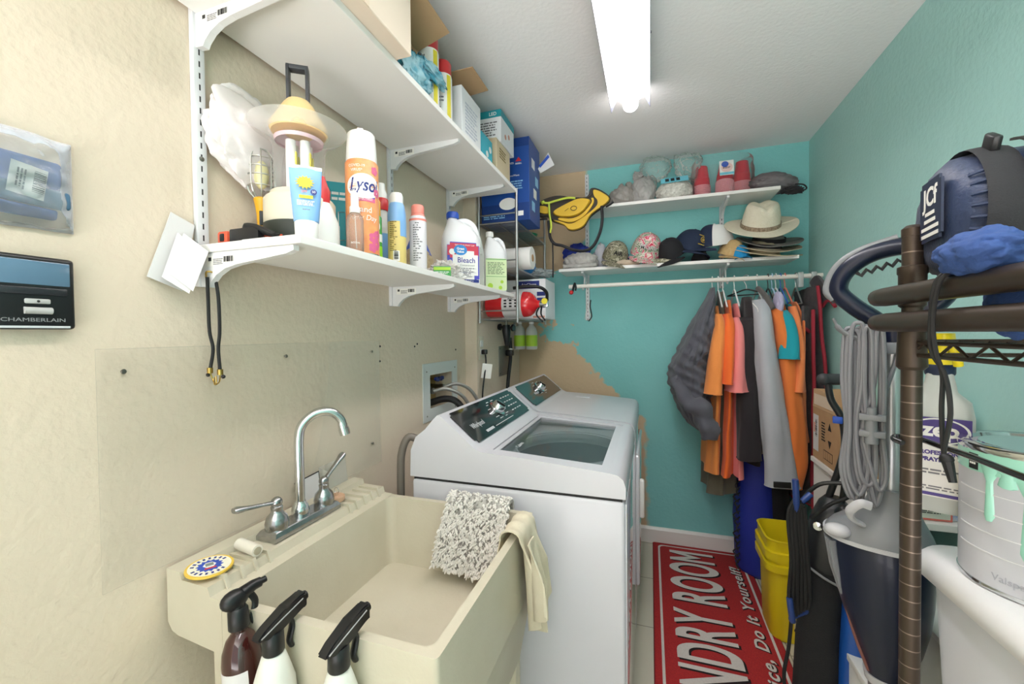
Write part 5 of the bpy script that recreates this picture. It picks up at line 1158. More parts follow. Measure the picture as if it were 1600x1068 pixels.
def garment(name, label, cat, x, m, zneck, ztip, zhem, wy=.19, tx=(.02, .045, .055), sleeves=(), yc=2.6, lean=0, seed=0, folds=.012, far=.18, neck=.05, hem=None, open_=False):
    """cloth hanging across the rod: body loops top to bottom, near side sleeve towards -Y"""
    t = thing(name, label, cat, (x, yc, zhem))
    n = 56; loops = []; N = 26
    for i in range(N+1):
        s = i/N; z = zneck+(zhem-zneck)*s
        sh = min(1, (zneck-z)/max(1e-4, zneck-ztip)); wn = neck+(wy-neck)*sh**.8; wf = neck+(far-neck)*sh**.8
        wn *= 1+.05*s; h = tx[0]+(tx[1]-tx[0])*min(1, s*3) if s < .34 else tx[1]+(tx[2]-tx[1])*(s-.34)/.66
        l = []
        for k in range(n):
            a = 2*PI*k/n; c_, s_ = math.cos(a), math.sin(a)
            y = (wf if c_ > 0 else wn)*math.copysign(abs(c_)**.8, c_)
            f = folds*s*(math.sin(y*42+seed*2+s*2)+.6*math.sin(y*77+seed)) + .012*s*noise.noise(V((y*6, z*5, seed)))
            X_ = h*math.copysign(abs(s_)**.9, s_)*(1+.25*noise.noise(V((c_*2, z*4, seed+s_))))+f+lean*s
            l.append(V((X_, y, z-zhem+.006*math.sin(y*20+seed)*(s > .97))))
        loops.append(l)
    b = MB(); b.loft(loops, cap=True); b.build('body', m, t, angle=70)
    for sl in sleeves:
        pts, hx, hy, mm, nm = sl
        P = sm([(p[0]-x, p[1]-yc, p[2]-zhem) for p in pts], 6); L_ = []; Np = len(P)
        for i, p in enumerate(P):
            s = i/(Np-1); w1 = hx[0]+(hx[1]-hx[0])*s; w2 = hy[0]+(hy[1]-hy[0])*s
            l = []
            for k in range(28):
                a = 2*PI*k/28; wob = 1+.16*s*math.sin(a*3+seed+s*4)+.12*noise.noise(V((math.cos(a)*2, math.sin(a)*2, p.z*9+seed)))
                l.append(V((p.x+w1*wob*math.cos(a), p.y+w2*wob*math.sin(a), p.z+.03*s*math.sin(a)*0)))
            L_.append(l)
        b = MB(); b.loft(L_, cap=False)
        inner = [[q+(P[i]-q)*.06 for q in L_[i]] for i in range(Np//2, Np)]
        b.loft(inner, cap=False); b.bm.verts.ensure_lookup_table()
        b.build(nm, mm or m, t, angle=70)
        e = L_[-1]; b = MB(); b.tube([q+V((0, 0, .002)) for q in e], .0028, 6, closed=True); b.build('sleeve_hem', mm or m, t)
    b = MB(); 
    return t
greyblue = cloth('grey_blue_ripstop', '62636C', '4C4D56', .4, 9); orange1 = cloth('pale_orange_jersey', 'F0954C', 'E58A42'); orange2 = cloth('bright_orange_jersey', 'F5742E', 'EC6A26'); pinkj = cloth('salmon_pink_jersey', 'F28E8C', 'EA8482')
olive = cloth('olive_cotton', '6E6A58', '5B5849'); blk = cloth('black_fleece', '2B2529', '221D21'); lgrey = cloth('light_grey_softshell', 'B4B7BD', 'A9ACB3', .1); tealj = cloth('teal_jersey', '179AA8'); lilac = cloth('lilac_cloth', 'B9B4D2')
wht_h = mat('white_hanger_plastic', 'E9E8E6', rough=.35); blk_h = mat('black_hanger_plastic', '1D1D1F', rough=.4); blu_h = mat('blue_hanger_plastic', '2C63B5', rough=.35); pnk_h = mat('salmon_hanger_plastic', 'E8826E', rough=.35); lbl_h = mat('pale_blue_hanger', 'A9CBE2', rough=.35)
# grey shirt, bunched
t = thing('cargo_shirt', 'bunched grey-blue shirt, first garment on the rod from the wire rack', 'shirt', (1.2, 2.55, .8))
L_ = []; n = 48
for X_, h, z, hy in ((1.285, .012, 1.60, .05), (1.275, .022, 1.55, .12), (1.235, .055, 1.42, .18), (1.205, .08, 1.30, .20), (1.165, .105, 1.18, .21), (1.165, .11, 1.08, .21), (1.18, .10, .99, .20), (1.20, .085, .91, .19), (1.215, .07, .85, .17), (1.225, .045, .82, .14)):
    L_.append((X_, h, z, hy))
def interp(z):
    for a, c in zip(L_, L_[1:]):
        if a[2] >= z >= c[2]:
            f = (a[2]-z)/(a[2]-c[2]); return [a[i]+(c[i]-a[i])*f for i in range(4)]
    return L_[-1]
loops = []
for i in range(61):
    z = 1.60-.78*i/60; X_, h, _, hy = interp(z); l = []
    for k in range(72):
        a = 2*PI*k/72; c_, s_ = math.cos(a), math.sin(a); d = V((c_*2.2, s_*2.2, z*7))
        w_ = 1+min(1, i/12)*(.16*noise.noise(d)+.22*(abs(noise.noise(d*2.1+V((3, 1, 2))))-.2)+.05*math.sin(z*120+c_*6)*(1 if .3 < i/60 < .8 else .3))
        l.append(V((X_+h*c_*w_, 2.57+hy*s_*w_, z)))
    loops.append(l)
b = MB(); b.loft(loops); b.build('body', greyblue, t, True, angle=80)
b = MB(); b.tube(sm([(1.09, 2.44, 1.10), (1.14, 2.36, 1.00), (1.20, 2.35, .93), (1.24, 2.36, .86), (1.245, 2.37, .80)], 6), [.035]*8+[.05]*10+[.042]*7, 16); b.noisy(.03, 16, 3); b.build('sleeve', greyblue, t, True, angle=80)
hanger('white hanger of the bunched grey-blue shirt', 1.288, wht_h, .08, wide=.1, bar=False)
def sl(x0, x1, z0, z1, y0=2.43, y1=2.37, hx=(.03, .05), hy=(.05, .075), m=None, nm='sleeve', mid=.5): return ([(x0, y0+.05, z0), (x0, y0, z0-.06), ((x0+x1)/2, (y0+y1)/2, z0+(z1-z0)*mid), (x1, y1, z1)], hx, hy, m, nm)
garment('t_shirt', 'pale orange T-shirt hanging right beside the bunched grey-blue shirt', 'T-shirt', 1.305, orange1, 1.50, 1.36, .60, tx=(.012, .02, .032), seed=1, lean=-.03, sleeves=[sl(1.30, 1.265, 1.45, 1.035, hx=(.02, .042), hy=(.05, .07))])
garment('trousers', 'olive-grey trousers hanging below the orange T-shirts', 'trousers', 1.335, olive, 1.58, 1.45, .46, wy=.13, far=.12, yc=2.64, tx=(.010, .012, .07), seed=7, lean=-.01, folds=.02)
garment('t_shirt', 'bright orange T-shirt between the pale orange and the pink one', 'T-shirt', 1.365, orange2, 1.53, 1.38, .59, tx=(.012, .018, .03), seed=2, lean=-.025, sleeves=[sl(1.345, 1.325, 1.45, 1.09, hx=(.02, .036), hy=(.05, .065))])
garment('t_shirt', 'salmon pink T-shirt hanging next to the black jacket', 'T-shirt', 1.405, pinkj, 1.51, 1.37, .585, tx=(.010, .016, .022), seed=3, lean=-.015, sleeves=[sl(1.385, 1.372, 1.43, 1.05, hx=(.016, .052), hy=(.045, .06), mid=.6)])
for x, lab in ((1.318, 'white hanger of the pale orange T-shirt'), (1.342, 'white hanger of the bright orange T-shirt'), (1.40, 'white hanger of the pink T-shirt')): hanger(lab, x, wht_h, .10, wide=.14, bar=False)
garment('jacket', 'black fleece jacket between pink T-shirt and light grey jacket', 'jacket', 1.462, blk, 1.545, 1.40, .66, tx=(.022, .034, .036), seed=4, folds=.006, sleeves=[sl(1.435, 1.425, 1.43, .70, y1=2.38, hx=(.04, .055), hy=(.05, .045))])
b = MB(); b.tube(sm([(1.45, 2.40, 1.50), (1.468, 2.385, 1.47), (1.472, 2.38, 1.43), (1.468, 2.38, 1.40)], 5), .0025, 6); tag(b.build('drawcord', wht_h), 'white drawcord hanging at the neck of the black fleece jacket', 'cord')
hanger('black clip hanger carrying the black fleece jacket', 1.46, blk_h, .03, tilt=math.radians(60), wide=.1, bar=True, hookm=rk)
t = garment('jacket', 'light grey jacket with a long sleeve and black cuff tab', 'jacket', 1.545, lgrey, 1.55, 1.40, .70, tx=(.022, .034, .038), seed=5, folds=.005, sleeves=[([(1.50, 2.48, 1.52), (1.495, 2.40, 1.42), (1.505, 2.36, 1.2), (1.525, 2.335, .95), (1.54, 2.325, .75), (1.555, 2.32, .60)], (.035, .072), (.05, .05), None, 'sleeve')])
b = MB(); b.box(-.045, .03, -.004, .003, -.014, .014, .002, M=TR(1.555, 2.268, .622) @ RZ(6)); b.build('cuff_tab', black_r, t, True)
b = MB(); b.tube(sm([(1.50, 2.52, 1.585), (1.515, 2.44, 1.54), (1.54, 2.40, 1.47)], 6), .013, 12); b.build('collar', cloth('dark_grey_lining', '5E5A58'), t, True)
hanger('tall white hanger hooked through the light grey jacket', 1.512, wht_h, .08, wide=.13, bar=False)
garment('jacket', 'long-sleeved orange jacket behind the light grey sleeve', 'jacket', 1.612, cloth('orange_softshell', 'E9803C', 'DF7634', .1), 1.53, 1.40, .56, tx=(.016, .024, .03), seed=6, folds=.006, sleeves=[([(1.565, 2.46, 1.47), (1.575, 2.40, 1.38), (1.60, 2.37, 1.15), (1.625, 2.36, .9), (1.625, 2.355, .72), (1.60, 2.36, .585)], (.03, .05), (.05, .045), None, 'sleeve')])
garment('t_shirt', 'teal T-shirt whose sleeve points out above the orange one', 'T-shirt', 1.655, tealj, 1.50, 1.40, .8, tx=(.012, .02, .03), seed=8, sleeves=[([(1.60, 2.45, 1.46), (1.60, 2.40, 1.42), (1.605, 2.37, 1.32), (1.60, 2.35, 1.22)], (.016, .045), (.04, .05), None, 'sleeve')])
garment('t_shirt', 'coral orange T-shirt under the teal sleeve', 'T-shirt', 1.68, cloth('coral_orange_jersey', 'F08A52'), 1.51, 1.40, .8, tx=(.012, .02, .03), seed=9, sleeves=[([(1.64, 2.46, 1.48), (1.64, 2.42, 1.40), (1.645, 2.39, 1.25), (1.635, 2.37, 1.06)], (.016, .035), (.04, .055), None, 'sleeve')])
b = MB(); b.crumple((1.575, 2.44, 1.50), (.022, .05, .06), 71, .15, 2.5, 4); tag(b.build('folded_cloth', lilac, angle=60), 'pale lilac cloth gathered at the neck of the teal T-shirt', 'cloth')
for x, m_, lab in ((1.565, blk_h, 'thin black hanger beside the light grey jacket'), (1.584, lbl_h, 'pale blue hanger right of the thin black one'), (1.602, wht_h, 'white hanger between pale blue and deep blue hangers'), (1.624, blu_h, 'deep blue hanger beside the salmon hanger'), (1.645, pnk_h, 'salmon coloured hanger of the coral T-shirt')): hanger(lab, x, m_, .09, wide=.13, bar=False)
hanger('empty thin wire hanger left of the quilted blanket', 1.695, rk, .09, wide=.1)
# quilted blanket with red binding
qm = mat('charcoal_quilting', '5C595B', rough=.95, bump=.5, bscale=140, var=.5, vscale=25, col2='4A484B')
def quilt(u, v, x0, x1, y0, y1, z0, z1, s): 
    y = y0+(y1-y0)*u; z = z0+(z1-z0)*v; x = x0+(x1-x0)*v+.02*math.sin(u*7+s)*(.3+v)-.009*abs(math.sin((u*.28+v)*26))*abs(math.sin((u*.28-v)*26))*min(1,u*8)+.012*noise.noise(V((y*7, z*4, s)))
    return V((x, y, z))
t = thing('quilted_blanket', 'charcoal quilted moving blanket with red binding at the far end of the rod', 'blanket', (1.73, 2.55, .45))
b = MB(); b.sheet(lambda u, v: quilt(u, v, 1.715, 1.70, 2.42, 2.70, 1.46, .47, 1), 30, 60, .012); b.build('near_layer', qm, t, True, angle=60)
b = MB(); b.sheet(lambda u, v: quilt(u, v, 1.745, 1.80, 2.45, 2.78, 1.58, .55, 2), 30, 60, .012); b.build('far_layer', qm, t, True, angle=60)
redb = mat('dark_red_binding', 'A12C3C', rough=.8)
for (x0, x1, y0, y1, z0, z1, s) in ((1.715, 1.70, 2.42, 2.7, 1.46, .47, 1), (1.745, 1.80, 2.45, 2.78, 1.58, .55, 2)):
    b = MB(); b.tube([quilt(0, k/40, x0, x1, y0, y1, z0, z1, s) for k in range(41)], .0085, 8); b.build('binding', redb, t, True)
b = MB(); b.tube([quilt(k/20, 1, 1.715, 1.70, 2.42, 2.70, 1.46, .47, 1) for k in range(21)], .0085, 8); b.build('binding', redb, t, True)
def flap(u, v): return V((1.765+.035*v-.02*u, 2.44+.10*u-.05*v, 1.60-.13*v+.035*math.sin(u*3)))
b = MB(); b.sheet(flap, 12, 12, .012); b.build('folded_corner', qm, t, True)
b = MB(); b.tube([flap(k/12, 1) for k in range(13)], .008, 8); b.build('binding', redb, t, True)
b = MB(); b.sheet(lambda u, v: V((1.675+.055*u, 2.42+.05*u, 1.48-.10*v-.05*u*v)), 10, 10, .012); b.build('folded_corner', qm, t, True)
b = MB(); b.tube([(1.675, 2.42, 1.375), (1.70, 2.44, 1.36), (1.732, 2.465, 1.335)], .008, 8); b.build('binding', redb, t, True)
for x, y in ((1.715, 2.6), (1.775, 2.6)):
    b = MB(); b.box(-.012, .012, -.02, .02, -.06, .02, .003, M=TR(x, y, RZ_)); b.build('clip', clear('clear_clip', 'DDE5E6', op=.45, rough=.1, gloss=.3), t, True)
# thin clear hanger and small black clip hanging at the left end
t = thing('clothes_hanger', 'thin clear hanger with black clips at the free end of the rod', 'hanger', (.585, 2.6, 1.42))
b = MB(); b.tube(sm([(.578, 2.585, 1.655), (.578, 2.60, 1.668), (.578, 2.615, 1.65), (.58, 2.6, 1.60), (.578, 2.6, 1.52), (.565, 2.6, 1.44)], 6), .0022, 6); b.build('hook', clear_m, t, True)
b = MB(); b.tube(sm([(.578, 2.6, 1.53), (.60, 2.6, 1.47), (.605, 2.6, 1.43)], 6), .0022, 6); b.build('arms', clear_m, t, True)
b = MB(); b.tube(sm([(.603, 2.6, 1.56), (.60, 2.595, 1.52), (.608, 2.6, 1.46), (.59, 2.6, 1.43)], 6), .004, 8); b.build('clip', black_p, t, True)
# royal blue folding chair bag on the floor under the clothes
t = thing('storage_bag', 'tall royal blue and black bag standing behind the yellow pail', 'bag', (1.52, 2.62, 0))
def bagl(z, hx, hy, dx): return [V((1.53+dx+hx*math.cos(2*PI*k/36)*(1+.12*noise.noise(V((math.cos(2*PI*k/36)*2, math.sin(2*PI*k/36)*2, z*5)))), 2.64+hy*math.sin(2*PI*k/36)*(1+.1*noise.noise(V((k*.3, z*6, 1)))), z)) for k in range(36)]
b = MB(); b.loft([bagl(.004, .10, .10, .0), bagl(.03, .115, .11, 0), bagl(.3, .12, .11, -.005), bagl(.55, .105, .10, -.01), bagl(.72, .08, .08, -.01), bagl(.80, .05, .05, 0)]); b.build('bag_body', mat('royal_blue_nylon', '22349E', rough=.6, bump=.2, bscale=200), t, True, angle=70)
b = MB(); b.loft([[V((q.x*1.0+.055, q.y-.012, q.z)) for q in l] for l in (bagl(.004, .06, .10, .03), bagl(.3, .065, .105, .03), bagl(.6, .06, .095, .02), bagl(.78, .03, .05, 0))]); b.build('black_side', cloth('black_nylon', '17171C'), t, True, angle=70)
b = MB()
for k in range(14): z = .06+.034*k; b.tube(sm([(1.425, 2.58, z+.02), (1.405-.008*(k % 3), 2.565, z), (1.415, 2.56, z-.025)], 3), .004, 6)
b.build('fringe', strap_m, t, True)

# ------------------------------------------------------------------ door mat
def mat_red():
    m = mat('red_coir', 'C2302E', rough=.95, bump=.8, bscale=350, var=.5, vscale=180, col2='A0242A'); return m
t = thing('door_mat', 'long red mat reading LAUNDRY ROOM on the floor in front of the washer', 'mat', (1.226, 2.03, 0))
b = MB(); b.box(.966, 1.488, 1.27, 2.787, .001, .010, .003, 2); base = b.build('pile', mat_red(), t, True)
b = MB(); b.box(.962, 1.492, 1.266, 2.791, .0004, .004, .001); b.build('rubber_edge', mat('dark_red_edge', '6B1A20', rough=.8), t, True, smooth=False)
wp = mat('white_mat_print', 'DEDAD4', rough=.95, bump=.6, bscale=350, var=.7, vscale=160, col2='CFC6C0'); kp = mat('black_mat_print', '1E1516', rough=.95)
def rim(o, w_, m, z):
    b = MB(); xa, xb, ya, yb = .966+o, 1.488-o, 1.27+o, 2.787-o; r = .03; pts = []
    for cx, cy, a0 in ((xb-r, yb-r, 0), (xa+r, yb-r, 90), (xa+r, ya+r, 180), (xb-r, ya+r, 270)):
        for k in range(7): a = math.radians(a0+15*k); pts.append((cx+r*math.cos(a), cy+r*math.sin(a)))
    c = V(((xa+xb)/2, (ya+yb)/2)); n = len(pts)
    def off(p, d):
        v = V(p); return V((c.x+(v.x-c.x)*(1-d/(xb-xa)*2), c.y+(v.y-c.y)*(1-d/(yb-ya)*2), z))
    A = [off(p, 0) for p in pts]; B_ = [off(p, w_) for p in pts]; bm = b.bm
    va = [bm.verts.new(p) for p in A]; vb = [bm.verts.new(p) for p in B_]
    for k in range(n): bm.faces.new((va[k], va[(k+1) % n], vb[(k+1) % n], vb[k]))
    b.build('border_line', m, base, True, smooth=False)
rim(.028, .011, wp, .0106)
LM_ = lambda x, y, z=.0104: frame((x, y, z), (0, 1, 0), (-1, 0, 0))
def fit(name, s, m, x, y0, y1, h, z, off, shear=0):
    o = text(name, s, h*1.38, m, base, LM_(x, (y0+y1)/2, z), True, off=off, shear=shear, space=1.12)
    ys = [v.co.y for v in o.data.vertices]; k = (y1-y0)/(max(ys)-min(ys)); c = (max(ys)+min(ys))/2; yc = (y0+y1)/2-PW[base.name].translation.y
    for v in o.data.vertices: v.co.y = yc+(v.co.y-c)*k
    return o
def big(name, m, x, y0, y1, z, off):
    o = fit(name, 'LAUNDRY ROO', m, x, y0, y1-.128, .25, z, off)
    xs = [v.co.x for v in o.data.vertices]; k = .008; xa, xb = min(xs)+PW[base.name].translation.x+k, max(xs)+PW[base.name].translation.x-k     # letter tops at xa, feet at xb
    ya, yb, w_ = y1-.112, y1, .027; yc = (ya+yb)/2; tip = xa+(xb-xa)*.72
    P = [(xb, ya), (xa, ya), (xa, ya+w_), (tip-.07, yc), (xa, yb-w_), (xa, yb), (xb, yb), (xb, yb-w_*.9), (xa+.085, yb-w_*.9), (tip, yc), (xa+.085, ya+w_*.9), (xb, ya+w_*.9)]
    b = MB(); f = b.bm.faces.new([b.bm.verts.new((px, py, z+.0002)) for px, py in P]); bmesh.ops.triangulate(b.bm, faces=[f], ngon_method='EAR_CLIP'); b.bm.normal_update()
    for f in b.bm.faces:
        if f.normal.z < 0: f.normal_flip()
    b.build(name, m, base, True, smooth=False, fix=False)
big('mat_lettering_shadow', kp, 1.203, 1.342, 2.704, .0103, .009)
big('mat_lettering', wp, 1.195, 1.352, 2.712, .0109, .008)
fit('mat_script_shadow', 'Self Service, Do It Yourself!', kp, 1.405, 1.392, 2.612, .052, .0103, .004, .25)
fit('mat_script', 'Self Service, Do It Yourself!', wp, 1.402, 1.395, 2.615, .05, .0109, .0015, .25)
# yellow pail
t = thing('litter_pail', 'open yellow plastic pail with a label standing at the far end of the mat', 'pail', (1.57, 2.12, 0))
yel = mat('pail_yellow', 'DEC91A', rough=.35)
def sq(cx, cy, hx, hy, z, r=.05, n=6):
    out = []
    for sx__, sy__, a0 in ((1, 1, 0), (-1, 1, 90), (-1, -1, 180), (1, -1, 270)):
        for k in range(n+1): a = math.radians(a0+90*k/n); out.append(V((cx+sx__*(hx-r)+r*math.cos(a), cy+sy__*(hy-r)+r*math.sin(a), z)))
    return out
px_, py_ = 1.565, 2.15
b = MB(); b.loft([sq(px_, py_, .108, .098, .004), sq(px_, py_, .113, .103, .02), sq(px_, py_, .122, .112, .31), sq(px_, py_, .138, .128, .315), sq(px_, py_, .139, .129, .345), sq(px_, py_, .128, .118, .348), sq(px_, py_, .128, .118, .362), sq(px_, py_, .138, .128, .365), sq(px_, py_, .139, .129, .40), sq(px_, py_, .130, .120, .402), sq(px_, py_, .131, .121, .445), sq(px_, py_, .134, .124, .45), sq(px_, py_, .127, .117, .452), sq(px_, py_, .122, .112, .40), sq(px_, py_, .112, .102, .05), sq(px_, py_, .105, .095, .03)])
b.build('bucket', yel, t, True, angle=35)
Fp = frame((px_, py_-.1085, .17), (1, 0, 0), (0, -.034, 1))
panel('label_white', mat('cream_label', 'D9D2A0', rough=.5), t, Fp @ TR(.03, -.06, .0005), .12, .07, .0008, True)
b = MB(); pts = [(.062*math.cos(PI*k/20), .042*math.sin(PI*k/20)) for k in range(21)]; b.prism(pts, .0012); b.xf(Fp @ TR(.032, -.105, .0005)); b.build('dark_arch', mat('brown_black_print', '2C2622', rough=.5), t, True, smooth=False)
text('weight_print', '27', .022, white_p, t, Fp @ TR(-.01, -.095, .0018), True, off=.0005); text('weight_print', '4-in-1', .022, white_p, t, Fp @ TR(.05, -.085, .0018), True, off=.0004)
text('name_lettering', 'Tidy', .036, ink, t, Fp @ TR(.062, .02, .001), True, off=.001); text('name_lettering', 'Cats', .036, ink, t, Fp @ TR(.062, -.012, .001), True, off=.001)
p = panel('round_sticker', paper, t, Fp @ TR(-.03, .075, .001), .05, .032, .0006, True); panel('sticker_mark', navy, p, Fp @ TR(-.03, .08, .0017), .04, .012, .0004, True); lines('small_print', grey_ink, p, Fp @ TR(-.03, .067, .0017), .04, .008, 2, world=True)
for k in range(3): panel('feature_print', grey_ink, t, Fp @ TR(-.04, .03-.03*k, .001), .02, .006, .0005, True)
# ------------------------------------------------------------------ white cabinet, box and detergent carton by the right wall
t = thing('low_cabinet', 'white open cabinet against the right wall under the brown box', 'cabinet', (1.71, 1.76, 0))
b = MB(); b.box(1.605, 1.805, 1.44, 2.085, .80, .82, .002); b.build('top', white_trim, t, True, smooth=False)
b = MB(); b.box(1.615, 1.633, 1.45, 2.08, 0, .80); b.build('side_panel', white_trim, t, True, smooth=False)
b = MB(); b.box(1.633, 1.80, 2.055, 2.075, 0, .80); b.build('end_panel', white_trim, t, True, smooth=False)
b = MB(); b.box(1.633, 1.80, 1.46, 2.055, .30, .318); b.build('shelf_board', white_trim, t, True, smooth=False)
t, bd = carton('cardboard_box', 'brown shipping box with arrows and a white label on the low cabinet', 'cardboard box', 1.612, 1.79, 1.815, 2.082, .8205, 1.035, kraft,
      [((1.612, 1.86, 1.035), (0, .222, 0), (.01, 0, 1), .075), ((1.612, 2.08, 1.035), (.178, 0, 0), (0, -.05, 1), .075)])
Fx = lambda y, z: frame((1.6115, y, z), (0, -1, 0), (0, 0, 1))
p = panel('shipping_label', paper, bd, Fx(2.045, .93), .055, .15, .0006, True); bars('barcode', ink, p, Fx(2.04, .95) @ TR(0, 0, .0007) @ RZ(90), .07, .02, 14, world=True); panel('red_print', mat('pale_red_print', ''), p, Fx(2.058, .95) @ TR(0, 0, .0007), .015, .04, .0004, True)
b = MB(); b.prism([(-.016, 0), (.016, 0), (0, .03)], .0006); b.xf(Fx(1.905, .965)); b.build('arrow_print', kp, bd, True, smooth=False)
b = MB(); b.prism([(-.016, 0), (0, -.03), (.016, 0)], .0006); b.xf(Fx(1.905, .925)); b.build('arrow_print', kp, bd, True, smooth=False)
b = MB(); b.box(-.042, .042, -.018, .018, 0, .0005); b.xf(Fx(1.92, .862)); b.build('table_frame', kp, bd, True, smooth=False)
b = MB(); [b.box(-.039+.0205*k, -.0215+.0205*k, -.0155, .0155, .0004, .0009) for k in range(4)]; b.xf(Fx(1.92, .862)); b.build('table_cells', kraft, bd, True, smooth=False)
lines('small_print', kp, bd, Fx(1.965, .95), .04, .08, 7, world=True, seed=9)
panel('tape', mat('pale_tape', ''), bd, Fx(1.97, 1.07), .19, .045, .0007, True)
lab_b = mat('royal_blue_card', '2F63B5', rough=.4); 
t, bd = carton('detergent_carton', 'white, blue and yellow four-pack carton beside the right wall behind the dark post', 'carton', 1.655, 1.795, 1.475, 1.60, .8205, 1.105, white_p)
b = MB(); b.loft([[V(q) for q in ((1.655, 1.475, 1.105), (1.795, 1.475, 1.105), (1.795, 1.60, 1.105), (1.655, 1.60, 1.105))], [V(q) for q in ((1.67, 1.50, 1.165), (1.775, 1.50, 1.165), (1.775, 1.58, 1.165), (1.67, 1.58, 1.165))]]); b.build('gable', white_p, t, True, smooth=False)
Ff = lambda x, z: frame((x, 1.4745, z), (1, 0, 0), (0, 0, 1)); Fs = lambda y, z: frame((1.6545, y, z), (0, -1, 0), (0, 0, 1))
for F1, c_, w1 in ((Ff, 1.725, .14), (Fs, 1.5375, .125)):
    panel('yellow_band', yellow_p, t, F1(c_, 1.075), w1, .055, .0006, True); panel('blue_field', lab_b, t, F1(c_, .955), w1, .17, .0005, True); panel('floral_band', mat('blue_white_print', '8FA9DA', rough=.4, var=.5, vscale=120, col2='F2F2F6'), t, F1(c_, .847), w1, .05, .0005, True)
    disc('white_oval', white_p, t, F1(c_, .985) @ TR(0, 0, .0006), .045, .0006, True, sx=1.1); text('script_lettering', 'Lysol', .05, navy, t, F1(c_, .99) @ TR(0, 0, .0014), True, shear=.25, off=.001)
    disc('white_oval', white_p, t, F1(c_-.01, .905) @ TR(0, 0, .0006), .035, .0006, True, sx=1.3); text('print', 'POWER', .024, ink, t, F1(c_-.005, .915) @ TR(0, 0, .0014), True, off=.0006)
    panel('red_mark', red, t, F1(c_, .945) @ TR(0, 0, .0013), .04, .014, .0005, True); text('pack_lettering', '4 PACK', .03, red, t, F1(c_, 1.075) @ TR(0, 0, .0008), True, off=.0008)
t = thing('warning_card', 'red-bordered hazard card leaning on the blue detergent carton', 'card', (1.70, 1.46, .8205))
b = MB(); b.box(1.662, 1.745, 1.462, 1.466, .8215, .90); b.build('card', mat('salmon_border', 'E4776A', rough=.5), t, True, smooth=False)
Fw = lambda x, z: frame((x, 1.4615, z), (1, 0, 0), (0, 0, 1))
pn = panel('card_face', mat('pale_grey_green', 'D5DACB', rough=.5), t, Fw(1.702, .862), .076, .07, .0005, True)
for k in range(2):
    p = panel('hazard_symbol', ink, pn, Fw(1.688+.03*k, .872) @ TR(0, 0, .0006), .025, .026, .0004, True)
    b = MB(); [b.box(*q, .0004, .0008) for q in ((-.008, .008, -.002, .002), (-.002, .002, -.008, .008))]; b.xf(Fw(1.688+.03*k, .872) @ TR(0, 0, .0007) @ RZ(0 if k else 45)); b.build('symbol_cross', white_p, p, True, smooth=False)
lines('small_print', ink, pn, Fw(1.70, .845) @ TR(0, 0, .0006), .05, .01, 2, world=True)

# ------------------------------------------------------------------ upright vacuum, black and blue
vx, vy = 1.45, 1.47
t = thing('upright_vacuum', 'black upright vacuum with blue side and coiled black cord, right of the yellow pail', 'vacuum cleaner', (vx, vy, 0), face(vx, vy))
kpx = .001886
def U(px, py, y=0): return V(((px-1290)*kpx-.005, y, 1.357-(py-512)*kpx))
b = MB(); b.tube([U(1290, 590, .0), U(1335, 590, .05)], [.017, .016], 14); b.ball(U(1290, 590, 0), .018, 14); b.build('grip', mat('dark_grey_grip', '303134', rough=.6), t)
b = MB(); b.tube(sm([U(1296, 597), U(1300, 622), U(1313, 650), U(1317, 690), U(1310, 730), U(1298, 775), U(1290, 815)], 6), .0095, 10); b.build('handle_tube', black_p, t)
b = MB(); b.tube(sm([U(1318, 690, -.01), U(1316, 760, -.01), U(1305, 830, -.01)], 6), .008, 10); b.build('handle_tube', black_p, t)
b = MB(); b.tube(sm([U(1322, 745, -.03), U(1285, 755, -.03), U(1262, 790, -.03), U(1256, 830, -.03)], 6), .006, 8); b.build('cross_brace', black_p, t)
b = MB(); b.box(-.012, .012, -.008, .008, -.01, .01, .003, M=Matrix.Translation(U(1308, 652, -.008))); b.build('blue_clip', blue_c, t)
def us(py, xl, xr, d, n=32, p=2.8):
    a_, c_ = U(xl, py), U(xr, py); cx, hx = (a_.x+c_.x)/2, (c_.x-a_.x)/2; out = []
    for k in range(n):
        a = 2*PI*k/n; q, s_ = math.cos(a), math.sin(a); out.append(V((cx+hx*math.copysign(abs(q)**(2/p), q), d*math.copysign(abs(s_)**(2/p), s_), a_.z)))
    return out
b = MB(); b.loft([us(775, 1292, 1312, .02), us(785, 1284, 1322, .04), us(805, 1276, 1330, .06), us(840, 1266, 1332, .07), us(880, 1262, 1328, .07), us(886, 1262, 1326, .066)]); b.build('upper_housing', mat('satin_black', '202124', rough=.4), t)
b = MB(); b.loft([us(884, 1263, 1318, .066), us(940, 1260, 1316, .075), us(1010, 1254, 1314, .08), us(1100, 1250, 1314, .08), us(1190, 1254, 1312, .07)]); b.build('mesh_bag', mat('black_mesh', '1A1B1D', rough=.8, bump=.8, bscale=500), t)
b = MB(); b.tube(sm([U(1262, 872, -.072), U(1292, 890, -.075), U(1326, 905, -.06)], 5), .0035, 8); b.build('zip_line', mat('grey_zip', '8A8A8C', rough=.4), t)
b = MB(); b.loft([us(835, 1322, 1336, .05), us(900, 1314, 1345, .07), us(1000, 1308, 1350, .078), us(1190, 1304, 1350, .08)]); b.build('blue_shell', mat('bright_blue_shell', '1F57AE', rough=.3), t)
b = MB(); b.loft([[V((q.x, q.y*1.3-.02, q.z)) for q in l] for l in (us(1175, 1235, 1350, .09), us(1200, 1228, 1356, .12), us(1229, 1228, 1356, .12))]); b.build('floor_head', black_p, t)
b = MB(); b.lathe([(.012, 0), (.012, .006), (0, .008)], 16, Matrix.Translation(U(1284, 814, -.062)) @ RX(90)); b.build('knob', chrome, t)
b = MB(); b.ball(U(1316, 792, -.055), (.024, .02, .03), 16); b.build('switch_pod', black_p, t)
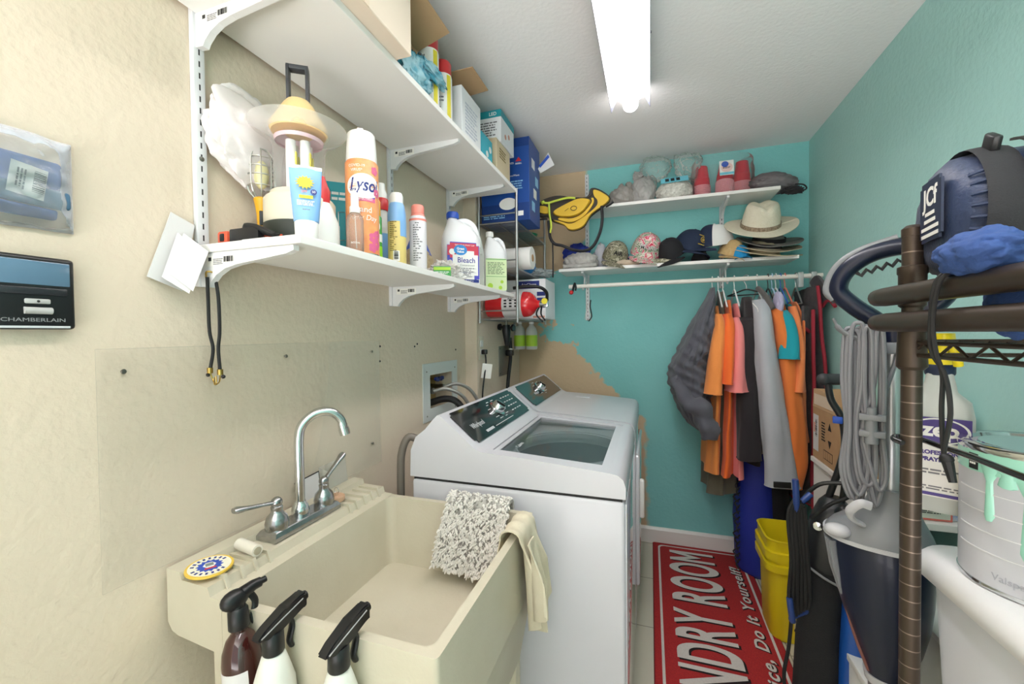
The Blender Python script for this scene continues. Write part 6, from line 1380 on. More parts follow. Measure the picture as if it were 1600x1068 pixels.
for a, c_, nm in (((1256, 742), (1258, 792), 'cord_hook'), ((1249, 930), (1253, 968), 'cord_hook')):
    b = MB(); b.tube(sm([U(1275, (a[1]+c_[1])/2, -.06), U(c_[0], c_[1]-6, -.085), U(*c_, -.09), U((a[0]+c_[0])/2, (a[1]+c_[1])/2, -.10), U(*a, -.10)], 5), .0085, 10); b.build(nm, mat('navy_plastic', '26407F', rough=.35), t)
for k in range(6):
    x0 = 1249+k*4.4; b = MB(); b.tube(sm([U(1258+k*2, 768+k*3, -.092-.004*(k % 2)), U(x0-2, 800, -.095), U(x0+2, 870, -.098-.003*(k % 3)), U(x0-1+k, 930, -.095), U(1254+k*3, 962-k*4, -.09)], 7), .0052, 8); b.build('power_cord', black_r, t)
b = MB(); b.tube(sm([U(1252, 955, -.09), U(1248, 1010, -.09), U(1242, 1060, -.10), U(1250, 1120, -.1)], 6), .005, 8); b.build('power_cord', black_r, t)
b = MB(); b.tube(sm([U(1275, 805, -.06), U(1300, 775, -.07), U(1320, 760, -.07), U(1332, 740, -.06)], 6), .005, 8); b.build('power_cord', black_r, t)

# ------------------------------------------------------------------ stick vacuum, navy, with grey cord
sx0, sy0 = 1.423, 1.10
t = thing('stick_vacuum', 'tall navy stick vacuum with loop handle and bundled grey cord beside the dark post', 'vacuum cleaner', (sx0, sy0, 0), face(sx0, sy0))
ks = .001385
def S(px, py, y=0): return V(((px-1370)*ks, y, 1.357-(py-512)*ks))
navyg = mat('glossy_navy', '10182F', rough=.28, coat=.1, spec=.4); greyp = mat('satin_grey_plastic', '7D8084', rough=.35); cordm = mat('grey_cord', '7C7D82', rough=.45); alum = mat('brushed_aluminium', 'C9CACB', rough=.3, metal=.8)
lp = sm([S(1388, 525), S(1368, 500), S(1338, 473), S(1319, 447), S(1328, 417), S(1357, 394), S(1396, 386), S(1432, 394), S(1450, 425), S(1442, 460), S(1418, 490), S(1398, 520)], 6)
b = MB(); b.tube(lp, .0185, 14, flat=1.15, up=(0, 1, 0)); b.build('loop_handle', navyg, t)
b = MB(); b.tube(sm([S(1314, 462, -.004), S(1304, 445, -.004), S(1316, 410, -.004), S(1345, 387, -.004), S(1390, 373, -.004)], 6), .008, 10); b.build('grey_trim', greyp, t)
b = MB(); b.tube([S(1342+6*k, 424-1.8*k+(3.5 if k % 2 else -3.5)) for k in range(14)], .0042, 8); b.build('grip_insert', mat('dark_grey_grip', ''), t)
b = MB(); b.loft([[S(px, py)+V((0, .022*math.sin(a), 0))+V((h*math.cos(a), 0, 0)) for a in [2*PI*k/24 for k in range(24)]] for px, py, h in ((1382, 492, .03), (1386, 512, .032), (1386, 530, .026), (1385, 545, .022))]); b.build('neck', navyg, t)
b = MB(); b.box(-.03, .026, -.035, .02, -.012, .012, .004, M=Matrix.Translation(S(1384, 540))); b.build('cord_collar', greyp, t)
b = MB(); b.tube(sm([S(1370, 535, -.035), S(1345, 525, -.06), S(1325, 512, -.07), S(1316, 494, -.075)], 6), [.01]*10+[.008]*5+[.004]*4, 10, flat=.6); b.build('upper_cord_hook', greyp, t)
b = MB(); b.tube([S(1384, 545), S(1384, 770)], .0195, 20); b.build('pole', alum, t)
def ss(py, xl, xr, d, n=40, p=2.3, yo=0):
    a_, c_ = S(xl, py), S(xr, py); cx, hx = (a_.x+c_.x)/2, (c_.x-a_.x)/2; out = []
    for k in range(n):
        a = 2*PI*k/n; q, s_ = math.cos(a), math.sin(a); out.append(V((cx+hx*math.copysign(abs(q)**(2/p), q), yo+d*math.copysign(abs(s_)**(2/p), s_), a_.z)))
    return out
b = MB(); b.loft([ss(757, 1362, 1408, .03), ss(765, 1360, 1410, .032), ss(785, 1352, 1416, .04), ss(805, 1334, 1424, .055), ss(822, 1312, 1432, .068), ss(834, 1303, 1436, .074), ss(842, 1303, 1437, .074)]); b.build('shoulder', greyp, t)
b = MB(); b.loft([ss(836, 1300, 1439, .077), ss(842, 1300, 1439, .077)]); b.build('shoulder_rim', mat('pale_grey_plastic', 'B9BABD', rough=.35), t)
b = MB(); b.ball(S(1322, 826, -.06), (.024, .02, .014), 16); b.build('release_button', mat('pale_grey_plastic', ''), t)
b = MB(); b.tube(sm([S(1352, 810, -.055), S(1340, 800, -.07), S(1338, 785, -.085), S(1350, 770, -.09), S(1362, 772, -.085)], 6), .009, 10, flat=.6); b.build('lower_cord_hook', mat('pale_grey_plastic', ''), t)
b = MB(); b.loft([ss(840, 1308, 1434, .07), ss(870, 1310, 1435, .074), ss(920, 1317, 1434, .074), ss(960, 1327, 1430, .068), ss(1000, 1340, 1422, .055), ss(1030, 1350, 1411, .043), ss(1056, 1357, 1402, .033)]); b.build('body_shell', navyg, t)
b = MB(); b.loft([ss(848, 1302, 1326, .05), ss(890, 1308, 1332, .05), ss(925, 1318, 1338, .045), ss(935, 1322, 1338, .04)]); b.build('water_tank', clear('smoky_tank', 'B9BEC4', op=.35, rough=.08, gloss=.3), t)
b = MB(); b.tube(sm([S(1328, 925, -.03), S(1336, 965, -.035), S(1348, 1010, -.03), S(1360, 1045, -.025)], 6), .004, 8); b.build('edge_line', mat('bronze_line', '7A5048', rough=.3), t)  # thin bronze line down the lower left edge of the body
b = MB(); b.loft([ss(1050, 1352, 1406, .038), ss(1062, 1354, 1404, .037)]); b.build('lower_ring', mat('pale_grey_plastic', ''), t)
b = MB(); b.loft([ss(1058, 1358, 1400, .03), ss(1200, 1362, 1396, .025), ss(1400, 1362, 1396, .025), ss(1450, 1358, 1400, .03)]); b.build('lower_neck', greyp, t)
b = MB(); b.box(-.13, .055, -.09, .07, 0, .07, .02, 3); b.build('floor_head', navyg, t)
rnd = random.Random(5)
for k in range(9):
    xa = 1329+k*4.7; top = 505+rnd.uniform(-4, 8); bot = 742+rnd.uniform(0, 38); y = -.062-.008*(k % 3)
    wv = 5+rnd.uniform(0, 5); m_ = 1348+(k-4)*1.0
    P = [S(xa, top+14, y), S(xa+wv*.7, top, y), S(xa+wv*1.5, top+14, y), S(xa+wv*1.4+2, 600, y-.004), S(m_+k*1.8+8, 665, y-.006), S(xa+wv*1.6+4, 725, y), S(xa+wv, bot, y), S(xa-3, 725, y-.003), S(m_+k*1.5-12, 660, y-.002), S(xa-2, 590, y)]
    b = MB(); b.tube(sm(P, 6, True), .0042, 8, closed=True); b.build('cord_loop', cordm, t)
b = MB(); b.box(-.02, .022, -.02, .012, -.006, .006, .002, M=Matrix.Translation(S(1362, 640, -.08))); b.build('cord_tie', greyp, t)
b = MB(); b.box(-.02, .022, -.02, .012, -.006, .006, .002, M=Matrix.Translation(S(1362, 664, -.08))); b.build('cord_tie', greyp, t)
b = MB(); b.tube([S(1362, 626, -.09), S(1362, 678, -.09)], [.008, .012], 12); b.build('plug', greyp, t)
b = MB(); b.tube(sm([S(1392, 548, -.02), S(1380, 590, -.05), S(1370, 630, -.07)], 6), .0047, 8); b.build('cord_lead', cordm, t)
# low white box and frosted tote beyond the post
frost = mat('frosted_grey_plastic', 'C3C8C0', rough=.5)
t = thing('storage_box', 'low white box on the floor behind the navy stick vacuum', 'box', (1.64, 1.33, 0))
b = MB(); b.box(1.478, 1.60, 1.275, 1.415, 0, .432, .004); b.build('box_body', white_p, t, True); b = MB(); b.box(1.474, 1.60, 1.271, 1.418, .43, .45, .003); b.build('lid', white_p, t, True)
t = thing('storage_tote', 'frosted plastic tote standing between the dark post and the white bin', 'tote', (1.62, 1.12, 0))
b = MB(); b.loft([sq(1.66, 1.10, .115, .11, .003), sq(1.66, 1.10, .135, .14, .70)]); b.build('tub', frost, t, True)
b = MB(); b.loft([sq(1.66, 1.10, .138, .148, .70), sq(1.66, 1.10, .14, .15, .715), sq(1.66, 1.10, .13, .14, .722)]); b.build('lid', mat('frosted_white_plastic', 'DCDFDA', rough=.5), t, True)

# ------------------------------------------------------------------ bronze wire shelving and what it carries
brz = mat('bronze_coating', '4A3F36', rough=.35, metal=.55); groove_m = mat('grooved_bronze', '4A3F36', rough=.35, metal=.55)
def groove_stripes():
    nt = groove_m.node_tree; b = nt.nodes['Principled BSDF']; L = nt.links.new
    g = nt.nodes.new('ShaderNodeTexCoord'); s = nt.nodes.new('ShaderNodeSeparateXYZ'); L(g.outputs['Object'], s.inputs[0])
    d = nt.nodes.new('ShaderNodeMath'); d.operation = 'DIVIDE'; d.inputs[1].default_value = .0254; L(s.outputs['Z'], d.inputs[0])
    f = nt.nodes.new('ShaderNodeMath'); f.operation = 'FRACT'; L(d.outputs[0], f.inputs[0])
    l = nt.nodes.new('ShaderNodeMath'); l.operation = 'LESS_THAN'; l.inputs[1].default_value = .07; L(f.outputs[0], l.inputs[0])
    mx = nt.nodes.new('ShaderNodeMix'); mx.data_type = 'RGBA'; L(l.outputs[0], mx.inputs[0]); mx.inputs[6].default_value = lin('4A3F36'); mx.inputs[7].default_value = lin('85766A')
    L(mx.outputs[2], b.inputs['Base Color'])
groove_stripes()
t = thing('wire_shelving', 'bronze wire shelving unit with a grooved post beside the right wall', 'wire shelving', (1.56, .35, 0))
for x, y in ((1.333, .795), (1.785, .795), (1.333, -.12), (1.785, -.12)):
    b = MB(); b.tube([(x, y, .02), (x, y, 1.50)], .0127, 18); po = b.build('post', groove_m, t, True)
    b = MB(); b.lathe([(.0135, 1.498), (.0135, 1.51), (.008, 1.515), (0, 1.516)], 18, TR(x, y, 0)); b.build('post_cap', brz, po, True)
    b = MB(); b.lathe([(.016, 0), (.016, .012), (.008, .02)], 14, TR(x, y, 0)); b.build('foot', black_p, po, True)
    b = MB(); b.lathe([(.014, 1.295), (.0185, 1.30), (.0165, 1.36), (.0135, 1.362)], 18, TR(x, y, 0)); b.build('sleeve', brz, po, True)
for z0, z1 in ((1.39, 1.452),):
    b = MB(); b.lathe([(.0135, z0), (.0165, z0+.003), (.0165, z1-.012), (.018, z1-.01), (.018, z1), (.0135, z1+.002)], 18, TR(1.333, .795, 0)); b.build('upper_sleeve', brz, t, True)
b = MB(); Y0_, Y1_, X0_, X1_ = -.12, .795, 1.333, 1.785
for z in (1.337, 1.318):
    for p, q in (((X0_, Y0_), (X0_, Y1_)), ((X1_, Y0_), (X1_, Y1_)), ((X0_, Y0_), (X1_, Y0_)), ((X0_, Y1_), (X1_, Y1_))): b.tube([(*p, z), (*q, z)], .0032, 8)
n = 30
for x in (X0_, X1_):
    b.tube([(x, Y0_+(Y1_-Y0_)*k/n, 1.337 if k % 2 else 1.318) for k in range(n+1)], .0022, 6)
for k in range(1, 36): y = Y0_+(Y1_-Y0_)*k/36; b.tube([(X0_, y, 1.340), (X1_, y, 1.340)], .002, 6)
b.build('shelf', brz, t, True)
for z in (1.408, 1.368):
    b = MB(); b.tube([(1.302, -.1, z), (1.302, .80, z), (1.302, .825, z), (1.302, .838, z)], [.0145, .0145, .013, .005], 16); b.build('garment_rail', brz, t, True)
    b = MB(); b.tube([(1.302, .79, z), (1.333, .795, z)], .007, 8); b.build('rail_arm', brz, t, True)
    b = MB(); b.tube([(1.302, -.09, z), (1.333, -.12, z)], .007, 8); b.build('rail_arm', brz, t, True)
t = thing('bent_wire', 'shiny black wire hooked round the dark post and reaching over the paint can', 'wire', (1.345, .72, 1.16))
b = MB(); b.tube(sm([(1.318, .785, 1.184), (1.314, .80, 1.186), (1.325, .815, 1.187), (1.35, .81, 1.186), (1.352, .76, 1.187), (1.35, .70, 1.190), (1.345, .62, 1.192), (1.34, .50, 1.195)], 8), .0042, 10); b.build('wire', mat('glossy_black_wire', '1A1A1A', rough=.15, coat=.5), t, True)
t = thing('elastic_loop', 'black elastic loop knotted round the two bronze rails', 'elastic cord', (1.29, .64, 1.18))
for dx in (0, .008):
    b = MB(); b.tube(sm([(1.318, .632+dx, 1.43), (1.302, .63+dx, 1.4305), (1.284, .636+dx, 1.415), (1.283, .648+dx*.5, 1.37), (1.287, .650+dx, 1.33), (1.295, .652-dx*.6, 1.30), (1.296, .655-dx*2.0, 1.255), (1.296, .650, 1.205), (1.296, .642, 1.195)], 7), .0026, 8); b.build('strand', black_r, t, True)
b = MB(); b.ball((1.296, .645, 1.198), (.007, .008, .007), 10); b.tube([(1.296, .643, 1.195), (1.298, .637, 1.172)], [.006, .004], 8); b.build('knot', black_r, t, True)
# white stuffed bag and sleeping bag on the shelf
b = MB(); b.crumple((1.50, .60, 1.382), (.125, .25, .036), 81, .06, 2, 5, flatz=1.3435); o = b.build('pillow_bag', mat('cream_white_fabric', 'E6E2D6', rough=.8), angle=70); tag(o, 'cream white stuffed bag squeezed between wire shelf and navy sleeping bag', 'bag')
sb = mat('navy_ripstop', '223253', rough=.45, bump=.25, bscale=250, sheen=.1)
t = thing('sleeping_bag', 'navy rolled sleeping bag with black straps on top of the wire shelving', 'sleeping bag', (1.47, .56, 1.435))
Mb = frame((1.338, .765, 1.512), (.17, .985, 0), (0, 0, 1))
def bag_r(z, a): return 1+.02*math.sin(a*5+z*9)+.025*noise.noise(V((math.cos(a)*2, math.sin(a)*2, z*9)))
loops = []
for z, r in ((0, .05), (.004, .068), (.016, .081), (.04, .087), (.12, .089), (.22, .087), (.32, .088), (.40, .086), (.43, .075), (.445, .045)):
    l = []
    for k in range(48):
        a = 2*PI*k/48; pk = 1+.03*math.sin(a*16)*max(0, 1-z/.05); rr = r*bag_r(z, a)*pk; l.append(Mb @ V((rr*math.cos(a)*1.0, rr*math.sin(a)*.98, z)))
    loops.append(l)
b = MB(); b.loft(loops); b.build('roll', sb, t, True, angle=70)
for zz in (.043, .33):
    b = MB(); b.tube([Mb @ V((.0915*math.cos(2*PI*k/40), .0905*math.sin(2*PI*k/40), zz)) for k in range(40)], .018, 8, closed=True, flat=.1, up=Mb.to_3x3() @ V((1, 0, 0))); b.build('strap', strap_m, t, True)
b = MB(); b.sheet(lambda u, v: Mb @ V(((.096+.008*math.sin(u*PI))*math.cos(PI+.05-1.25*u), (.096+.008*math.sin(u*PI))*math.sin(PI+.05-1.25*u), (.082+.034*(v-.5)))), 14, 4, .003); b.build('loose_strap', mat('dark_webbing', '2E302C', rough=.75, bump=.3, bscale=600), t, True)
b = MB(); b.box(-.014, .014, -.012, .012, -.005, .005, .003, M=Mb @ TR(-.05, .083, .043) @ RZ(31)); b.build('buckle', black_p, t, True)
Le = Mb @ TR(-.022, .012, -.0035) @ Matrix(((-1, 0, 0, 0), (0, 1, 0, 0), (0, 0, -1, 0), (0, 0, 0, 1)))
lb = panel('label', mat('navy_label', '1A2440', rough=.5), t, Le, .07, .085, .003, True, .006)
text('label_lettering', 'JCf', .036, white_p, lb, Le @ TR(0, .018, .0035), True, off=.0008)
for k, w_ in enumerate((.03, .036, .056, .056)): panel('label_print', white_p, lb, Le @ TR(0, -.004-.010*k, .0032), w_, .005, .0006, True)
for k in range(7):
    a = math.radians(150+10*k); b = MB(); b.tube([Mb @ V((r*math.cos(a), r*math.sin(a), z)) for r, z in ((.0815, .014), (.0865, .022), (.089, .029))], .0022, 6); b.build('pucker', sb, t, True)
b = MB(); b.crumple((1.30, .605, 1.442), (.03, .05, .026), 84, .16, 2.2, 5); b.crumple((1.335, .605, 1.385), (.016, .045, .04), 85, .14, 2.2, 5); tag(b.build('denim_cloth', mat('denim_blue_cloth', '34508A', rough=.85, bump=.3, bscale=200), angle=70), 'blue denim cloth hung over the bronze rail below the sleeping bag', 'cloth')
# sprayer bottle hanging at the end of the wire shelf
t = thing('sprayer_bottle', 'clear sprayer bottle with yellow trigger and purple label behind the dark post', 'spray bottle', (1.399, .857, 1.065), face(1.399, .857))
z0 = 1.06
b = MB(); b.loft([ss_ for ss_ in []] or [[V((hx*math.copysign(abs(math.cos(a))**.7, math.cos(a)), hy*math.copysign(abs(math.sin(a))**.7, math.sin(a)), z)) for a in [2*PI*k/40 for k in range(40)]] for z, hx, hy in ((0, .036, .026), (.006, .04, .03), (.15, .04, .03), (.175, .036, .028), (.19, .021, .02), (.215, .0165, .0165), (.222, .0165, .0165))]); bd = b.build('bottle', clear_m, t)
body(t, 'collar', [(.0175, .218), (.0185, .221), (.0185, .232), (.0165, .235)], mat('dark_navy_collar', '1E2A45', rough=.4), 28)
b = MB(); b.loft([[V((hx*math.cos(a)+dx, hy*math.sin(a), z)) for a in [2*PI*k/24 for k in range(24)]] for z, hx, hy, dx in ((.232, .016, .016, 0), (.25, .017, .02, .0), (.272, .016, .03, .002), (.285, .013, .032, .004))]); b.build('trigger_head', mat('bright_yellow_plastic', 'F2DD1C', rough=.35), t)
b = MB(); b.tube(sm([(.012, -.022, .27), (.018, -.03, .25), (.02, -.026, .235)], 5), .006, 10); b.build('trigger', mat('bright_yellow_plastic', ''), t)
b = MB(); b.tube([(0, 0, .23), (.004, 0, .012)], .0025, 8); b.build('dip_tube', white_p, t)
Fz = front(-.0308, 0)
panel('label', mat('pale_label', 'E4E2DC', rough=.5), bd, Fz @ TR(0, .088, 0), .07, .125, .0006, r=.004); panel('purple_band', mat('purple_print', '43327F', rough=.45), bd, Fz @ TR(0, .132, .0006), .07, .04, .0005)
b = MB(); b.lathe([(.028, 0), (.031, 0), (.031, .0006), (.028, .0006)], 36, Fz @ TR(0, .131, .0011), sx=1.1, sy=.66, cap=False); b.build('oval_ring', white_p, bd, smooth=False)
text('maker_lettering', 'zep', .030, white_p, bd, Fz @ TR(.001, .132, .0013), off=.0011); text('lettering', 'PROFESSIONAL', .0085, mat('purple_print', ''), bd, Fz @ TR(.003, .096, .0007), off=.0005); text('lettering', 'SPRAYER', .0085, mat('purple_print', ''), bd, Fz @ TR(-.008, .085, .0007), off=.0005)
panel('purple_rule', mat('purple_print', ''), bd, Fz @ TR(0, .03, .0006), .068, .005); lines('small_print', grey_ink, bd, Fz @ TR(0, .04, .0006), .06, .008, 2); lines('small_print', grey_ink, bd, Fz @ TR(0, .066, .0006), .05, .01, 2)
# white bin, paint can, roller
t = thing('waste_bin', 'tall white plastic bin with a lid under the wire shelving', 'bin', (1.56, .64, 0))
bw = mat('white_bin_plastic', 'E1E3E6', rough=.4, var=.6, vscale=4, col2='D3D7E0')
b = MB(); b.loft([sq(1.56, .635, .145, .20, .003), sq(1.56, .635, .16, .215, .5), sq(1.56, .635, .178, .235, .972)]); b.build('bin_body', bw, t, True)
b = MB(); b.loft([sq(1.56, .635, .188, .245, .958), sq(1.56, .635, .193, .25, .962), sq(1.56, .635, .193, .25, .985), sq(1.56, .635, .186, .243, .996), sq(1.56, .635, .17, .23, .999)]); b.build('lid', mat('white_lid_plastic', 'E8E9EA', rough=.3), t, True, angle=60)
t = thing('paint_can', 'paint can with mint drips standing on the white bin lid', 'paint can', (1.468, .765, 1.0), face(1.468, .765))
body(t, 'can', [(.081, .0), (.083, .002), (.083, .19), (.081, .192)], mat('grey_paper_label', 'C9CBD1', rough=.45, var=.5, vscale=7, col2='B9BBC4'), 56)
body(t, 'base_ring', [(.0815, 0), (.0842, .001), (.0842, .006), (.0815, .007)], chrome, 56)
b = MB(); b.lathe([(.084, .186), (.086, .19), (.0855, .196), (.082, .198), (.074, .197), (.072, .192), (.066, .191), (.064, .195), (0, .195)], 56); b.build('lid', chrome, t)
mint = mat('mint_paint', '9FDCC8', rough=.25, coat=.3)
band('paint_ring', mint, t, .0832, .158, .189, t=.0012)
b = MB()
for a, z, w1 in ((-.62, .095, .0075), (-.16, .055, .0095), (.08, .10, .008), (.30, .12, .01), (-.4, .145, .012), (.55, .08, .008)):
    loops = []
    for i in range(12):
        zz = .170+(z-.170)*i/11; wd = w1*(1.9-1.3*min(1, i/3) if i < 4 else .6+.35*(i-4)/7)*(1 if i < 11 else .5)
        loops.append([V((math.sin(a+dx/.083)*(.083+h), -math.cos(a+dx/.083)*(.083+h), zz)) for dx, h in ((-wd, -.0005), (-wd*.6, .0022), (0, .003), (wd*.6, .0022), (wd, -.0005))])
    bb = MB(); bb.loft(loops); bb.build('paint_drip', mint, t)
wraptext(t, 'maker_lettering', 'Valspar', .013, mat('pale_silver_print', 'ABAEB8', rough=.5), .083, .022, -.35)
p = band('dark_mark', ink, t, .083, .160, .182, -.95, -.78, t=.0016); small_marks(t, .0838, .165, .178, -.86, 2, 3, white_p, .012)
for k in range(4): band('pale_stripe', mat('pale_stripe_print', 'DDDEE2', rough=.5), t, .083, .05+.027*k, .0515+.027*k, -1.2, 1.2, t=.0007)
t = thing('paint_roller', 'white paint roller cover lying beside the paint can', 'paint roller', (1.448, .66, 1.0))
b = MB(); b.tube([(1.43, .655, 1.0215), (1.52, .60, 1.0215)], .02, 18); b.noisy(.001, 200); b.build('fleece', mat('grey_fleece', 'C9CCD0', rough=.95, bump=.9, bscale=300), t, True)
b = MB(); b.tube([(1.424, .659, 1.0215), (1.434, .653, 1.0215)], .0195, 18); b.build('end_cap', white_p, t, True)
# ------------------------------------------------------------------ things on the sink
# three spray bottles hooked on the near rim
def sprayer(label, x, y, zc, bm_, m_body, R, hgt, rz, label_m=None, headm=None, style=0, tilt=0):
    t = thing('spray_bottle', label, 'spray bottle', (x, y, zc-hgt), rz)
    t.rotation_euler = (0, math.radians(tilt), rz) if tilt else (0, 0, rz)
    if style == 0:
        prof = [(R*.9, 0), (R, .004), (R, hgt-.075), (R*.97, hgt-.06), (R*.72, hgt-.03), (R*.55, hgt-.012), (.0135, hgt-.006), (.0135, hgt)]
    else:
        prof = [(R*.92, 0), (R, .004), (R, hgt-.06), (R*.93, hgt-.042), (R*.7, hgt-.022), (.0135, hgt-.012), (.0135, hgt)]
    body(t, 'bottle', prof, m_body, 36)
    hm = headm or black_p; z = hgt
    body(t, 'collar', [(.0165, z-.006), (.0175, z-.004), (.0165, z+.026), (.014, z+.03)], hm, 28)
    b = MB()
    if style == 0:
        b.prism([(.034, z+.034), (.030, z+.030), (.016, z+.028), (-.014, z+.026), (-.017, z+.034), (-.050, z+.046), (-.051, z+.040), (-.060, z+.040), (-.060, z+.066), (-.052, z+.068), (-.02, z+.060), (.018, z+.046)], .0112, frame((0, 0, 0), (0, 1, 0), (0, 0, 1)), -.0112)
        bmesh.ops.bevel(b.bm, geom=list(b.bm.edges), offset=.003, segments=2, affect='EDGES')
        b.build('trigger_head', hm, t, angle=50)
        b = MB(); b.tube([(0, -.058, z+.056), (0, -.064, z+.056)], .008, 10); b.build('nozzle', hm, t)
        b = MB(); b.tube(sm([(0, -.026, z+.04), (0, -.036, z+.02), (0, -.03, z-.005), (0, -.034, z-.018)], 5), .0065, 10, flat=.7); b.build('trigger', hm, t)
        b = MB(); b.tube(sm([(-.0115, .028, z+.036), (-.0115, .0, z+.045), (-.0115, -.05, z+.060)], 4), .0012, 6); b.build('shine_line', mat('grey_shine', '9A9A9A', rough=.3), t)  # thin grey tube standing in for the shine along the head
    else:
        b.ball((0, .004, z+.045), (.0155, .024, .018), 18); b.tube([(0, 0, z+.028), (0, 0, z+.045)], .013, 14); b.tube([(0, -.01, z+.05), (0, -.03, z+.055), (0, -.042, z+.055)], [.012, .01, .009], 12); b.build('trigger_head', hm, t)
        b = MB(); b.tube([(0, -.04, z+.055), (0, -.052, z+.056)], .006, 10); b.build('nozzle', hm, t)
        b = MB(); b.tube(sm([(0, -.022, z+.045), (0, -.03, z+.025), (0, -.024, z), (0, -.028, z-.012)], 5), .006, 10, flat=.7); b.build('trigger', hm, t)
    if label_m:
        p = band('label', label_m, t, R, .02, hgt-.07, -1.4, 1.4) ; p.rotation_euler = (0, 0, PI)
        q = lines('small_print', ink, t, Matrix.Rotation(PI, 4, 'Z') @ frame((.004, -R-.0012, hgt-.1), (1, 0, 0), (0, 0, 1)), .022, .01, 2)
        bars('barcode', ink, t, Matrix.Rotation(PI, 4, 'Z') @ frame((.004, -R-.0012, hgt-.118), (1, 0, 0), (0, 0, 1)), .026, .016, 12)
    return t
amber = mat('amber_glass', '3A1714', rough=.1, coat=.5)
milk = mat('milky_white_plastic', 'E2E4DC', rough=.3)
sprayer('amber brown spray bottle with a black trigger, nearest the wall on the sink rim', .262, .543, .833, None, amber, .032, .19, PI-.25, paper, style=1, tilt=8)
sprayer('white spray bottle with a black trigger next to the amber bottle on the sink rim', .337, .533, .822, None, milk, .0345, .2, PI-.12)
sprayer('white spray bottle with a black trigger hooked alone on the sink rim', .475, .533, .828, None, milk, .0335, .2, PI-.12)
# round tag, soap, plug, card, rag and cloth
t = thing('round_tag', 'round yellow-edged tag with a blue emblem on the sink ledge', 'tag', (.082, .607, .874))
Mt = TR(.082, .607, .8775) @ RY(4) @ RZ(62)
b = MB(); b.lathe([(.042, 0), (.0425, .002), (.042, .004), (0, .004)], 40, Mt); ds = b.build('disc', mat('yellow_rim', 'E3C04E', rough=.5), t, True)
b = MB(); b.lathe([(.0375, 0), (.0375, .0006)], 40, Mt @ TR(0, 0, .004)); b.build('white_face', mat('cream_face', 'E9E6D2', rough=.5), ds, True, smooth=False)
b = MB()
pts = []
for k in range(28): a = 2*PI*k/28; r = .024 if k % 2 else .019; pts.append((r*math.cos(a), r*math.sin(a)))
b.prism(pts, .0005); b.xf(Mt @ TR(0, 0, .0046)); b.build('blue_emblem', mat('cobalt_print', '2A4FB5', rough=.5), ds, True, smooth=False)
b = MB(); b.lathe([(.0115, 0), (.0115, .0005)], 6, Mt @ TR(0, .002, .0051)); b.build('white_patch', white_p, ds, True, smooth=False)
panel('picture_bar', mat('grey_green_print', '7F8E88', rough=.5), ds, Mt @ TR(0, .003, .0057), .014, .011, .0004, True); panel('red_bar', red, ds, Mt @ TR(0, -.011, .0051), .02, .005, .0004, True)
b = MB()
for k in range(17):
    if k in (8, 16): continue
    a = .45+k*.33; b.box(-.002, .002, -.0032, .0032, 0, .0005, M=TR(.0305*math.cos(a), .0305*math.sin(a), 0) @ Matrix.Rotation(a+PI/2, 4, 'Z')); b.box(-.0005, .0025, -.0005, .0005, 0, .0006, M=TR(.0285*math.cos(a), .0285*math.sin(a), 0) @ Matrix.Rotation(a+PI/2, 4, 'Z'))
b.xf(Mt @ TR(0, 0, .0046)); b.build('rim_print', navy, ds, True, smooth=False)
t = thing('paper_roll', 'short white roll lying on the ridges of the sink ledge', 'roll', (.10, .682, .874))
b = MB(); b.tube([(.068, .684, .8885), (.132, .676, .886)], .0125, 18); b.build('roll', mat('off_white_roll', 'DED9CB', rough=.7), t, True)
b = MB(); b.tube([(.131, .676, .886), (.1335, .6757, .886)], .0085, 12); b.build('core', mat('shadow_beige', 'A89F88', rough=.8), t, True)
b = MB(); b.tube([(.066, .684, .8885), (.0685, .684, .8885)], .0085, 12); b.build('core', mat('shadow_beige', ''), t, True)
t = thing('sink_plug', 'tan rubber sink plug with a wire ring beside the faucet', 'plug', (.082, .972, .874))
b = MB(); b.lathe([(.019, .875), (.022, .877), (.0225, .889), (.019, .892), (.006, .892), (.005, .898), (0, .899)], 28, TR(.082, .975, 0)); b.build('stopper', mat('tan_rubber', 'C9A385', rough=.6), t, True)
b = MB(); b.tube([(.082+.008*math.cos(2*PI*k/20), .975, .905+.008*math.sin(2*PI*k/20)) for k in range(20)], .0011, 6, closed=True); b.build('ring', chrome, t, True)
sheetpoly('paper_card', [(.018, .90, .884), (.014, .985, .884), (.006, .985, .95), (.008, .897, .944)], .0015, paper, 'white card with a black edge leaning on the wall behind the faucet', 'card')
b = MB(); b.tube([(.0085, .896, .9445), (.0075, .986, .9505)], .0018, 6); b.tube([(.0075, .986, .9505), (.0145, .986, .884)], .0018, 6)
o = bpy.data.objects['paper_card']; b.bm.transform(Matrix.Translation(-o.location)); b.build('black_edge', ink, o)
sheetpoly('clear_sheet', [(.02, .985, .887), (.016, 1.10, .887), (.006, 1.10, .965), (.007, .985, .962)], .001, clear('clear_card', 'EDE9E0', op=.12, rough=.1, gloss=.1), 'small clear plastic sheet leaning on the wall right of the faucet', 'sheet')
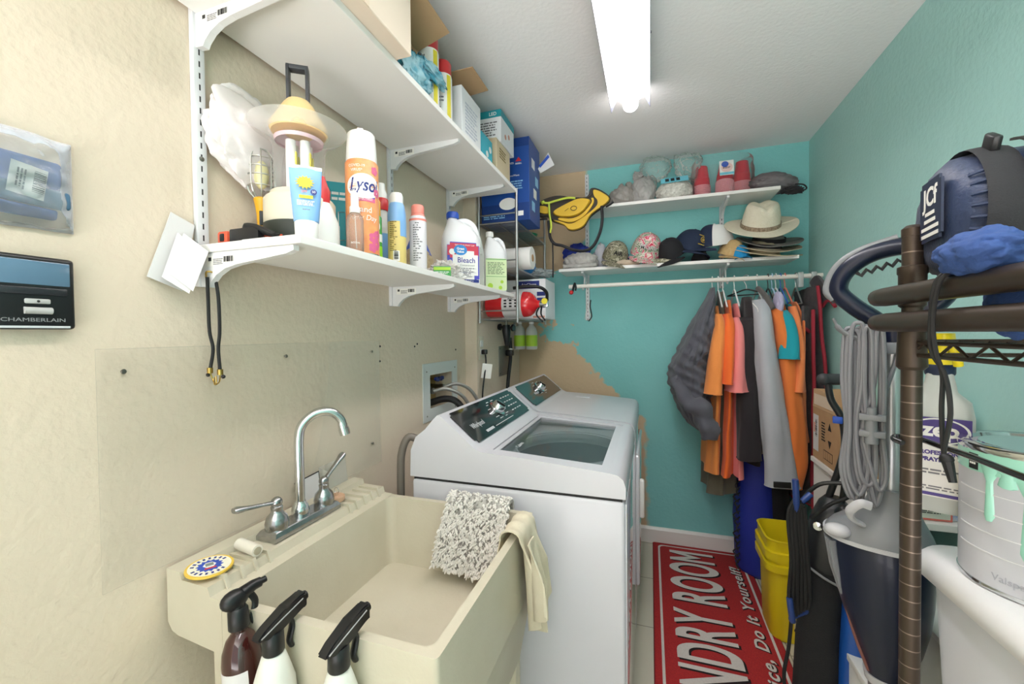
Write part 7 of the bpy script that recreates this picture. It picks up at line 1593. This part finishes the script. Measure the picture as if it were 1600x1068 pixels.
# shaggy grey bath mat folded over the far rim
def shag(n, c1, c2):
    m = mat(n, c1, rough=1, var=.55, vscale=55, col2=c2, bump=.8, bscale=250); return m
rg = shag('grey_chenille', 'C9C6C0', '9A9791')
t = thing('shaggy_mat', 'grey shaggy bath mat draped over the far rim of the sink', 'bath mat', (.46, 1.11, .66))
def rag(u, v):
    # u along the rim, v over it: from behind to the inside
    x = .38+.19*u; s = v
    if s < .16: k = s/.16; y, z = 1.147, .80+.05*k
    elif s < .34: k = (s-.16)/.18; a = PI*k; y, z = 1.122+.024*math.cos(a), .850+.024*math.sin(a)
    else:
        k = (s-.34)/.66; y, z = 1.098-.045*k-.01*math.sin(k*3), .850-.158*k
    x += -.035*max(0, s-.34)*1.3 + .02*max(0, s-.34)*u
    z -= .03*max(0, s-.34)*u
    nn = noise.noise(V((x*28, s*7, 1)))
    return V((x, y-.010*nn*(1 if s > .3 else .2), z))
b = MB(); b.sheet(rag, 30, 44, .012); base_r = b.build('mat_base', rg, t, True, angle=80)
rnd = random.Random(11); bl, bd_ = MB(), MB()
for i in range(3000):
    u, v = rnd.random(), rnd.uniform(.18, 1); p = rag(u, v); e = 1e-2; n_ = (rag(min(1, u+e), v)-p).cross(rag(u, min(1, v+e))-p)
    if n_.length < 1e-9: continue
    n_ = n_.normalized()
    if v > .34 and n_.y > 0: n_ = -n_
    if v <= .34 and n_.z < 0: n_ = -n_
    zz = (v*9+1.1*abs((u*5) % 1-.5)*2) % 1
    dark = zz < .42 and .05 < u < .86 and v < .95 and rnd.random() < .85
    d = (n_+V((rnd.uniform(-.8, .8), rnd.uniform(-.8, .8), rnd.uniform(-.9, .3)))).normalized()
    hgt = .011*(.6+.5*rnd.random())*(.75 if dark else 1.1); r = .0030
    q = p+n_*.004; s_ = d.orthogonal().normalized(); w2 = d.cross(s_); loops = []
    for kk, rr in ((0, .8), (.55, 1), (1, .5)): c = q+d*hgt*kk+V((0, 0, -.004*kk*kk)); loops.append([c+(s_*math.cos(2*PI*j/5)+w2*math.sin(2*PI*j/5))*r*rr for j in range(5)])
    (bd_ if dark else bl).loft(loops)
o = bl.build('white_chenille_pile', mat('white_chenille', 'E2DFD8', rough=1), t, True, fix=False); o['kind'] = 'stuff'
o = bd_.build('grey_chenille_pile', mat('dark_chenille', '8C8983', rough=1), t, True, fix=False); o['kind'] = 'stuff'
# cream cloth over the outer rim
cc = mat('cream_cotton', 'DCD3BC', rough=.9, bump=.25, bscale=250, var=.5, vscale=14, col2='D2C8AE')
t = thing('cleaning_cloth', 'cream cotton cloth hanging over the outer corner of the sink rim', 'cloth', (.62, 1.02, .55))
def cl(u, v):
    s = v
    if s < .2: k = s/.2; m = 0; x, z = .588+.01*k, .80+.048*k
    elif s < .36: k = (s-.2)/.16; m = 0; a = PI*(1-k); x, z = .6225+.0265*math.cos(a), .848+.02*math.sin(a)
    else: m = (s-.36)/.64; x, z = .649+.006*m, .848-(.235+.045*math.sin(u*5.2-.6))*m
    f = math.sin(u*17+.8); g_ = math.cos(u*17+.8)
    y = .955+.13*u+(.05*u+.02)*m+.009*g_*min(1, m*2.5)
    x += (.017*f+.017)*min(1, m*2.2)+.006*math.sin(u*31)*m
    return V((x, y, z+.002*f*(s < .36)))
b = MB(); b.sheet(cl, 90, 44, .0035); b.build('cloth', cc, t, True, angle=80)
b = MB(); b.sheet(lambda u, v: cl(.02+.38*u, .37+.50*v)+V((.020+.010*math.sin(u*6)*v, -.006-.02*v, 0)), 36, 24, .0035); b.build('front_fold', cc, t, True, angle=80)
